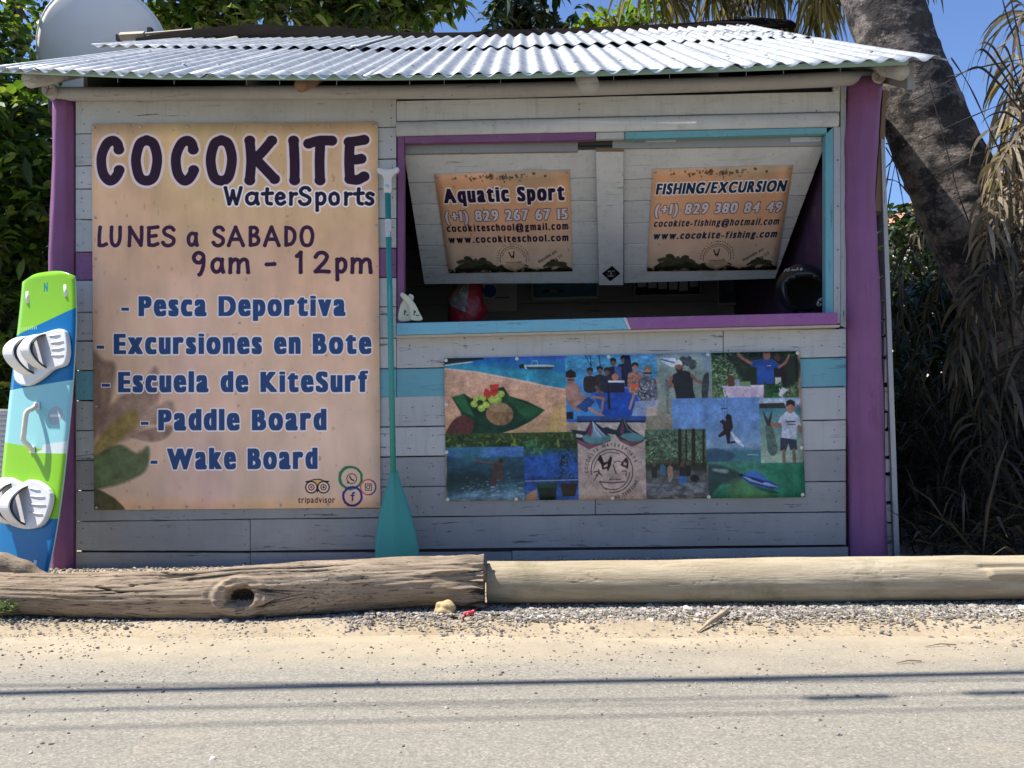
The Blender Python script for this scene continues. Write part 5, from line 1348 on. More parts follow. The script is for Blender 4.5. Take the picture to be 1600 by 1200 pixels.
def screw_at(P, nrm, parent, r=.0065, mat=None, washer=False):
    key = (round(r, 4), washer, tuple(round(c_, 2) for c_ in nrm), (mat or SCREW).name)
    nrm = Vector(nrm).normalized()
    if key not in _sc:
        a = nrm.orthogonal().normalized(); c_ = nrm.cross(a); b = MB()
        prof = [(r, 0), (r, .002), (r * .55, .0035)] if not washer else [(r, 0), (r, .0015), (r * .55, .002), (r * .5, .0005), (r * .38, .003)]
        n = 10
        V = []
        for rr, hh in prof:
            for j in range(n): V.append((a * math.cos(j * .6283) + c_ * math.sin(j * .6283)) * rr + nrm * hh)
        F = [[q_ * n + j, q_ * n + (j + 1) % n, (q_ + 1) * n + (j + 1) % n, (q_ + 1) * n + j] for q_ in range(len(prof) - 1) for j in range(n)] + [[(len(prof) - 1) * n + j for j in range(n)]]
        me = bpy.data.meshes.new('screw'); me.from_pydata([tuple(v_) for v_ in V], [], F); me.materials.append(mat or SCREW); me.update()
        _sc[key] = me
    o = bpy.data.objects.new('screw', _sc[key]); C.objects.link(o)
    if parent is not None: o.parent = parent
    o.location = Vector(P) - (base(parent) if parent is not None else Vector((0, 0, 0)))
    return o
YS = -.012
im_main = main_sign(); ms = thing('shop_sign', 'large peach sign reading COCOKITE WaterSports with opening hours and activities', 'sign', W(368, 795, YS))
sheet_panel('panel', [W(143, 193.5, YS), W(590, 190.2, YS), W(594.5, 793, YS), W(147.2, 797, YS)], (0, .004, 0), print_mat('main_print', im_main, .6, gain=(1.25, 1.18, 1.12)), parent=ms, n=24, wav=.002)
YN = Vector((0, -1, 0))
for px, py in [(146 + i * 73.5, 198.5 - i * .5) for i in range(7)] + [(148, 340), (588.5, 353), (149, 487), (590, 497), (151, 635), (591, 643), (151, 793)] + [(218 + i * 73.5, 793 - i * .9) for i in range(5)] + [(588.5, 788), (374, 505)]:
    screw_at(W(px, py, YS - .003), YN, ms, .0062)
cs = thing('photo_banner', 'printed banner with a collage of beach, fishing and kite photographs below the counter', 'banner', W(975, 783, YS))
sheet_panel('panel', [W(694, 560, YS), W(1250, 548.5, YS), W(1258.5, 777, YS), W(697, 783, YS)], (0, .0025, 0), print_mat('collage_photo', collage(), .4, gain=.88), parent=cs, n=24, wav=.0015)
EYE = plain('eyelet', (.66, .64, .58), .4, .6)
for px, py in [(697, 563), (807.5, 560.5), (951, 557.5), (1246, 551.5), (697.5, 632), (698, 706.5), (699.5, 780.5), (806.5, 780), (957, 778.5), (1107.5, 776.5), (1254, 773), (1252, 699.5), (1106, 554)]:
    screw_at(W(px, py, YS - .002), YN, cs, .0085, EYE, True)
def hsign(quad, im, label, scr):
    P = [HP(x, y, .006) for x, y in quad]
    t = thing('hatch_sign', label, 'sign', (P[2] + P[3]) / 2, 'contact signs on the hatches')
    sheet_panel('panel', P, -PN * .003, print_mat('hatch_print', im, .5, gain=(1.08, 1.1, 1.1)), parent=t, n=16, wav=.0008)
    for x, y in scr: screw_at(HP(x, y, .008), PN, t, .006)
hsign([(678, 272), (890.5, 265.5), (894.5, 424), (701.5, 427)], hatch_sign(0), 'peach contact sign reading Aquatic Sport on the left open hatch', [(682, 276), (887, 269), (693.5, 358.5), (888.5, 354.5), (703.5, 424), (766, 424)])
hsign([(1020, 264.5), (1239.5, 258), (1213, 421.5), (1011, 424)], hatch_sign(1), 'peach contact sign reading FISHING/EXCURSION on the right open hatch', [(1023.5, 269), (1089.5, 266), (1162.5, 264), (1234, 262)])
SPR = small_prints()
# diamond sticker on the centre batten
dc = HP(955, 427.5, .0355); ux = (HP(974, 427, .0355) - HP(936, 427, .0355)).normalized(); uy = ux.cross(PN).normalized(); uy = uy if uy.z > 0 else -uy
hw, hh = (HP(969.5, 427, .0355) - HP(940.5, 427, .0355)).length / 2, .058
V = [dc - ux * hw, dc - uy * hh, dc + ux * hw, dc + uy * hh]
obj('sticker', V, [[0, 1, 2, 3]], print_mat('sticker_print', SPR['diamond'], .4), kiosk, uvs=[(0, .5), (.5, 0), (1, .5), (.5, 1)])
# nails: dark heads in rows along board ends
b = MB(); rs = random.Random(11)
def nail(px, py, Y=-.0035, r=.0032):
    p = W(px, py, Y); k = len(b.v)
    for j in range(6): b.v.append((p.x + r * math.cos(j * 1.047), p.y, p.z + r * math.sin(j * 1.047)))
    b.v.append((p.x, p.y - .0015, p.z))
    for j in range(6): b.f.append([k + j, k + (j + 1) % 6, k + 6])
for i in range(10):
    for f in (.3, .72):
        nail(130 + rs.uniform(-3, 2), rowsL[i][0] + (rowsL[i + 1][0] - rowsL[i][0]) * f); nail(612 + rs.uniform(-3, 2), rowsL[i][1] + (rowsL[i + 1][1] - rowsL[i][1]) * f)
for i in range(5):
    for px in (130, 605, 640, 915, 1307, 384, 1120, 1090, 1135, 680):
        if i < 3 and (150 < px < 590 or 700 < px < 1240): continue
        for f in (.3, .72):
            nail(px + rs.uniform(-5, 5), at3(low[i], px) + (at3(low[i + 1], px) - at3(low[i], px)) * f + rs.uniform(-3, 3))
for px, py in ((770, 546), (905, 163), (832, 187), (905, 171), (1276, 173), (1284, 540), (1118, 538), (1138, 548), (640, 540), (1309, 250), (1309, 322), (1309, 390), (1309, 450), (1072, 534)): nail(px, py, -.012, .004)
o = b.build('nails', METALDOT, kiosk); o['kind'] = 'stuff'
# ---- round timbers carrying the roof
BEAM = painted('white_beam', (.42, .41, .39), chips=.5, rough=.7)
def timber(name, pts, rad, mat, n=14):
    b = MB(); b.tube(pts, rad, n); return b.build(name, mat, kiosk, True)
bp = [W(px, py, -.02) for px, py in ((92, 147), (200, 147), (400, 145), (620, 144), (760, 142), (950, 137), (1150, 131), (1300, 124), (1366, 121))]
timber('beam', bp, [.034, .033, .034, .033, .036, .035, .034, .036, .032], BEAM)
for px, py, r, y0 in ((76, 140, .034, -.07), (1374, 118.5, .033, -.07)):
    p = W(px, py, y0); timber('beam', [p, p + Vector((0, .6, 0)), p + Vector((0, 2.2, 0))], r, BEAM)
    # end grain with radial splits
    bb = MB(); bb.tube([p + Vector((0, -.003, 0)), p + Vector((0, -.0005, 0))], r * .93, 14); bb.build('end_grain', plain('end_grain', (.30, .26, .22), .9, var=.3, scale=50), kiosk)
    cr_ = MB()
    for a in (.3, 1.5, 2.6, 4.3): cr_.tube([p + Vector((0, -.0035, 0)), p + Vector((math.cos(a) * r * .8, -.0035, math.sin(a) * r * .8))], [.0022, .0007], 5)
    cr_.build('crack', METALDOT, kiosk)
slope = math.tan(R(26.7))
for px, py, r in ((46, 125, .037), (470, 134, .030), (920, 132, .047), (1409, 113, .036)):
    p = W(px, py, -.26); timber('rafter', [p, p + Vector((0, 1.3, 1.3 * slope)), p + Vector((0, 2.8, 2.8 * slope))], r, BEAM if px != 470 else RAWWOOD)
strip('bracket', [(1303, 126), (1313, 126), (1313, 143), (1303, 143)], -.01, .03, WHITE)

# ================================================================== ROOF
def zfor(X_, Y_, fn):
    z = 2.4
    for _ in range(6):
        px, py = proj(Vector((X_, Y_, z))); e_ = fn(px) - py; z -= e_ * (Y_ + 4) / FPX
    return z
eave = lambda px: float(np.interp(px, [-60, 0, 100, 250, 420, 600, 750, 900, 1000, 1100, 1200, 1300, 1400, 1480], [104, 109, 113, 119, 120, 120.5, 119, 115, 112, 108, 105, 101, 97, 93]))
lapf = lambda px: float(np.interp(px, [130, 250, 400, 600, 700, 800, 900, 1000, 1100, 1190, 1330], [75, 76.5, 78, 79, 78, 76.5, 73, 70, 67, 63, 61]))
topf = lambda px: float(np.interp(px, [200, 400, 600, 700, 800, 900, 1000, 1100, 1215], [64, 63, 61, 60, 57.5, 53, 48.5, 43, 39.5]))
YE, YL, YT = -.35, 1.12, 2.55
def roofz(X_, Y_):
    ze, zl, zt3 = zfor(X_, YE, eave), zfor(X_, YL + .06, lapf), zfor(X_, YT, topf)
    return ze + (zl - ze) / (YL + .06 - YE) * (Y_ - YE) if Y_ < YL else zl + (zt3 - zl) / (YT - YL) * (Y_ - YL)
m, nt, bs = newmat('galvanised_sheet'); q = NT(nt)
v = q.coord((1, 1, 1), True)
sp = q.vor(q.coord((1, .6, 1), True), 42); s_ = q.n('ShaderNodeSeparateColor'); q.l(sp.outputs['Color'], s_.inputs[0])
c = q.mix(s_.outputs[0], (.30, .325, .35), (.44, .465, .49))
c = q.mix(q.ramp(q.noise(q.coord((6, .8, 6), True), 3, 6, .65), [(.5, 0.0), (.75, .5)]), c, (.72, .71, .68))
c = q.mix(q.ramp(q.noise(v, 9, 6, .75), [(.70, 0.0), (.80, .5)]), c, (.36, .22, .13))
q.l(c, bs.inputs['Base Color']); bs.inputs['Metallic'].default_value = .55
rr = q.ramp(q.noise(v, 22, 4, .6), [(.3, .46), (.7, .64)]); q.l(rr, bs.inputs['Roughness'])
q.bump(q.noise(v, 16, 4, .6), bs, .18, .004)
GALV = m
def corr(name, x0, x1, Y0, Y1, f0, f1, waves, lift, seed, skew=0.0, amp=.0105, ny=8, curl=0.0, ext=0.0):
    rs = random.Random(seed); nx = int(waves * 8)
    z0 = {}; V = []; F = []
    ph = rs.uniform(0, 1)
    for i in range(nx + 1):
        u = i / nx; X_ = x0 + (x1 - x0) * u
        za = zfor(X_, Y0, f0); zb = zfor(X_ , Y1, f1)
        wv = amp * math.cos(2 * math.pi * (u * waves + ph))
        for j in range(ny + 1):
            t = j / ny * (1 + ext)
            V.append((X_ + skew * t, Y0 + (Y1 - Y0) * t, za + (zb - za) * t + wv + lift + .0015 * math.sin(i * .7 + j) - 0.0))
    for i in range(nx):
        for j in range(ny): a = i * (ny + 1) + j; F.append([a, a + 1, a + ny + 2, a + ny + 1][::-1])
    o = obj(name, V, F, GALV, kiosk, True)
    s = o.modifiers.new('thick', 'SOLIDIFY'); s.thickness = .0015; s.offset = -1
    return o
xe0 = W(-14, 110, YE).x; xe1 = W(1482, 93, YE).x
cuts = [xe0, W(60, 112, YE).x, W(328, 120, YE).x, W(600, 120, YE).x, W(880, 115, YE).x, W(1168, 106, YE).x, xe1]
nw = [3.5, 10, 9.5, 10, 9.5, 10]
for i in range(6):
    corr('roof_sheet', cuts[i] - (.0 if i == 0 else .09), cuts[i + 1], YE + rnd.uniform(-.012, .012), YL + .06, eave, lapf, nw[i], .004 * (i % 2) + .001 * i, i, rnd.uniform(-.01, .01), .0115, ext=.28)
cut2 = [W(140, 75, YL).x, W(330, 75, YL).x, W(560, 76, YL).x, W(800, 75, YL).x, W(1040, 70, YL).x, xe1 - .05]
for i in range(5):
    corr('roof_sheet', cut2[i] - (.0 if i == 0 else .05), cut2[i + 1], YL + rnd.uniform(-.01, .01), YT, lapf, lambda p: topf(p), [8.5, 10, 10.5, 10.5, 13][i], .016 - .003 * (i > 2) + .003 * (i % 2), 20 + i, 0, .0105)
for x_ in (xr + .22,):
    V = []; F = []
    for Y_ in (YE + .12, 1.0, YT - .1):
        zz = roofz(x_, Y_) - .022
        V += [(x_, Y_, zz), (x_ + .03, Y_, zz), (x_ + .03, Y_, zz - .12), (x_, Y_, zz - .12)]
    for i in range(2):
        for j in range(4): F.append([i * 4 + j, i * 4 + (j + 1) % 4, (i + 1) * 4 + (j + 1) % 4, (i + 1) * 4 + j])
    F += [[0, 1, 2, 3], [11, 10, 9, 8]]
    obj('barge_board', V, F, INNER, kiosk)
# fastening screws in rows, with their points sticking out under the eave
for X_ in np.linspace(xe0 + .2, xe1 - .2, 17):
    for yy in (.02, .80):
        if yy == .80 and rnd.random() < .3: continue
        t = (yy - YE) / (YL + .06 - YE); X2 = X_ + rnd.uniform(-.05, .05)
        z = zfor(X2, YE, eave) * (1 - t) + zfor(X2, YL + .06, lapf) * t
        screw_at((X2, yy, z + .017), (0, -.45, .89), kiosk, .011, SCREW)
b = MB()
for px in (105, 184, 272, 385, 437, 526, 640, 694, 782, 901, 959, 1046, 1166, 1224, 1313):
    p = W(px, eave(px) + 2, YE + .05); b.tube([p, p + Vector((0, 0, -.030))], .0013, 5)
o = b.build('screw_points', SCREW, kiosk)
# dark boarding under the sheets
V = []; F = []; xs_ = np.linspace(xe0 + .05, xe1 - .06, 14)
for X_ in xs_:
    for Y_ in (YE + .22, YE + .24, 1.1, YT - .08):
        V.append((X_, Y_, roofz(X_, Y_) - .034))
    V.append((X_, YT - .08, 1.9))
for i in range(13):
    for j in range(4): a = i * 5 + j; F.append([a, a + 1, a + 6, a + 5])
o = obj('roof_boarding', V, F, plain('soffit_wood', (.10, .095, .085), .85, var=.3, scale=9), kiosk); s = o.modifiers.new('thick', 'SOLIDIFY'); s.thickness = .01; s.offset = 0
for x in GAB:
    zt_ = lambda Y_: roofz(x, Y_) - .045
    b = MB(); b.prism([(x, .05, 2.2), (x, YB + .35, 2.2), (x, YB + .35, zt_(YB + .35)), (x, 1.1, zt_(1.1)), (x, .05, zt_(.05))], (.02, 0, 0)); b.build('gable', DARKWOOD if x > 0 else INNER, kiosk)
# mint fascia lath just behind the corrugated edge
V = []; F = []
pl = [-10, 100, 250, 420, 600, 750, 900, 1050, 1200, 1330, 1420]
for px in pl:
    a = W(px, eave(px) - 3, YE + .035); c_ = W(px, eave(px) + 2.6, YE + .035); V += [tuple(a), tuple(c_), (c_.x, c_.y + .02, c_.z), (a.x, a.y + .02, a.z)]
for i in range(len(pl) - 1):
    for j in range(4): F.append([i * 4 + j, i * 4 + (j + 1) % 4, (i + 1) * 4 + (j + 1) % 4, (i + 1) * 4 + j][::-1])
F += [[0, 1, 2, 3], [(len(pl) - 1) * 4 + j for j in (3, 2, 1, 0)]]
obj('fascia_lath', V, F, MINT, kiosk)
# tar paper folded over the ridge
TAR = plain('tar_paper', (.014, .012, .011), .95, var=.5, scale=6, bump=.8, bscale=14, spec=.0)
tt = [(212, 61), (235, 56.5), (262, 52), (300, 47), (345, 43), (390, 38.5), (440, 40.5), (500, 42.5), (550, 45), (580, 48), (620, 51), (680, 52), (735, 51.5), (780, 47), (805, 47.5), (900, 45), (1000, 40.5), (1100, 35), (1150, 31), (1190, 29), (1235, 32), (1244, 38)]
V = []; F = []
for i, (px, py) in enumerate(tt):
    lo_ = max(py + 1.0, min(64, topf(px) + 3)); wob = .015 * math.sin(i * 2.1)
    for (y_, Y_) in ((lo_, YT - .12), ((lo_ * .55 + py * .45), YT - .05 + wob), (py + .8, YT + .02), (py, YT + .10 + wob), (py + 1.5, YT + .30)):
        V.append(tuple(W(px, y_, Y_)))
    V.append(tuple(W(px, py + 22, YT + .55)))
for i in range(len(tt) - 1):
    for j in range(5): a = i * 6 + j; F.append([a, a + 6, a + 7, a + 1])
o = obj('tar_paper', V, F, TAR, kiosk, True); s = o.modifiers.new('thick', 'SOLIDIFY'); s.thickness = .012; s.offset = 0
# pale board ends poking out beside the dish
for (x0, y0, x1, y1, r) in ((188, 57, 226, 55, .035), (216, 54, 300, 46.5, .012), (1162, 27, 1236, 34, .014)):
    bb = MB(); bb.tube([W(x0, y0, YT + .16), W(x1, y1, YT + .16)], r, 4); bb.build('ridge_board', plain('pale_board', (.45, .38, .29), .8), kiosk)
# ================================================================== THINGS ON AND IN THE STALL
POST1 = lambda px, py: W(px, py, 1.55)
def poster(name, quad, Y, im, label):
    P = [W(x, y, Y) for x, y in quad]
    o = sheet_panel(name, P, (0, .0015, 0), print_mat(name + '_paper', im, .6), label, 'poster', n=6, wav=.0015)
poster('poster', [(742, 420), (808, 420), (808, 486), (744, 488)], 1.98, SPR['circles'], 'poster with blue and orange circles on the inner wall beside the red bag')
poster('poster', [(830, 418), (936, 417), (936, 467), (830, 470)], 1.98, SPR['chart'], 'pale blue chart in a white border under the left hatch')
poster('poster', [(990, 432), (1096, 430), (1095, 461), (991, 463)], 1.98, SPR['cards'], 'dark framed board with a row of white cards under the right hatch')
poster('poster', [(1120, 428), (1196, 426), (1196, 474), (1121, 478)], 1.98, SPR['reef'], 'blue-grey reef photograph pinned to the inner wall left of the helmet')
# red bag with a pale flower panel
m, nt, bs = newmat('red_bag'); q = NT(nt)
v = q.coord((1, 1, 1)); sx = q.n('ShaderNodeSeparateXYZ'); q.l(v, sx.inputs[0])
fl = q.ramp(q.noise(v, 16, 4, .6), [(.45, (.34, .32, .28)), (.52, (.12, .16, .12)), (.6, (.30, .14, .15))])
msk = q.math('MULTIPLY', q.math('LESS_THAN', q.math('ADD', sx.outputs[0], q.math('MULTIPLY', sx.outputs[2], -.15)), -.015), q.math('GREATER_THAN', q.math('ADD', sx.outputs[2], q.math('MULTIPLY', sx.outputs[0], .5)), .06))
q.l(q.mix(msk, (.30, .014, .025), fl), bs.inputs['Base Color']); bs.inputs['Roughness'].default_value = .35
q.bump(q.noise(v, 14, 4, .6), bs, .5, .02)
bc = W(730, 506, .98); prof = [(0, .07, .05), (.04, .10, .06), (.10, .115, .07), (.17, .10, .06), (.24, .085, .05), (.32, .07, .04), (.38, .06, .03)]
V = []; F = []; n = 20
for k, (z, rx, ry) in enumerate(prof):
    for j in range(n):
        t = 2 * math.pi * j / n; f = 1 + .08 * math.sin(5 * t + z * 20) + .05 * math.sin(9 * t - z * 30)
        V.append((bc.x + rx * f * math.cos(t) + .05 * z - .02 * (k % 2), bc.y + ry * f * math.sin(t), bc.z - .02 + z))
for k in range(len(prof) - 1):
    for j in range(n): F.append([k * n + j, k * n + (j + 1) % n, (k + 1) * n + (j + 1) % n, (k + 1) * n + j])
F += [[j for j in range(n)][::-1], [(len(prof) - 1) * n + j for j in range(n)]]
tag(obj('bag', V, F, m, None, True, loc=(bc.x, bc.y, bc.z)), 'crumpled red bag with pale flower panel inside the hatch opening', 'bag')
b = MB(); b.box((bc.x - .35, .85, bc.z - .04), (bc.x + .35, 1.3, bc.z - .02)); o = b.build('inner_shelf', DARKWOOD, kiosk)
b = MB(); b.box((bc.x - .35, 1.27, .1), (bc.x + .35, 1.3, bc.z - .04)); b.build('shelf_support', DARKWOOD, kiosk)
# board fins on the counter
FIN = plain('fin_plastic', (.52, .53, .40), .4, var=.15)
def fin(outl, Y, label, mark):
    P = [W(x, y, Y) for x, y in outl]; P = [Vector(p) for p in smooth_pts([tuple(p) for p in P], 4, True)][:-1]
    z0 = min(p.z for p in P)
    t = thing('fin', label, 'board fin', (P[0].x, Y, CT), 'fins on the counter')
    P = [p + Vector((0, 0, CT - z0)) for p in P]
    b = MB(); b.prism(P, (0, .012, 0)); bevel(b.build('blade', FIN, t), .003, 2)
    mb = MB()
    for (xa, ya, xb, yb) in mark: a = W(xa, ya, Y - .003); c_ = W(xb, yb, Y - .003); mb.tube([a + Vector((0, 0, CT - z0)), c_ + Vector((0, 0, CT - z0))], .0022, 4)
    mb.build('mark', METALDOT, t)
fin([(623, 504), (624, 486), (629, 474), (636, 468), (640, 463), (646, 466), (645, 473), (641, 480), (642, 492), (643, 504)], -.035, 'pale curved fin leaning left on the counter beside the purple jamb', [(632, 488, 632, 496), (634, 489, 634, 492), (635, 496, 638, 496)])
fin([(643, 504), (641, 492), (637, 480), (629, 471), (625, 465), (628, 461), (634, 464), (642, 471), (649, 480), (655, 492), (660, 504)], -.055, 'pale curved fin crossing over the other fin on the counter', [(647, 489, 647, 497), (649, 490, 649, 493), (650, 497, 655, 497)])
# helmet
HEL = plain('helmet_shell', (.012, .012, .014), .28, var=.1, spec=.5); HEI = plain('helmet_lining', (.008, .008, .008), .95); WHT = plain('white_decal', (.62, .62, .60), .5)
hc = W(1252, 452.5, .17); hr = .127
ht = thing('helmet', 'black helmet with white script on its brow standing on the counter by the teal jamb', 'helmet', (hc.x, hc.y, CT))
def helm(sc, name, mat, lo=-.95):
    V = []; F = []; idx = {}; nu, nv_ = 40, 26
    for j in range(nv_ + 1):
        for i in range(nu):
            th = 2 * math.pi * i / nu; ph = math.pi * j / nv_
            x, y, z = math.sin(ph) * math.sin(th), -math.sin(ph) * math.cos(th), math.cos(ph)
            if z < 0: k_ = 1 - .10 * z * z; x *= k_; y *= k_
            V.append((hc.x + x * hr * sc * .96, hc.y + y * hr * sc * 1.12, hc.z + (z * (1.0 if z > 0 else 1.0)) * hr * sc + .002))
    for j in range(nv_):
        for i in range(nu):
            th = 2 * math.pi * (i + .5) / nu; ph = math.pi * (j + .5) / nv_
            z = math.cos(ph); t2 = (th + .22 + math.pi) % (2 * math.pi) - math.pi
            op = abs(t2) < .95 * (1 - .25 * max(0, z) ** 2) and z < .48 - .35 * (t2 / .95) ** 2 and z > -1.1
            if op or z < -.86: continue
            F.append([j * nu + i, (j + 1) * nu + i, (j + 1) * nu + (i + 1) % nu, j * nu + (i + 1) % nu])
    o = obj(name, V, F, mat, ht, True); s = o.modifiers.new('thick', 'SOLIDIFY'); s.thickness = .006; return o
helm(1.0, 'shell', HEL); helm(.90, 'lining', HEI)
def hs(px, py, k=1.0):   # point on the shell's front near pixel
    d = ray(px, py).normalized(); c_ = hc; A = Vector((.96, 1.12, 1.0)) * hr * 1.05 * k
    o_ = CAM - c_; dd = Vector((d.x / A.x, d.y / A.y, d.z / A.z)); oo = Vector((o_.x / A.x, o_.y / A.y, o_.z / A.z))
    a_ = dd.dot(dd); b_ = 2 * dd.dot(oo); c2 = oo.dot(oo) - 1; D_ = b_ * b_ - 4 * a_ * c2
    t = (-b_ - math.sqrt(max(D_, 0))) / (2 * a_); return CAM + d * t
mb = MB()
for st in ([(1225, 424.5), (1228, 420), (1230, 424), (1233, 419.5), (1233, 423.5)], [(1236, 422.5), (1238.5, 420.5), (1239, 423), (1241, 421), (1243, 422.5)], [(1244, 421.5), (1247, 417.5), (1246.5, 422)], [(1250, 419.5 + 1.5), (1252, 418.7), (1253.5, 420.4), (1252, 422.3), (1250, 421)]):
    mb.tube([hs(x, y) for x, y in st], .0016, 5)
mb.build('script', WHT, ht)
p = hs(1281, 471, .985); n_ = (p - hc).normalized(); a_ = n_.cross(Vector((0, 0, 1))).normalized(); c_ = a_.cross(n_); a_ = -a_
V = [tuple(p + n_ * .006 + (a_ * math.cos(t) * 1 + c_ * math.sin(t)) * .026) for t in np.linspace(0, 6.283, 17)[:-1]]; UV = [(.5 + .5 * math.cos(t), .5 + .5 * math.sin(t)) for t in np.linspace(0, 6.283, 17)[:-1]]
obj('sticker', V, [list(range(16))], print_mat('helmet_sticker', SPR['star'], .5), ht, uvs=UV)

# ---- stand-up paddle leaning on the wall
PT = plain('paddle_teal', (.035, .27, .24), .38, var=.06, scale=3, spec=.4); PW = plain('paddle_grip', (.62, .60, .56), .5, var=.06)
pt = thing('paddle', 'teal paddle with white T grip leaning upright beside the large sign', 'paddle', W(620, 898, -.20))
gt = W(605.5, 285, -.065); bt = W(614.5, 738, -.17)
b = MB(); b.tube([gt, bt], .0137, 16); b.build('shaft', PT, pt, True)
# grip
b = MB(); d_ = (gt - bt).normalized()
b.tube([gt - d_ * .03, gt - d_ * .006, gt, gt + d_ * .02, gt + d_ * .045, W(605.5, 271, -.065)], [.018, .0185, .0165, .0125, .0115, .014], 14)
b = MB(); go = [(588, 265), (590, 261.3), (597, 262.6), (605.5, 263.6), (614, 262.4), (620.5, 260.3), (623.5, 263.5), (621, 268.5), (615.5, 272.5), (612, 279), (611.6, 300), (599.6, 300), (599.2, 280), (596.8, 273.5), (591, 270)]
P = [W(x, y, -.082) for x, y in go]; b.prism([Vector(p) for p in smooth_pts([tuple(p) for p in P], 3, True)][:-1], (0, .032, 0)); bevel(b.build('grip', PW, pt), .010, 3); b = MB(); b.tube([W(605.6, 290, -.068), W(605.8, 302, -.068)], .0175, 14); 
b.build('grip_collar', PW, pt, True)
# label band with small print
a1, a2 = W(607.5, 373, -.083), W(607, 345, -.078); nb = 14
V = []; UV = []; F = []
for k, P_0 in enumerate((a1, a2)):
    for j in range(nb + 1):
        t = math.pi * 1.15 * (j / nb - .5); V.append(tuple(P_0 + Vector((math.sin(t) * .0145, -math.cos(t) * .0145, 0)))); UV.append((k, j / nb))
F = [[j, j + 1, nb + 2 + j, nb + 1 + j] for j in range(nb)]
Pl = lambda t: gt.lerp(bt, t)
for k, P_0 in enumerate((Pl((373 - 285) / 453.), Pl((345 - 285) / 453.))):
    for j in range(nb + 1):
        t = math.pi * 1.15 * (j / nb - .5); V[k * (nb + 1) + j] = tuple(P_0 + Vector((math.sin(t) * .0147, -math.cos(t) * .0147, 0)))
obj('label_band', V, F, print_mat('band_print', SPR['band'], .5), pt, True, UV)
mb = MB()
for k in range(16):
    y0 = 498 + k * 5.4; t = (y0 - 285) / 453.; p = Pl(t) + Vector((rnd.uniform(-.004, .003), -.0142, 0)); mb.tube([p, p + Vector((rnd.uniform(-.002, .005), 0, -.004 - .005 * rnd.random()))], .0009, 4)
mb.build('shaft_print', plain('pale_print', (.25, .45, .42), .5), pt)
# blade: slightly dihedral teardrop
rows = [(735, 609, 620.5), (750, 606, 624), (770, 600.5, 630.5), (790, 595, 637), (810, 590.5, 643), (830, 587.3, 648.5), (850, 585.3, 652.5), (868, 585, 655), (884, 587, 653.5), (896, 592, 649), (903, 603, 637)]
V = []; F = []; nc = 12
for side in (0, 1):
    for k, (y, l, r_) in enumerate(rows):
        Yb = -.17 - .03 * (k / 10.) ; a, c_ = W(l, y, Yb), W(r_, y, Yb)
        for j in range(nc + 1):
            u = j / nc; p = a.lerp(c_, u); dih = (abs(u - .5) * 2) ** 1.3 * .016
            spine = .010 * math.exp(-((u - .5) / .09) ** 2) * (1 - k / 10.)
            e = .0035 * (1 - (2 * u - 1) ** 2) ** .5 + .0012
            V.append((p.x, p.y + dih + (-e - spine if side == 0 else e), p.z))
N_ = len(rows) * (nc + 1)
for k in range(len(rows) - 1):
    for j in range(nc):
        a = k * (nc + 1) + j; F.append([a, a + nc + 1, a + nc + 2, a + 1]); F.append([N_ + a, N_ + a + 1, N_ + a + nc + 2, N_ + a + nc + 1])
    a = k * (nc + 1); F.append([a, N_ + a, N_ + a + nc + 1, a + nc + 1]); a += nc; F.append([a, a + nc + 1, N_ + a + nc + 1, N_ + a])
a = (len(rows) - 1) * (nc + 1)
for j in range(nc): F.append([a + j, N_ + a + j, N_ + a + j + 1, a + j + 1])
b_ = obj('blade', V, F, PT, pt, True)

# ---- kiteboard leaning against the left post
kT = W(82, 427, -.185); gB = G(34, 915); kB = Vector((gB.x, gB.y, .004))
kv = (kT - kB).normalized(); n0 = Vector((-math.sin(R(22)), -math.cos(R(22)), 0)); kn = (n0 - kv * n0.dot(kv)).normalized(); ku = kv.cross(kn)
KL = (kT - kB).length
kt = thing('kiteboard', 'lime, blue and aqua kiteboard with white foot bindings leaning on the left purple post', 'kiteboard', kB)
def hwid(s): 
    e = abs(2 * s - 1); w_ = .205 - .035 * e ** 2.2
    c_ = max(0, (e - .955) / .045); return w_ * (1 - .30 * c_ ** 2.5)
V = []; UV = []; F = []; ns, nu = 60, 14
for side in (0, 1):
    for i in range(ns + 1):
        s = i / ns; hw_ = hwid(s); roc = .035 * (2 * s - 1) ** 4
        for j in range(nu + 1):
            u = (2 * j / nu - 1); ed = .007 * (1 - .7 * abs(u) ** 6)
            edge_drop = (abs(u) ** 3) * .012 * max(0, abs(2 * s - 1) - .9) * 10
            sl = s * KL
            V.append(tuple(kB + kv * (sl - edge_drop * (1 if s > .5 else -1)) + ku * (u * hw_) + kn * ((ed if side == 0 else -.004) + roc * .6)))
            UV.append(((u + 1) / 2, s))
N_ = (ns + 1) * (nu + 1)
mi = []
for i in range(ns):
    for j in range(nu):
        a = i * (nu + 1) + j; F.append([a, a + 1, a + nu + 2, a + nu + 1]); mi.append(0); F.append([N_ + a, N_ + a + nu + 1, N_ + a + nu + 2, N_ + a + 1]); mi.append(1)
    a = i * (nu + 1); F.append([a, a + nu + 1, N_ + a + nu + 1, N_ + a]); mi.append(1); a += nu; F.append([a, N_ + a, N_ + a + nu + 1, a + nu + 1]); mi.append(1)
for a0_, fl_ in ((0, 1), (ns * (nu + 1), 0)):
    for j in range(nu):
        a = a0_ + j; F.append([a, N_ + a, N_ + a + 1, a + 1] if fl_ else [a, a + 1, N_ + a + 1, N_ + a]); mi.append(1)
bm_ = print_mat('board_print', SPR['board'], .16, gain=.74)
kb = obj('board', V, F, [bm_, plain('board_rail', (.45, .60, .58), .3)], kt, True, UV)
kb.data.polygons.foreach_set('material_index', mi)
KO = kB + kn * .009
def BP(px, py, lift=0.0): return onplane(px, py, KO + kn * lift, kn)
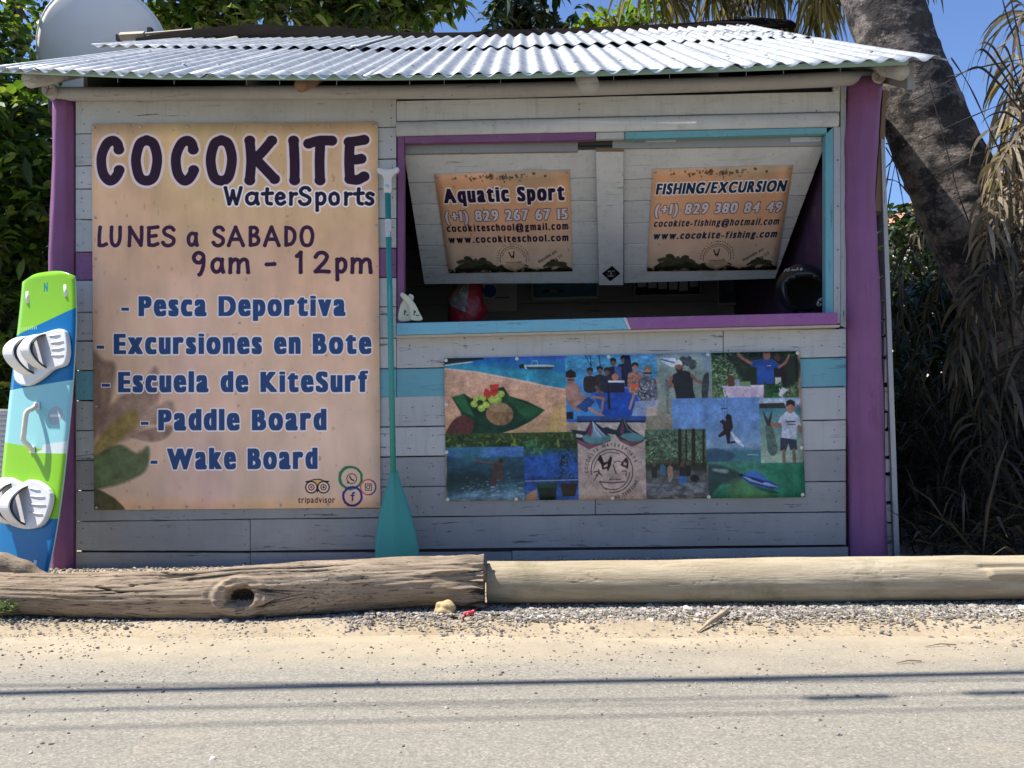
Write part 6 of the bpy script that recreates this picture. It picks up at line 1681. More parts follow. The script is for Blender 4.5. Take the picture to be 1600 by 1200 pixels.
K = lambda x, y, lift=0.0: BP(x / 2.4, 400 + y / 2.4, lift)
FOAM = plain('binding_foam', (.68, .68, .67), .6, var=.05, bump=.3, bscale=120); FBLK = plain('binding_black', (.02, .02, .022), .6); FSTR = plain('binding_strap', (.74, .74, .73), .55, var=.04)
def binding(pad, arcs, gr):
    t = thing('binding', None, None, K(*pad[0])); t.parent = kt; t.location = t.location - kt.location
    P = [K(x, y, .026) for x, y in pad]; P = [Vector(p) for p in smooth_pts([tuple(p) for p in P], 3, True)][:-1]
    b = MB(); b.prism(P, -kn * .026); bevel(b.build('foot_pad', FOAM, t), .006, 2)
    # raised ribs on the pad
    b = MB()
    for (x0, y0, x1, y1) in gr: b.tube([K(x0, y0, .027), K((x0 + x1) / 2, (y0 + y1) / 2, .029), K(x1, y1, .027)], .003, 5)
    b.build('grip_rib', FOAM, t, True)
    for (x0, y0, x1, y1, wpx, H, lean) in arcs:
        for (nm, mt, grow, dh) in (('strap', FSTR, 0, 0), ('strap_lining', FBLK, 1.16, -.010)):
            A_, B_ = K(x0, y0, .02), K(x1, y1, .02); wv = ku * (wpx / 2.4 * .0028 * (grow or 1)); pr = None; b = MB(); m_ = 16
            V = []
            for i in range(m_ + 1):
                t_ = i / m_; hgt = (H + dh) * math.sin(math.pi * t_) ** .65
                c_ = A_.lerp(B_, t_) + kn * hgt + ku * (lean * math.sin(math.pi * t_)); tan = (B_ - A_).normalized() * math.cos(math.pi * t_) * -.3 + kn
                out = (kn * math.sin(math.pi * t_) + (A_ - B_).normalized() * math.cos(math.pi * t_)).normalized() * .008
                V += [c_ - wv / 2, c_ + wv / 2, c_ + wv / 2 + out, c_ - wv / 2 + out]
            F_ = []
            for i in range(m_):
                for j in range(4): F_.append([i * 4 + j, i * 4 + (j + 1) % 4, (i + 1) * 4 + (j + 1) % 4, (i + 1) * 4 + j])
            F_ += [[3, 2, 1, 0], [m_ * 4 + j for j in range(4)]]
            o = obj(nm, [tuple(v_) for v_ in V], F_, mt, t); bevel(o, .003, 2)
            for p_ in o.data.polygons: p_.use_smooth = False
binding([(62, 322), (90, 302), (150, 290), (214, 272), (240, 284), (249, 330), (249, 372), (236, 408), (190, 425), (150, 458), (95, 486), (54, 466), (50, 400)],
        [(104, 306, 110, 440, 58, .088, -.010), (156, 298, 160, 418, 52, .080, -.002)], [(185, 300, 225, 296), (190, 325, 238, 320), (192, 350, 240, 345), (190, 372, 238, 372)])
binding([(-20, 845), (30, 830), (76, 850), (108, 838), (150, 850), (186, 890), (180, 950), (152, 1008), (100, 1024), (44, 1012), (6, 985), (-20, 940)],
        [(26, 856, 40, 1000, 58, .088, -.010), (88, 866, 80, 1004, 54, .080, -.002)], [(110, 870, 150, 880), (115, 900, 168, 905), (112, 930, 172, 935), (108, 960, 160, 970)])
b = MB(); hp_ = [K(136, 560, .004), K(120, 574, .03), K(100, 586, .052), K(94, 620, .056), K(90, 660, .056), K(88, 690, .052), K(104, 708, .03), K(119, 726, .004)]
b.tube([Vector(p) for p in smooth_pts([tuple(p) for p in hp_], 4)], .0112, 10); b.build('handle', plain('handle_white', (.72, .66, .52), .5), kt, True)
for (x, y) in ((136, 560), (118, 724)):
    b = MB(); P = [K(x + dx_, y + dy_, .006) for dx_, dy_ in ((-10, -12), (10, -12), (10, 14), (-10, 14))]; b.prism([P[0], P[3], P[2], P[1]], -kn * .007); bevel(b.build('handle_mount', FSTR, kt), .002)
for (x0, y0, x1, y1) in ((106, 135, 106, 177), (248, 110, 250, 152), (138, 1140, 133, 1175)):
    b = MB(); b.tube([K(x0, y0, .004), K(x1, y1, .004)], .011, 8); b.build('fin_plate', FSTR, kt, True)
# ribbed white panel half out of frame
rp = thing('ribbed_panel', 'white ribbed panel standing behind the kiteboard at the left edge', 'panel', W(-20, 800, .15))
b = MB(); P = [W(-70, 900, .15), W(11, 895, .15), W(16, 640, .15), W(-70, 636, .15)]; b.hexa(P + [p + Vector((0, .02, 0)) for p in P]); b.build('board', WHT, rp)
b = MB()
for k in range(30): a = W(-70, 640 + k * 8, .148); c_ = W(15 - k * .15, 643 + k * 8, .148); b.tube([a, c_], .006, 6)
b.build('ribs', WHT, rp, True)['kind'] = 'stuff'

# ================================================================== SATELLITE DISH
dc_ = W(163, 86, 3.0); nn = Vector((.10, -.93, -.30)).normalized(); da = nn.cross(Vector((0, 0, 1))).normalized(); db = da.cross(nn)
V = [tuple(dc_ + nn * .12)]; F = []; Rr_ = 14; Nn = 56; Rd = 100 / FPX * 7.0
for k in range(1, Rr_ + 1):
    t = k / Rr_
    for j in range(Nn): th = 2 * math.pi * j / Nn; V.append(tuple(dc_ + (da * math.cos(th) + db * math.sin(th) * 1.03) * Rd * t + nn * (.12 * (1 - t * t))))
for j in range(Nn): F.append([0, 1 + j, 1 + (j + 1) % Nn])
for k in range(1, Rr_):
    for j in range(Nn): a = 1 + (k - 1) * Nn; F.append([a + j, a + Nn + j, a + Nn + (j + 1) % Nn, a + (j + 1) % Nn])
sdh = thing('satellite_dish', 'large pale satellite dish behind the left end of the roof', 'satellite dish', (dc_.x, dc_.y + .35, 0))
DISH = plain('dish_paint', (.82, .79, .74), .55, var=.06, scale=5)
o = obj('reflector', V, F, DISH, sdh, True); s = o.modifiers.new('thick', 'SOLIDIFY'); s.thickness = .012
b = MB(); b.tube([dc_ + (da * math.cos(t) + db * math.sin(t) * 1.03) * (Rd + .004) + nn * .002 for t in np.linspace(0, 6.283, 57)], .011, 6); b.build('rim', DISH, sdh, True)
b = MB(); b.tube([dc_ + nn * -.02, dc_ - nn * .25, Vector((dc_.x, dc_.y + .35, dc_.z - .3)), Vector((dc_.x, dc_.y + .35, 0))], .04, 10); b.build('mast', SCREW, sdh, True)
for px, py in ((184, 58), (233, 47)): mb = MB(); p = W(px, py, 2.75); mb.box((p.x - .018, p.y, p.z - .025), (p.x + .018, p.y + .04, p.z + .025)); mb.build('clip', METALDOT, sdh)
mb = MB()
for px, py, r in ((157, 51, .008), (180, 1 + 14, .006), (230, 52, .006), (180, 16, .007), (66, 58, .006), (120, 30, .004)):
    p = hs_ = W(px, py, 2.86); d_ = ray(px, py); 
    mb.tube([p, p + Vector((r * .8, 0, r * 1.6))], r * .5, 5)
# ================================================================== PLANTS
def leafmat(name, cols, trans=.35, rough=.45):
    m, nt, bs = newmat(name); q = NT(nt)
    g = q.n('ShaderNodeNewGeometry')
    c = q.ramp(g.outputs['Random Per Island'], cols)
    c = q.mix(q.math('MULTIPLY', q.noise(q.coord((1, 1, 1)), 1.3, 3, .5), .35), c, (.01, .02, .008))
    q.l(c, bs.inputs['Base Color']); bs.inputs['Roughness'].default_value = rough
    bs.inputs['Specular IOR Level'].default_value = .4
    tr = q.n('ShaderNodeBsdfTranslucent'); q.l(q.mix(1.0, c, (1.5, 1.6, .6), 'MULTIPLY'), tr.inputs[0])
    mx = q.n('ShaderNodeMixShader'); mx.inputs[0].default_value = trans
    out = [n for n in nt.nodes if n.type == 'OUTPUT_MATERIAL'][0]
    q.l(bs.outputs[0], mx.inputs[1]); q.l(tr.outputs[0], mx.inputs[2]); q.l(mx.outputs[0], out.inputs[0])
    return m
LEAF = leafmat('broad_leaf', [(0, (.014, .038, .009)), (.42, (.045, .10, .018)), (.76, (.12, .22, .03)), (1, (.26, .31, .06))])
LEAFY = leafmat('young_leaf', [(0, (.08, .16, .03)), (.5, (.17, .27, .04)), (1, (.36, .40, .08))], .4)
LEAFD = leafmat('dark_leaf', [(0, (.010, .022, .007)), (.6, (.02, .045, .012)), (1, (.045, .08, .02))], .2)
DRY = leafmat('dry_leaflet', [(0, (.09, .065, .045)), (.5, (.20, .15, .10)), (.85, (.34, .27, .19)), (1, (.50, .42, .31))], .25, .7)
DRYD = leafmat('dark_dry_leaflet', [(0, (.018, .014, .010)), (.6, (.05, .037, .025)), (1, (.13, .10, .07))], .15, .8)  # darker tone of the dry leaflets
YEL = leafmat('yellowing_leaflet', [(0, (.06, .07, .02)), (.4, (.16, .13, .05)), (.8, (.30, .22, .10)), (1, (.42, .34, .20))], .35, .6)
BARK = plain('tree_bark', (.10, .085, .07), .9, var=.4, scale=12, bump=.8, bscale=40)
def leaves(name, P, D, L, mat, parent, seed, asp=.42, fold=.25, droop=.35, loc=None):
    """P bases, D unit directions, L lengths -> one mesh of folded, drooping leaves"""
    rs = np.random.RandomState(seed); P = np.asarray(P); D = np.asarray(D); L = np.asarray(L); n = len(P)
    up = np.tile([0, 0, 1.0], (n, 1)) + rs.randn(n, 3) * .45
    S = np.cross(D, up); S /= np.linalg.norm(S, axis=1)[:, None] + 1e-9
    N_ = np.cross(S, D)
    V = []
    for t, w in ((0, .02), (.30, .85), (.62, 1.0), (1, 0.0)):
        c_ = P + D * (L * t)[:, None] + np.array([0, 0, -1.0]) * (L * droop * t * t)[:, None]
        if w == 0: V.append(c_); continue
        hw_ = (L * asp * .5 * w)[:, None]
        V += [c_ - S * hw_ + N_ * hw_ * fold, c_, c_ + S * hw_ + N_ * hw_ * fold]
    V = np.stack(V, 1)      # n x 10 x 3
    T = [[0, 1, 4, 3], [1, 2, 5, 4], [3, 4, 7, 6], [4, 5, 8, 7], [6, 7, 9], [7, 8, 9]]
    k = V.shape[1]; F = []
    for i in range(n):
        o_ = i * k
        for f in T: F.append([a + o_ for a in f])
    o = obj(name, V.reshape(-1, 3), F, mat, parent, False, loc=loc)
    return o
def rosettes(cs, n_each, L, rs, upb=.2, spread_=.06):
    P, D, LL = [], [], []
    for c_ in cs:
        ax = rs.randn(3) * .5 + np.array([0, 0, .7]); ax /= np.linalg.norm(ax)
        for _ in range(n_each):
            d = rs.randn(3); d -= ax * d.dot(ax); d /= np.linalg.norm(d) + 1e-9; d = d + ax * rs.uniform(-.3, .9) + np.array([0, 0, upb]); d /= np.linalg.norm(d)
            P.append(np.array(c_) + rs.randn(3) * spread_ * .5 + d * spread_ * .3); D.append(d); LL.append(L * rs.uniform(.6, 1.25))
    return P, D, LL
def crown_pts(lumps, n, rs, shell=.65):
    """points in lumpy ellipsoids, denser near their skins"""
    out = []; vol = np.array([r[0] * r[1] * r[2] for _, r in lumps]); pr = vol / vol.sum()
    for _ in range(n):
        c_, r = lumps[rs.choice(len(lumps), p=pr)]; d = rs.randn(3); d /= np.linalg.norm(d)
        out.append(np.array(c_) + d * np.array(r) * rs.uniform(shell, 1.0) ** (1 / 2.) * (1 + .15 * rs.randn()))
    return out
def tree(name, label, base_, lumps, n_ros, n_each, L, mat, seed, trunk_r=.12, group=None, cat='tree', asp=.42, droop=.35, inner=None):
    rs = np.random.RandomState(seed); t = thing(name, label, cat, base_, group)
    cs = crown_pts(lumps, n_ros, rs); P, D, LL = rosettes(cs, n_each, L, rs)
    o = leaves('crown', P, D, LL, mat, t, seed, asp, .25, droop)
    b = MB(); B0 = Vector(base_); cen = sum((Vector(c_) for c_, _ in lumps), Vector((0, 0, 0))) / len(lumps)
    mid = B0.lerp(cen, .55) + Vector((rs.randn() * .1, rs.randn() * .1, 0))
    b.tube([B0, B0.lerp(mid, .5) + Vector((.05, 0, 0)), mid, cen], [trunk_r, trunk_r * .85, trunk_r * .7, trunk_r * .3], 10)
    for c_, r in lumps:
        e = Vector(c_); b.tube([mid, mid.lerp(e, .5) + Vector((rs.randn() * .08, rs.randn() * .08, .1)), e, e + Vector((rs.randn() * r[0] * .4, 0, r[2] * .6))], [trunk_r * .5, trunk_r * .32, trunk_r * .2, .01], 7)
        for _ in range(6):
            d = Vector(rs.randn(3)).normalized(); b.tube([e, e + Vector((d.x * r[0], d.y * r[1], d.z * r[2])) * .55, e + Vector((d.x * r[0], d.y * r[1], d.z * r[2])) * .95], [.022, .012, .005], 5)
    b.build('trunk', BARK, t, True)
    return t
def WL(px, py, Y, rx, ry, rz): p = W(px, py, Y); return (tuple(p), (rx, ry, rz))
tree('broadleaf_tree', 'tall dense broadleaf tree beside the left purple post', (-3.9, 2.4, 0),
     [WL(-130, 40, 2.6, .65, .7, .75), WL(30, 10, 4.2, .5, .5, .5), WL(60, 235, 3.4, .5, .6, .55), WL(-40, 260, 2.3, .8, .7, .8), WL(60, 350, 2.6, .55, .6, .6), WL(-20, 470, 2.4, .7, .6, .6), WL(50, 560, 2.7, .6, .5, .5), WL(-60, 620, 2.6, .6, .5, .45), WL(40, 690, 2.9, .6, .5, .4)],
     1900, 9, .135, LEAF, 1, .16)
tree('broadleaf_tree', 'dark leafy tree rising behind the left half of the roof', (-2.6, 5.6, 0),
     [WL(300, -10, 5.6, .8, .7, .42), WL(450, -60, 5.8, .9, .7, .62), WL(570, -20, 5.4, .7, .6, .42), WL(660, -50, 5.6, .55, .6, .62), WL(380, -170, 6, 1.2, .9, .6), WL(600, -170, 6, 1.1, .9, .6), WL(520, 10, 5.2, .8, .5, .25), WL(330, 12, 5.4, .5, .5, .2)],
     1500, 9, .19, LEAF, 2, .2)
tree('broadleaf_tree', 'small leafy treetop against the blue sky above the middle of the roof', (-.1, 4.6, 0),
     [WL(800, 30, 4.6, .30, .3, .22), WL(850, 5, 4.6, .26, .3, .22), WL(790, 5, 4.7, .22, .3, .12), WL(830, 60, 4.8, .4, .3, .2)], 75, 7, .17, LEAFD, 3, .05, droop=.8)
tree('broadleaf_shrub', 'leafy bush filling the gap between the stall and the cream house', (2.9, 5.4, 0),
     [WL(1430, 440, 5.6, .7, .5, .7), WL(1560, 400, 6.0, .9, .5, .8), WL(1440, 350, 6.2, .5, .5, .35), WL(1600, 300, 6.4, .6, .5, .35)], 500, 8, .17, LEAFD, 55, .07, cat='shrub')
tree('broadleaf_shrub', 'bright yellow-green treetop just above the roof left of the palm fronds', (1.1, 4.4, 0),
     [WL(965, 42, 4.4, .30, .3, .12), WL(1010, 34, 4.4, .26, .3, .12), WL(918, 52, 4.4, .14, .2, .06)], 60, 7, .13, LEAFY, 4, .04, cat='shrub')
# undergrowth right of the stall, in its shade
rs = np.random.RandomState(17)
tree('undergrowth_shrub', 'dark shrub in the shade between the stall and the leaning palm', (3.0, 3.2, 0),
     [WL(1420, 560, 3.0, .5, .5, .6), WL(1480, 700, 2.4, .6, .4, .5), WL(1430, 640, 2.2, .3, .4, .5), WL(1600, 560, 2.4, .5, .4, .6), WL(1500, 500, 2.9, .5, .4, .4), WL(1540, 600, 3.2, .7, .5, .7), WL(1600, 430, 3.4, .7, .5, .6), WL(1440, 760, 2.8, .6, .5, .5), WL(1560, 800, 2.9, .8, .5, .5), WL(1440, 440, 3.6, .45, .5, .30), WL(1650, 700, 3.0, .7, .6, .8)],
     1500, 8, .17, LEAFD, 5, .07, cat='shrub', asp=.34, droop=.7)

# ---- palm fronds
def ribbon(V, F, pts, w0, side, prof=(0.4, 1, .9, .6, .05)):
    k = len(V); n = len(pts)
    for i, p in enumerate(pts):
        w_ = w0 * np.interp(i / (n - 1), np.linspace(0, 1, len(prof)), prof); s = side * w_ * .5
        V += [p - s, p + s]
    for i in range(n - 1): a = k + i * 2; F.append([a, a + 1, a + 3, a + 2])
def frond(path, n_leaf, L, w, mat, parent, seed, hang=.9, name='frond', spread_=1.0, rr=.012, start=.12):
    """path: rachis points; leaflets leave both sides and hang"""
    rs = np.random.RandomState(seed); P = smooth_pts([tuple(p) for p in path], 8); P = [np.array(p) for p in P]; m_ = len(P)
    V = []; F = []
    b = MB(); b.tube([Vector(p) for p in P], [rr * (1 - .8 * i / (m_ - 1)) for i in range(m_)], 5)
    for i in range(n_leaf):
        t = start + (1 - start) * i / n_leaf; f = t * (m_ - 1); a = int(min(f, m_ - 2)); p = P[a] + (P[a + 1] - P[a]) * (f - a); tan = P[a + 1] - P[a]; tan /= np.linalg.norm(tan) + 1e-9
        sd = np.cross(tan, [0, 0, 1.0]); sd = sd / (np.linalg.norm(sd) + 1e-6)
        if np.linalg.norm(sd) < .3: sd = np.array([1.0, 0, 0])
        for s_ in (-1, 1):
            d = sd * s_ * spread_ * rs.uniform(.5, 1.1) + tan * rs.uniform(.3, .9) + rs.randn(3) * .25 + np.array([0, 0, .1]); d /= np.linalg.norm(d)
            l_ = L * rs.uniform(.6, 1.15) * (1 - .45 * t); pts = []; q_ = p.copy(); v_ = d.copy(); ns_ = 6
            for k in range(ns_ + 1):
                pts.append(q_.copy()); q_ = q_ + v_ * l_ / ns_; v_ = v_ + np.array([rs.randn() * .08, rs.randn() * .08, -hang * .45]); v_ /= np.linalg.norm(v_)
            side = np.cross(pts[-1] - pts[0], rs.randn(3)); side /= np.linalg.norm(side) + 1e-9
            ribbon(V, F, pts, w * rs.uniform(.6, 1.2), side)
    k = len(b.v)
    Vt = [tuple(x) for x in b.v] + [tuple(x) for x in V]; Ft = b.f + [[j + k for j in f] for f in F]
    return obj(name, Vt, Ft, mat, parent, False)
# coconut palm: leaning trunk, crown above the picture, fronds hanging into it
m, nt, bs = newmat('palm_bark'); q = NT(nt)
v = q.coord((1, 1, 1)); vv = q.coord((1, 1, 2.2))
c = q.ramp(q.noise(v, 6.5, 10, .80), [(.43, (.030, .027, .025)), (.47, (.10, .082, .070)), (.515, (.19, .155, .13)), (.75, (.37, .315, .27))])
big = q.ramp(q.noise(vv, 2.3, 9, .72), [(.50, 0.0), (.54, 1.0)])
c = q.mix(q.math('MULTIPLY', big, .8), c, (.022, .020, .020))
c = q.mix(q.ramp(q.noise(v, 26, 5, .75), [(.62, 0.0), (.72, .85)]), c, (.55, .51, .46))
q.l(c, bs.inputs['Base Color']); bs.inputs['Roughness'].default_value = .95
b1 = q.bump(q.noise(v, 30, 6, .7), None, .8, .02); q.bump(q.noise(vv, 7, 4, .6), bs, .6, .03, b1)
PBARK = m
cp = thing('coconut_palm', 'thick leaning coconut palm trunk with grey lichen bark right of the roof', 'palm tree', (W(1850, 900, .95).x, .95, 0))
tr = [(1150, -560, 100), (1255, -320, 106), (1335, -120, 112), (1379, 0, 116), (1412, 100, 117), (1450, 200, 127), (1494, 300, 138), (1546, 400, 150), (1604, 500, 160), (1665, 600, 170), (1735, 720, 185), (1820, 850, 230), (1850, 925, 280)]
S_ = smooth_pts([(a, b_, c_) for a, b_, c_ in tr], 14); nr = len(S_); n = 40
cen = [W(s[0], s[1], .98) for s in S_]
V = []; F = []
rs = np.random.RandomState(8); pn = perio(nr, n, 9, 5, 3); pn2 = perio(nr, n, 4, 2.5, 5)
for i in range(nr):
    t = (cen[min(i + 1, nr - 1)] - cen[max(i - 1, 0)]).normalized(); a = t.cross(Vector((0, 1, 0))).normalized(); c_ = t.cross(a)
    cs_ = abs(t.z) ** .5
    r = S_[i][2] / 2 / FPX * 4.98 * .97 * cs_
    ringb = .014 * max(0, math.sin(i * 1.05)) ** 6
    for j in range(n):
        th = 2 * math.pi * j / n; rad = r * (1 + (pn[i, j] - .5) * .10 + (pn2[i, j] - .5) * .03) + ringb * (.6 + .4 * math.sin(th * 3 + i))
        V.append(tuple(cen[i] + (a * math.cos(th) + c_ * math.sin(th)) * rad))
for i in range(nr - 1):
    for j in range(n): F.append([i * n + j, i * n + (j + 1) % n, (i + 1) * n + (j + 1) % n, (i + 1) * n + j])
obj('trunk', V, F, PBARK, cp, True)
crown = cen[0]
for k, (path) in enumerate([
    [(1150, -560, 1.0), (1090, -420, 1.9), (1020, -200, 2.6), (1000, -60, 2.9), (1050, 0, 3.0)],
    [(1150, -560, 1.0), (1150, -420, 1.9), (1110, -200, 2.6), (1100, -60, 2.9), (1120, 0, 3.0)],
    [(1150, -560, 1.0), (1230, -460, 1.9), (1210, -200, 2.6), (1190, -70, 2.8), (1200, -5, 2.8)],
    [(1150, -560, 1.0), (1280, -420, 1.9), (1290, -230, 2.4), (1280, -80, 2.6), (1285, 0, 2.6)],
    [(1150, -560, 1.0), (1330, -480, 1.3), (1400, -250, 1.5), (1425, -60, 1.6)],
    [(1150, -560, 1.0), (900, -700, 1.2), (600, -600, 2.0), (400, -300, 3.0)],
    [(1150, -560, 1.0), (1400, -760, 1.6), (1750, -700, 2.2), (1950, -450, 2.6)],
    [(1150, -560, 1.0), (1150, -800, 2.0), (1100, -800, 3.4), (1050, -650, 4.4)]]):
    frond([W(*p) for p in path], 110 if k < 5 else 50, .85 if k < 5 else .7, .030, YEL if k < 5 else LEAF, cp, 60 + k, .8, spread_=.8)
for k, path in enumerate([[(1150, -560, 1.0), (1180, -380, 2.2), (1180, -180, 3.0), (1230, -70, 3.3), (1275, 10, 3.3)], [(1150, -560, 1.0), (1230, -380, 2.2), (1250, -180, 3.0), (1180, -70, 3.4), (1150, 5, 3.4)], [(1150, -560, 1.0), (1300, -380, 2.0), (1330, -180, 2.9), (1310, -60, 3.3), (1300, 10, 3.3)]]):
    frond([W(*p) for p in path], 120, .9, .032, DRYD if k % 2 else YEL, cp, 80 + k, .8, spread_=.9)
# dry palm: dead fronds hanging at the right edge
dp = thing('dry_palm', 'dead palm with bleached and brown drooping fronds at the right edge', 'dry palm', (W(1660, 900, .7).x, .7, 0))
b = MB(); b.tube([(W(1690, 900, .7).x, .7, 0), W(1680, 600, .7), W(1665, 300, .7), W(1640, 90, .7)], [.13, .11, .09, .07], 12); b.build('stem', BARK, dp, True)
paths = [([(1640, 60, .7), (1600, 20, .7), (1580, 110, .6), (1572, 230, .55), (1560, 330, .5)], DRY, .42, 30, 1.0),
         ([(1640, 90, .7), (1610, 110, .7), (1590, 200, .65), (1580, 320, .6), (1560, 440, .6)], DRY, .42, 34, 1.0),
         ([(1650, 120, .7), (1625, 150, .8), (1600, 260, .9), (1596, 380, .95), (1590, 480, .9)], DRY, .42, 34, 1.0),
         ([(1655, 60, .9), (1640, 90, .95), (1615, 160, 1.0), (1605, 300, 1.0), (1600, 430, .95)], DRY, .5, 60, 1.1),
         ([(1660, 100, .6), (1635, 120, .55), (1610, 200, .5), (1596, 300, .45), (1588, 400, .4)], DRY, .38, 50, 1.2),
         ([(1640, 180, .5), (1600, 200, .45), (1560, 260, .4), (1545, 330, .38), (1540, 430, .35)], DRY, .34, 40, 1.2),
         ([(1650, 240, .6), (1600, 260, .5), (1560, 340, .45), (1540, 420, .4), (1530, 480, .4)], DRY, .36, 26, .9),
         ([(1660, 430, .5), (1600, 400, .35), (1540, 430, .3), (1505, 520, .3), (1500, 620, .3)], DRYD, .42, 30, 1.0),
         ([(1660, 480, .5), (1600, 450, .4), (1545, 520, .35), (1530, 640, .35), (1540, 760, .3)], DRYD, .45, 30, 1.0),
         ([(1660, 560, .4), (1610, 540, .3), (1570, 600, .25), (1560, 720, .25), (1570, 840, .2)], DRYD, .45, 30, 1.0),
         ([(1660, 420, .9), (1560, 380, 1.6), (1480, 420, 1.7), (1440, 540, 1.7), (1430, 700, 1.7)], DRYD, .5, 40, 1.0),
         ([(1660, 520, .9), (1560, 500, 1.3), (1500, 560, 1.4), (1470, 680, 1.4), (1480, 820, 1.4)], DRYD, .5, 40, 1.0),
         ([(1660, 330, .9), (1540, 300, 2.0), (1450, 340, 2.2), (1410, 440, 2.2), (1400, 560, 2.2)], DRYD, .5, 44, 1.0),
         ([(1660, 600, .7), (1600, 640, .6), (1540, 720, .6), (1500, 820, .6)], DRYD, .45, 36, 1.0),
         ([(1660, 380, .7), (1610, 350, .45), (1560, 400, .35), (1520, 470, .3), (1480, 560, .35)], DRYD, .40, 30, 1.0)]
for k, (pp, mt, L, nl, hg) in enumerate(paths): frond([W(*p) for p in pp], nl, L, .022, mt, dp, 90 + k, hg, spread_=.9)
# single arching dead leaflets against the sky
V = []; F = []; dk = []
for st in ([(1600, 170), (1570, 120), (1545, 85), (1530, 78), (1515, 100), (1505, 140), (1498, 175)], [(1600, 150), (1565, 95), (1550, 72), (1532, 68), (1520, 95), (1508, 150)], [(1600, 180), (1560, 130), (1530, 105), (1500, 115), (1478, 120)], [(1585, 60), (1572, 20), (1562, -20)], [(1600, 110), (1592, 60), (1580, 0), (1575, -30)], [(1600, 195), (1570, 175), (1540, 185), (1522, 215), (1522, 240)], [(1600, 160), (1575, 80), (1560, 75), (1545, 95), (1535, 130)], [(1420, -20), (1444, 5), (1438, 30)], [(1430, -20), (1450, 0), (1447, 20)], [(1600, 205), (1580, 200), (1565, 215), (1560, 250)]):
    P = [np.array(p) for p in smooth_pts([tuple(W(x, y, .5 if x > 1450 else .7)) for x, y in st], 5)]
    V = []; F = []; ribbon(V, F, P, .030, np.array([.55, .5, .65])); obj('arched_leaflet', [tuple(x) for x in V], F, DRYD, dp, False)
# wiry dry vines crossing the trunk
b = MB()
for st in ([(1486, 90, .2), (1515, 135, .3), (1545, 200, .4), (1572, 262, .45), (1590, 330, .5)], [(1424, 158, .5), (1480, 128, .5), (1520, 108, .5), (1600, 92, .5)], [(1440, 218, .6), (1500, 190, .55), (1560, 165, .5), (1620, 145, .5)], [(1452, 130, .60), (1478, 230, .60), (1500, 310, .60), (1530, 380, .60), (1560, 420, .6)], [(1440, 300, .6), (1480, 265, .55), (1540, 235, .5), (1610, 210, .5)], [(1478, 352, .6), (1530, 322, .55), (1610, 290, .5)], [(1495, 420, .6), (1550, 390, .5), (1610, 365, .5)], [(1383, 300, .7), (1398, 240, .8), (1420, 300, .8)], [(1384, 230, 1.2), (1400, 262, 1.2), (1412, 320, 1.2)], [(1384, 262, 1.2), (1408, 240, 1.2), (1418, 246, 1.2)], [(1384, 224, 1.2), (1400, 228, 1.2), (1416, 231, 1.2)], [(1384, 280, 1.3), (1404, 285, 1.3), (1424, 310, 1.3)], [(1386, 330, 1.3), (1400, 250, 1.3), (1406, 244, 1.3)], [(1384, 400, 1), (1420, 470, 1), (1450, 560, 1)], [(1388, 520, 1), (1440, 480, 1), (1490, 500, 1)]):
    P = [Vector(p) for p in smooth_pts([tuple(W(*p)) for p in st], 6)]; b.tube(P, [.0032 + .001 * math.sin(i) for i in range(len(P))], 5)
tag(b.build('dry_vine', plain('vine', (.035, .028, .022), .9), None, False, W(1500, 300, .5)), 'thin wiry dry vines strung across the palm trunk', 'vine')
# dark leaflet heap added to deepen the shade on the ground
rs = np.random.RandomState(14); V = []; F = []
for _ in range(5200):
    x = rs.uniform(1.95, 4.4); y = rs.uniform(-.3, 2.4); p = np.array([x, y, rs.rand() ** .8 * (.10 + .70 * min(1, (x - 1.8) / .8) * min(1, max(0, (y + .3) / .9)))]); d = rs.randn(3) * [1, .7, .8]; d /= np.linalg.norm(d); l_ = rs.uniform(.15, .45)
    ribbon(V, F, [p, p + d * l_ * .5 + [0, 0, .03], p + d * l_ + [0, 0, -.04]], rs.uniform(.01, .028), np.cross(d, [0, .6, 1.0]))
o = obj('added_frond_heap', [tuple(x) for x in V], F, DRYD, None, False); o['kind'] = 'stuff'; o['label'] = 'added dark heap of palm leaflets deepening the shade between the stall and the dry palm'
rs = np.random.RandomState(4); V = []; F = []
for _ in range(700):
    x = rs.uniform(1.9, 4.6); y = rs.uniform(.0, 3.0); p = np.array([x, y, .02 + rs.rand() * .15]); d = rs.randn(3) * [1, 1, .35]; d /= np.linalg.norm(d); l_ = rs.uniform(.15, .5)
    ribbon(V, F, [p, p + d * l_ * .5 + [0, 0, .03], p + d * l_], rs.uniform(.01, .03), np.cross(d, [0, .3, 1.0]))
o = obj('leaf_litter', [tuple(x) for x in V], F, DRYD, None, False); o['kind'] = 'stuff'; o['label'] = 'brown fallen palm leaflets on the ground beside the stall'
# weed at the left edge
rs = np.random.RandomState(5); p0 = G(4, 972, 0)
P, D, LL = rosettes([(p0.x + rs.uniform(-.05, .03), p0.y + rs.uniform(-.03, .03), .02 + rs.rand() * .06) for _ in range(14)], 7, .028, rs, .3, .01)
tag(leaves('weed', P, D, LL, leafmat('weed_leaf', [(0, (.05, .10, .03)), (1, (.16, .22, .09))]), None, 6, .4, loc=tuple(p0)), 'small green weed at the left end of the weathered log', 'weed')

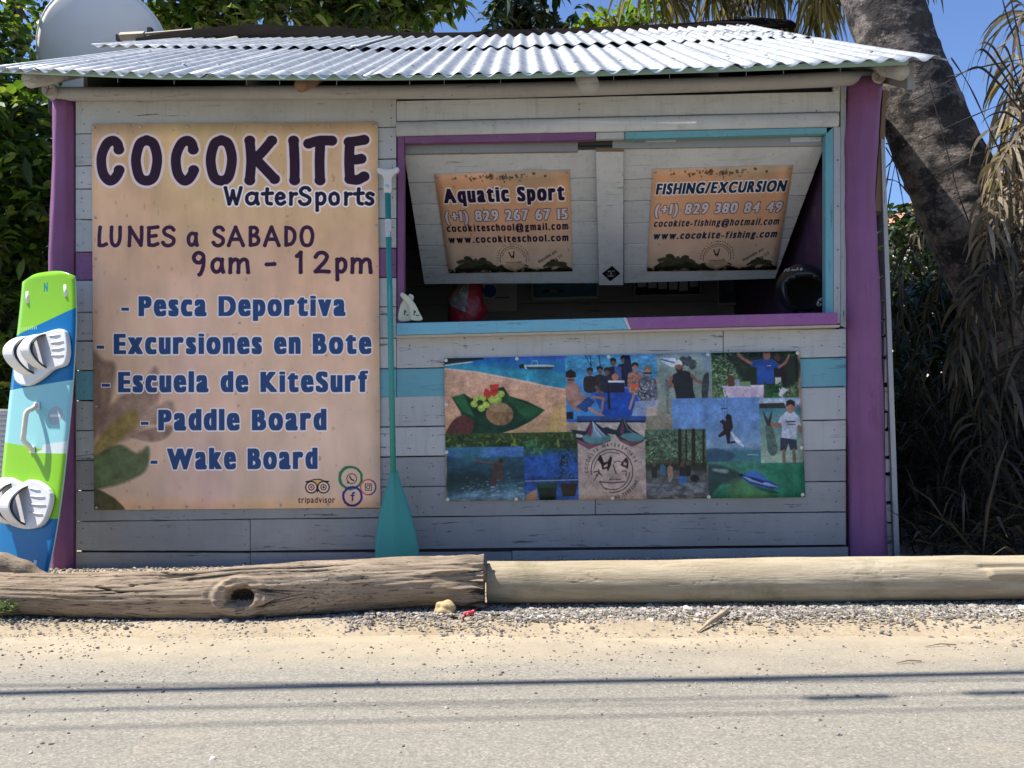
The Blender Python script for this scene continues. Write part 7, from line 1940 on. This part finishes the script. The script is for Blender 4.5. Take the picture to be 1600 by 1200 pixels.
# ================================================================== HOUSE BEHIND THE PALMS
hx0, hx1 = W(1500, 300, 9).x, W(1500, 300, 9).x + 7.5
hs_t = thing('house', 'cream house with orange tiled roof glimpsed behind the palm trunk', 'house', ((hx0 + hx1) / 2, 11, 0))
CREAM = plain('cream_wall', (.62, .56, .45), .85, var=.08, scale=3, bump=.2); TILE = plain('roof_tile', (.50, .20, .11), .85, var=.3, scale=9)
zc = W(1560, 292, 9).z
b = MB(); b.box((hx0 + .3, 9.2, 0), (hx1, 13, zc)); b.build('wall', CREAM, hs_t)
rdg = zc + .85
for r_ in range(6):
    V = []; F = []; nx_ = 60
    for i in range(nx_ + 1):
        u = i / nx_; X_ = hx0 + (hx1 + .3 - hx0) * u
        for t_ in (r_ / 6, (r_ + 1.12) / 6):
            V.append((X_ + t_ * 1.0, 8.8 + 2.3 * t_, zc - .08 + (rdg - zc) * t_ + .03 * abs(math.sin(u * nx_ / 2 * math.pi)) + .03 - .02 * (t_ > (r_ + .5) / 6)))
    for i in range(nx_): F.append([i * 2, i * 2 + 2, i * 2 + 3, i * 2 + 1])
    obj('roof_course', V, F, TILE, hs_t)
b = MB(); b.prism([(hx0, 8.85, zc - .06), (hx0 + 1.0, 11.1, rdg - .04), (hx0, 13.2, zc - .06)], (.05, 0, 0)); b.build('roof_gable', TILE, hs_t)
for k in range(3):
    wx = hx0 + 1.0 + k * 2.1; b = MB(); b.box((wx, 9.15, zc - 1.6), (wx + .9, 9.2, zc - .5)); w_ = b.build('window', DARKWOOD, hs_t)
    b = MB()
    for xx in (wx - .05, wx + .9): b.box((xx, 9.12, zc - 1.65), (xx + .05, 9.2, zc - .45))
    b.box((wx - .05, 9.11, zc - .5), (wx + .95, 9.199, zc - .44)); b.box((wx - .05, 9.10, zc - 1.66), (wx + .95, 9.199, zc - 1.6)); fr = obj('frame', b.v, b.f, WHT, w_)
# low white wall seen through the fronds
gx = W(1440, 800, 4.5); b = MB(); b.box((gx.x - .1, 4.6, 0), (gx.x + 1.2, 4.75, .95)); tag(b.build('garden_wall', CREAM, None, loc=(gx.x + .5, 4.6, 0)), 'low pale wall glimpsed through the undergrowth right of the stall', 'wall')

# ================================================================== OVERHEAD CABLES (their shadows cross the road)
def cable(x0, y0, x1, y1, h, r, label, sag=0):
    a, c_ = G(x0, y0), G(x1, y1); k = h / SUN.z; d = (c_ - a); a2 = a + d * (-14 - a.x) / d.x; c2 = a + d * (12 - a.x) / d.x
    a2 += SUN * k; c2 += SUN * k; b = MB(); b.tube([a2.lerp(c2, i / 12) for i in range(13)], r, 8)
    o = b.build('overhead_cable', METALDOT, None, True, a2); tag(o, label, 'cable', 'overhead cables along the road'); return a2, c2
ca = cable(0, 1088, 1600, 1051, 3.6, .019, 'thick bundled overhead cable along the road')
cable(900, 1068, 1600, 1062, 3.7, .006, 'slim overhead cable beside the thick bundle')
cable(0, 1116, 1600, 1096, 3.9, .0028, 'thin overhead cable nearer the road')
cable(0, 1144, 1600, 1106, 4.0, .0050, 'outermost overhead cable over the road')
for (x0, y0, x1, y1, r) in ((1258, 1092, 1395, 1088, .018), (1505, 1084, 1700, 1080, .018)):
    a, c_ = G(x0, y0) + SUN * (3.8 / SUN.z), G(x1, y1) + SUN * (3.8 / SUN.z); b = MB(); b.tube([a, a.lerp(c_, .06), a.lerp(c_, .94), c_], [.008, r, r, .008], 10)
    tag(b.build('cable_joint', METALDOT, None, True, a), 'sleeve joint on the overhead cable shadowing the ' + ('road right of middle' if x0 < 1400 else 'right edge of the road'), 'cable joint', 'sleeve joints on the overhead cable')
cable(1100, 1092.5, 1600, 1082, 3.8, .005, 'slim overhead cable carrying the sleeve joints')
for X_ in (-16.2, 12 + (SUN * (3.6 / SUN.z)).x + .3):
    b = MB(); b.tube([(X_, -1.72, 0), (X_, -1.72, 6.2)], [.13, .09], 12); pole = b.build('utility_pole', BARK, None, True, (X_, -1.72, 0))
    tag(pole, 'wooden utility pole far along the road carrying the cables, ' + ('left' if X_ < 0 else 'right') + ' of the stall', 'utility pole')
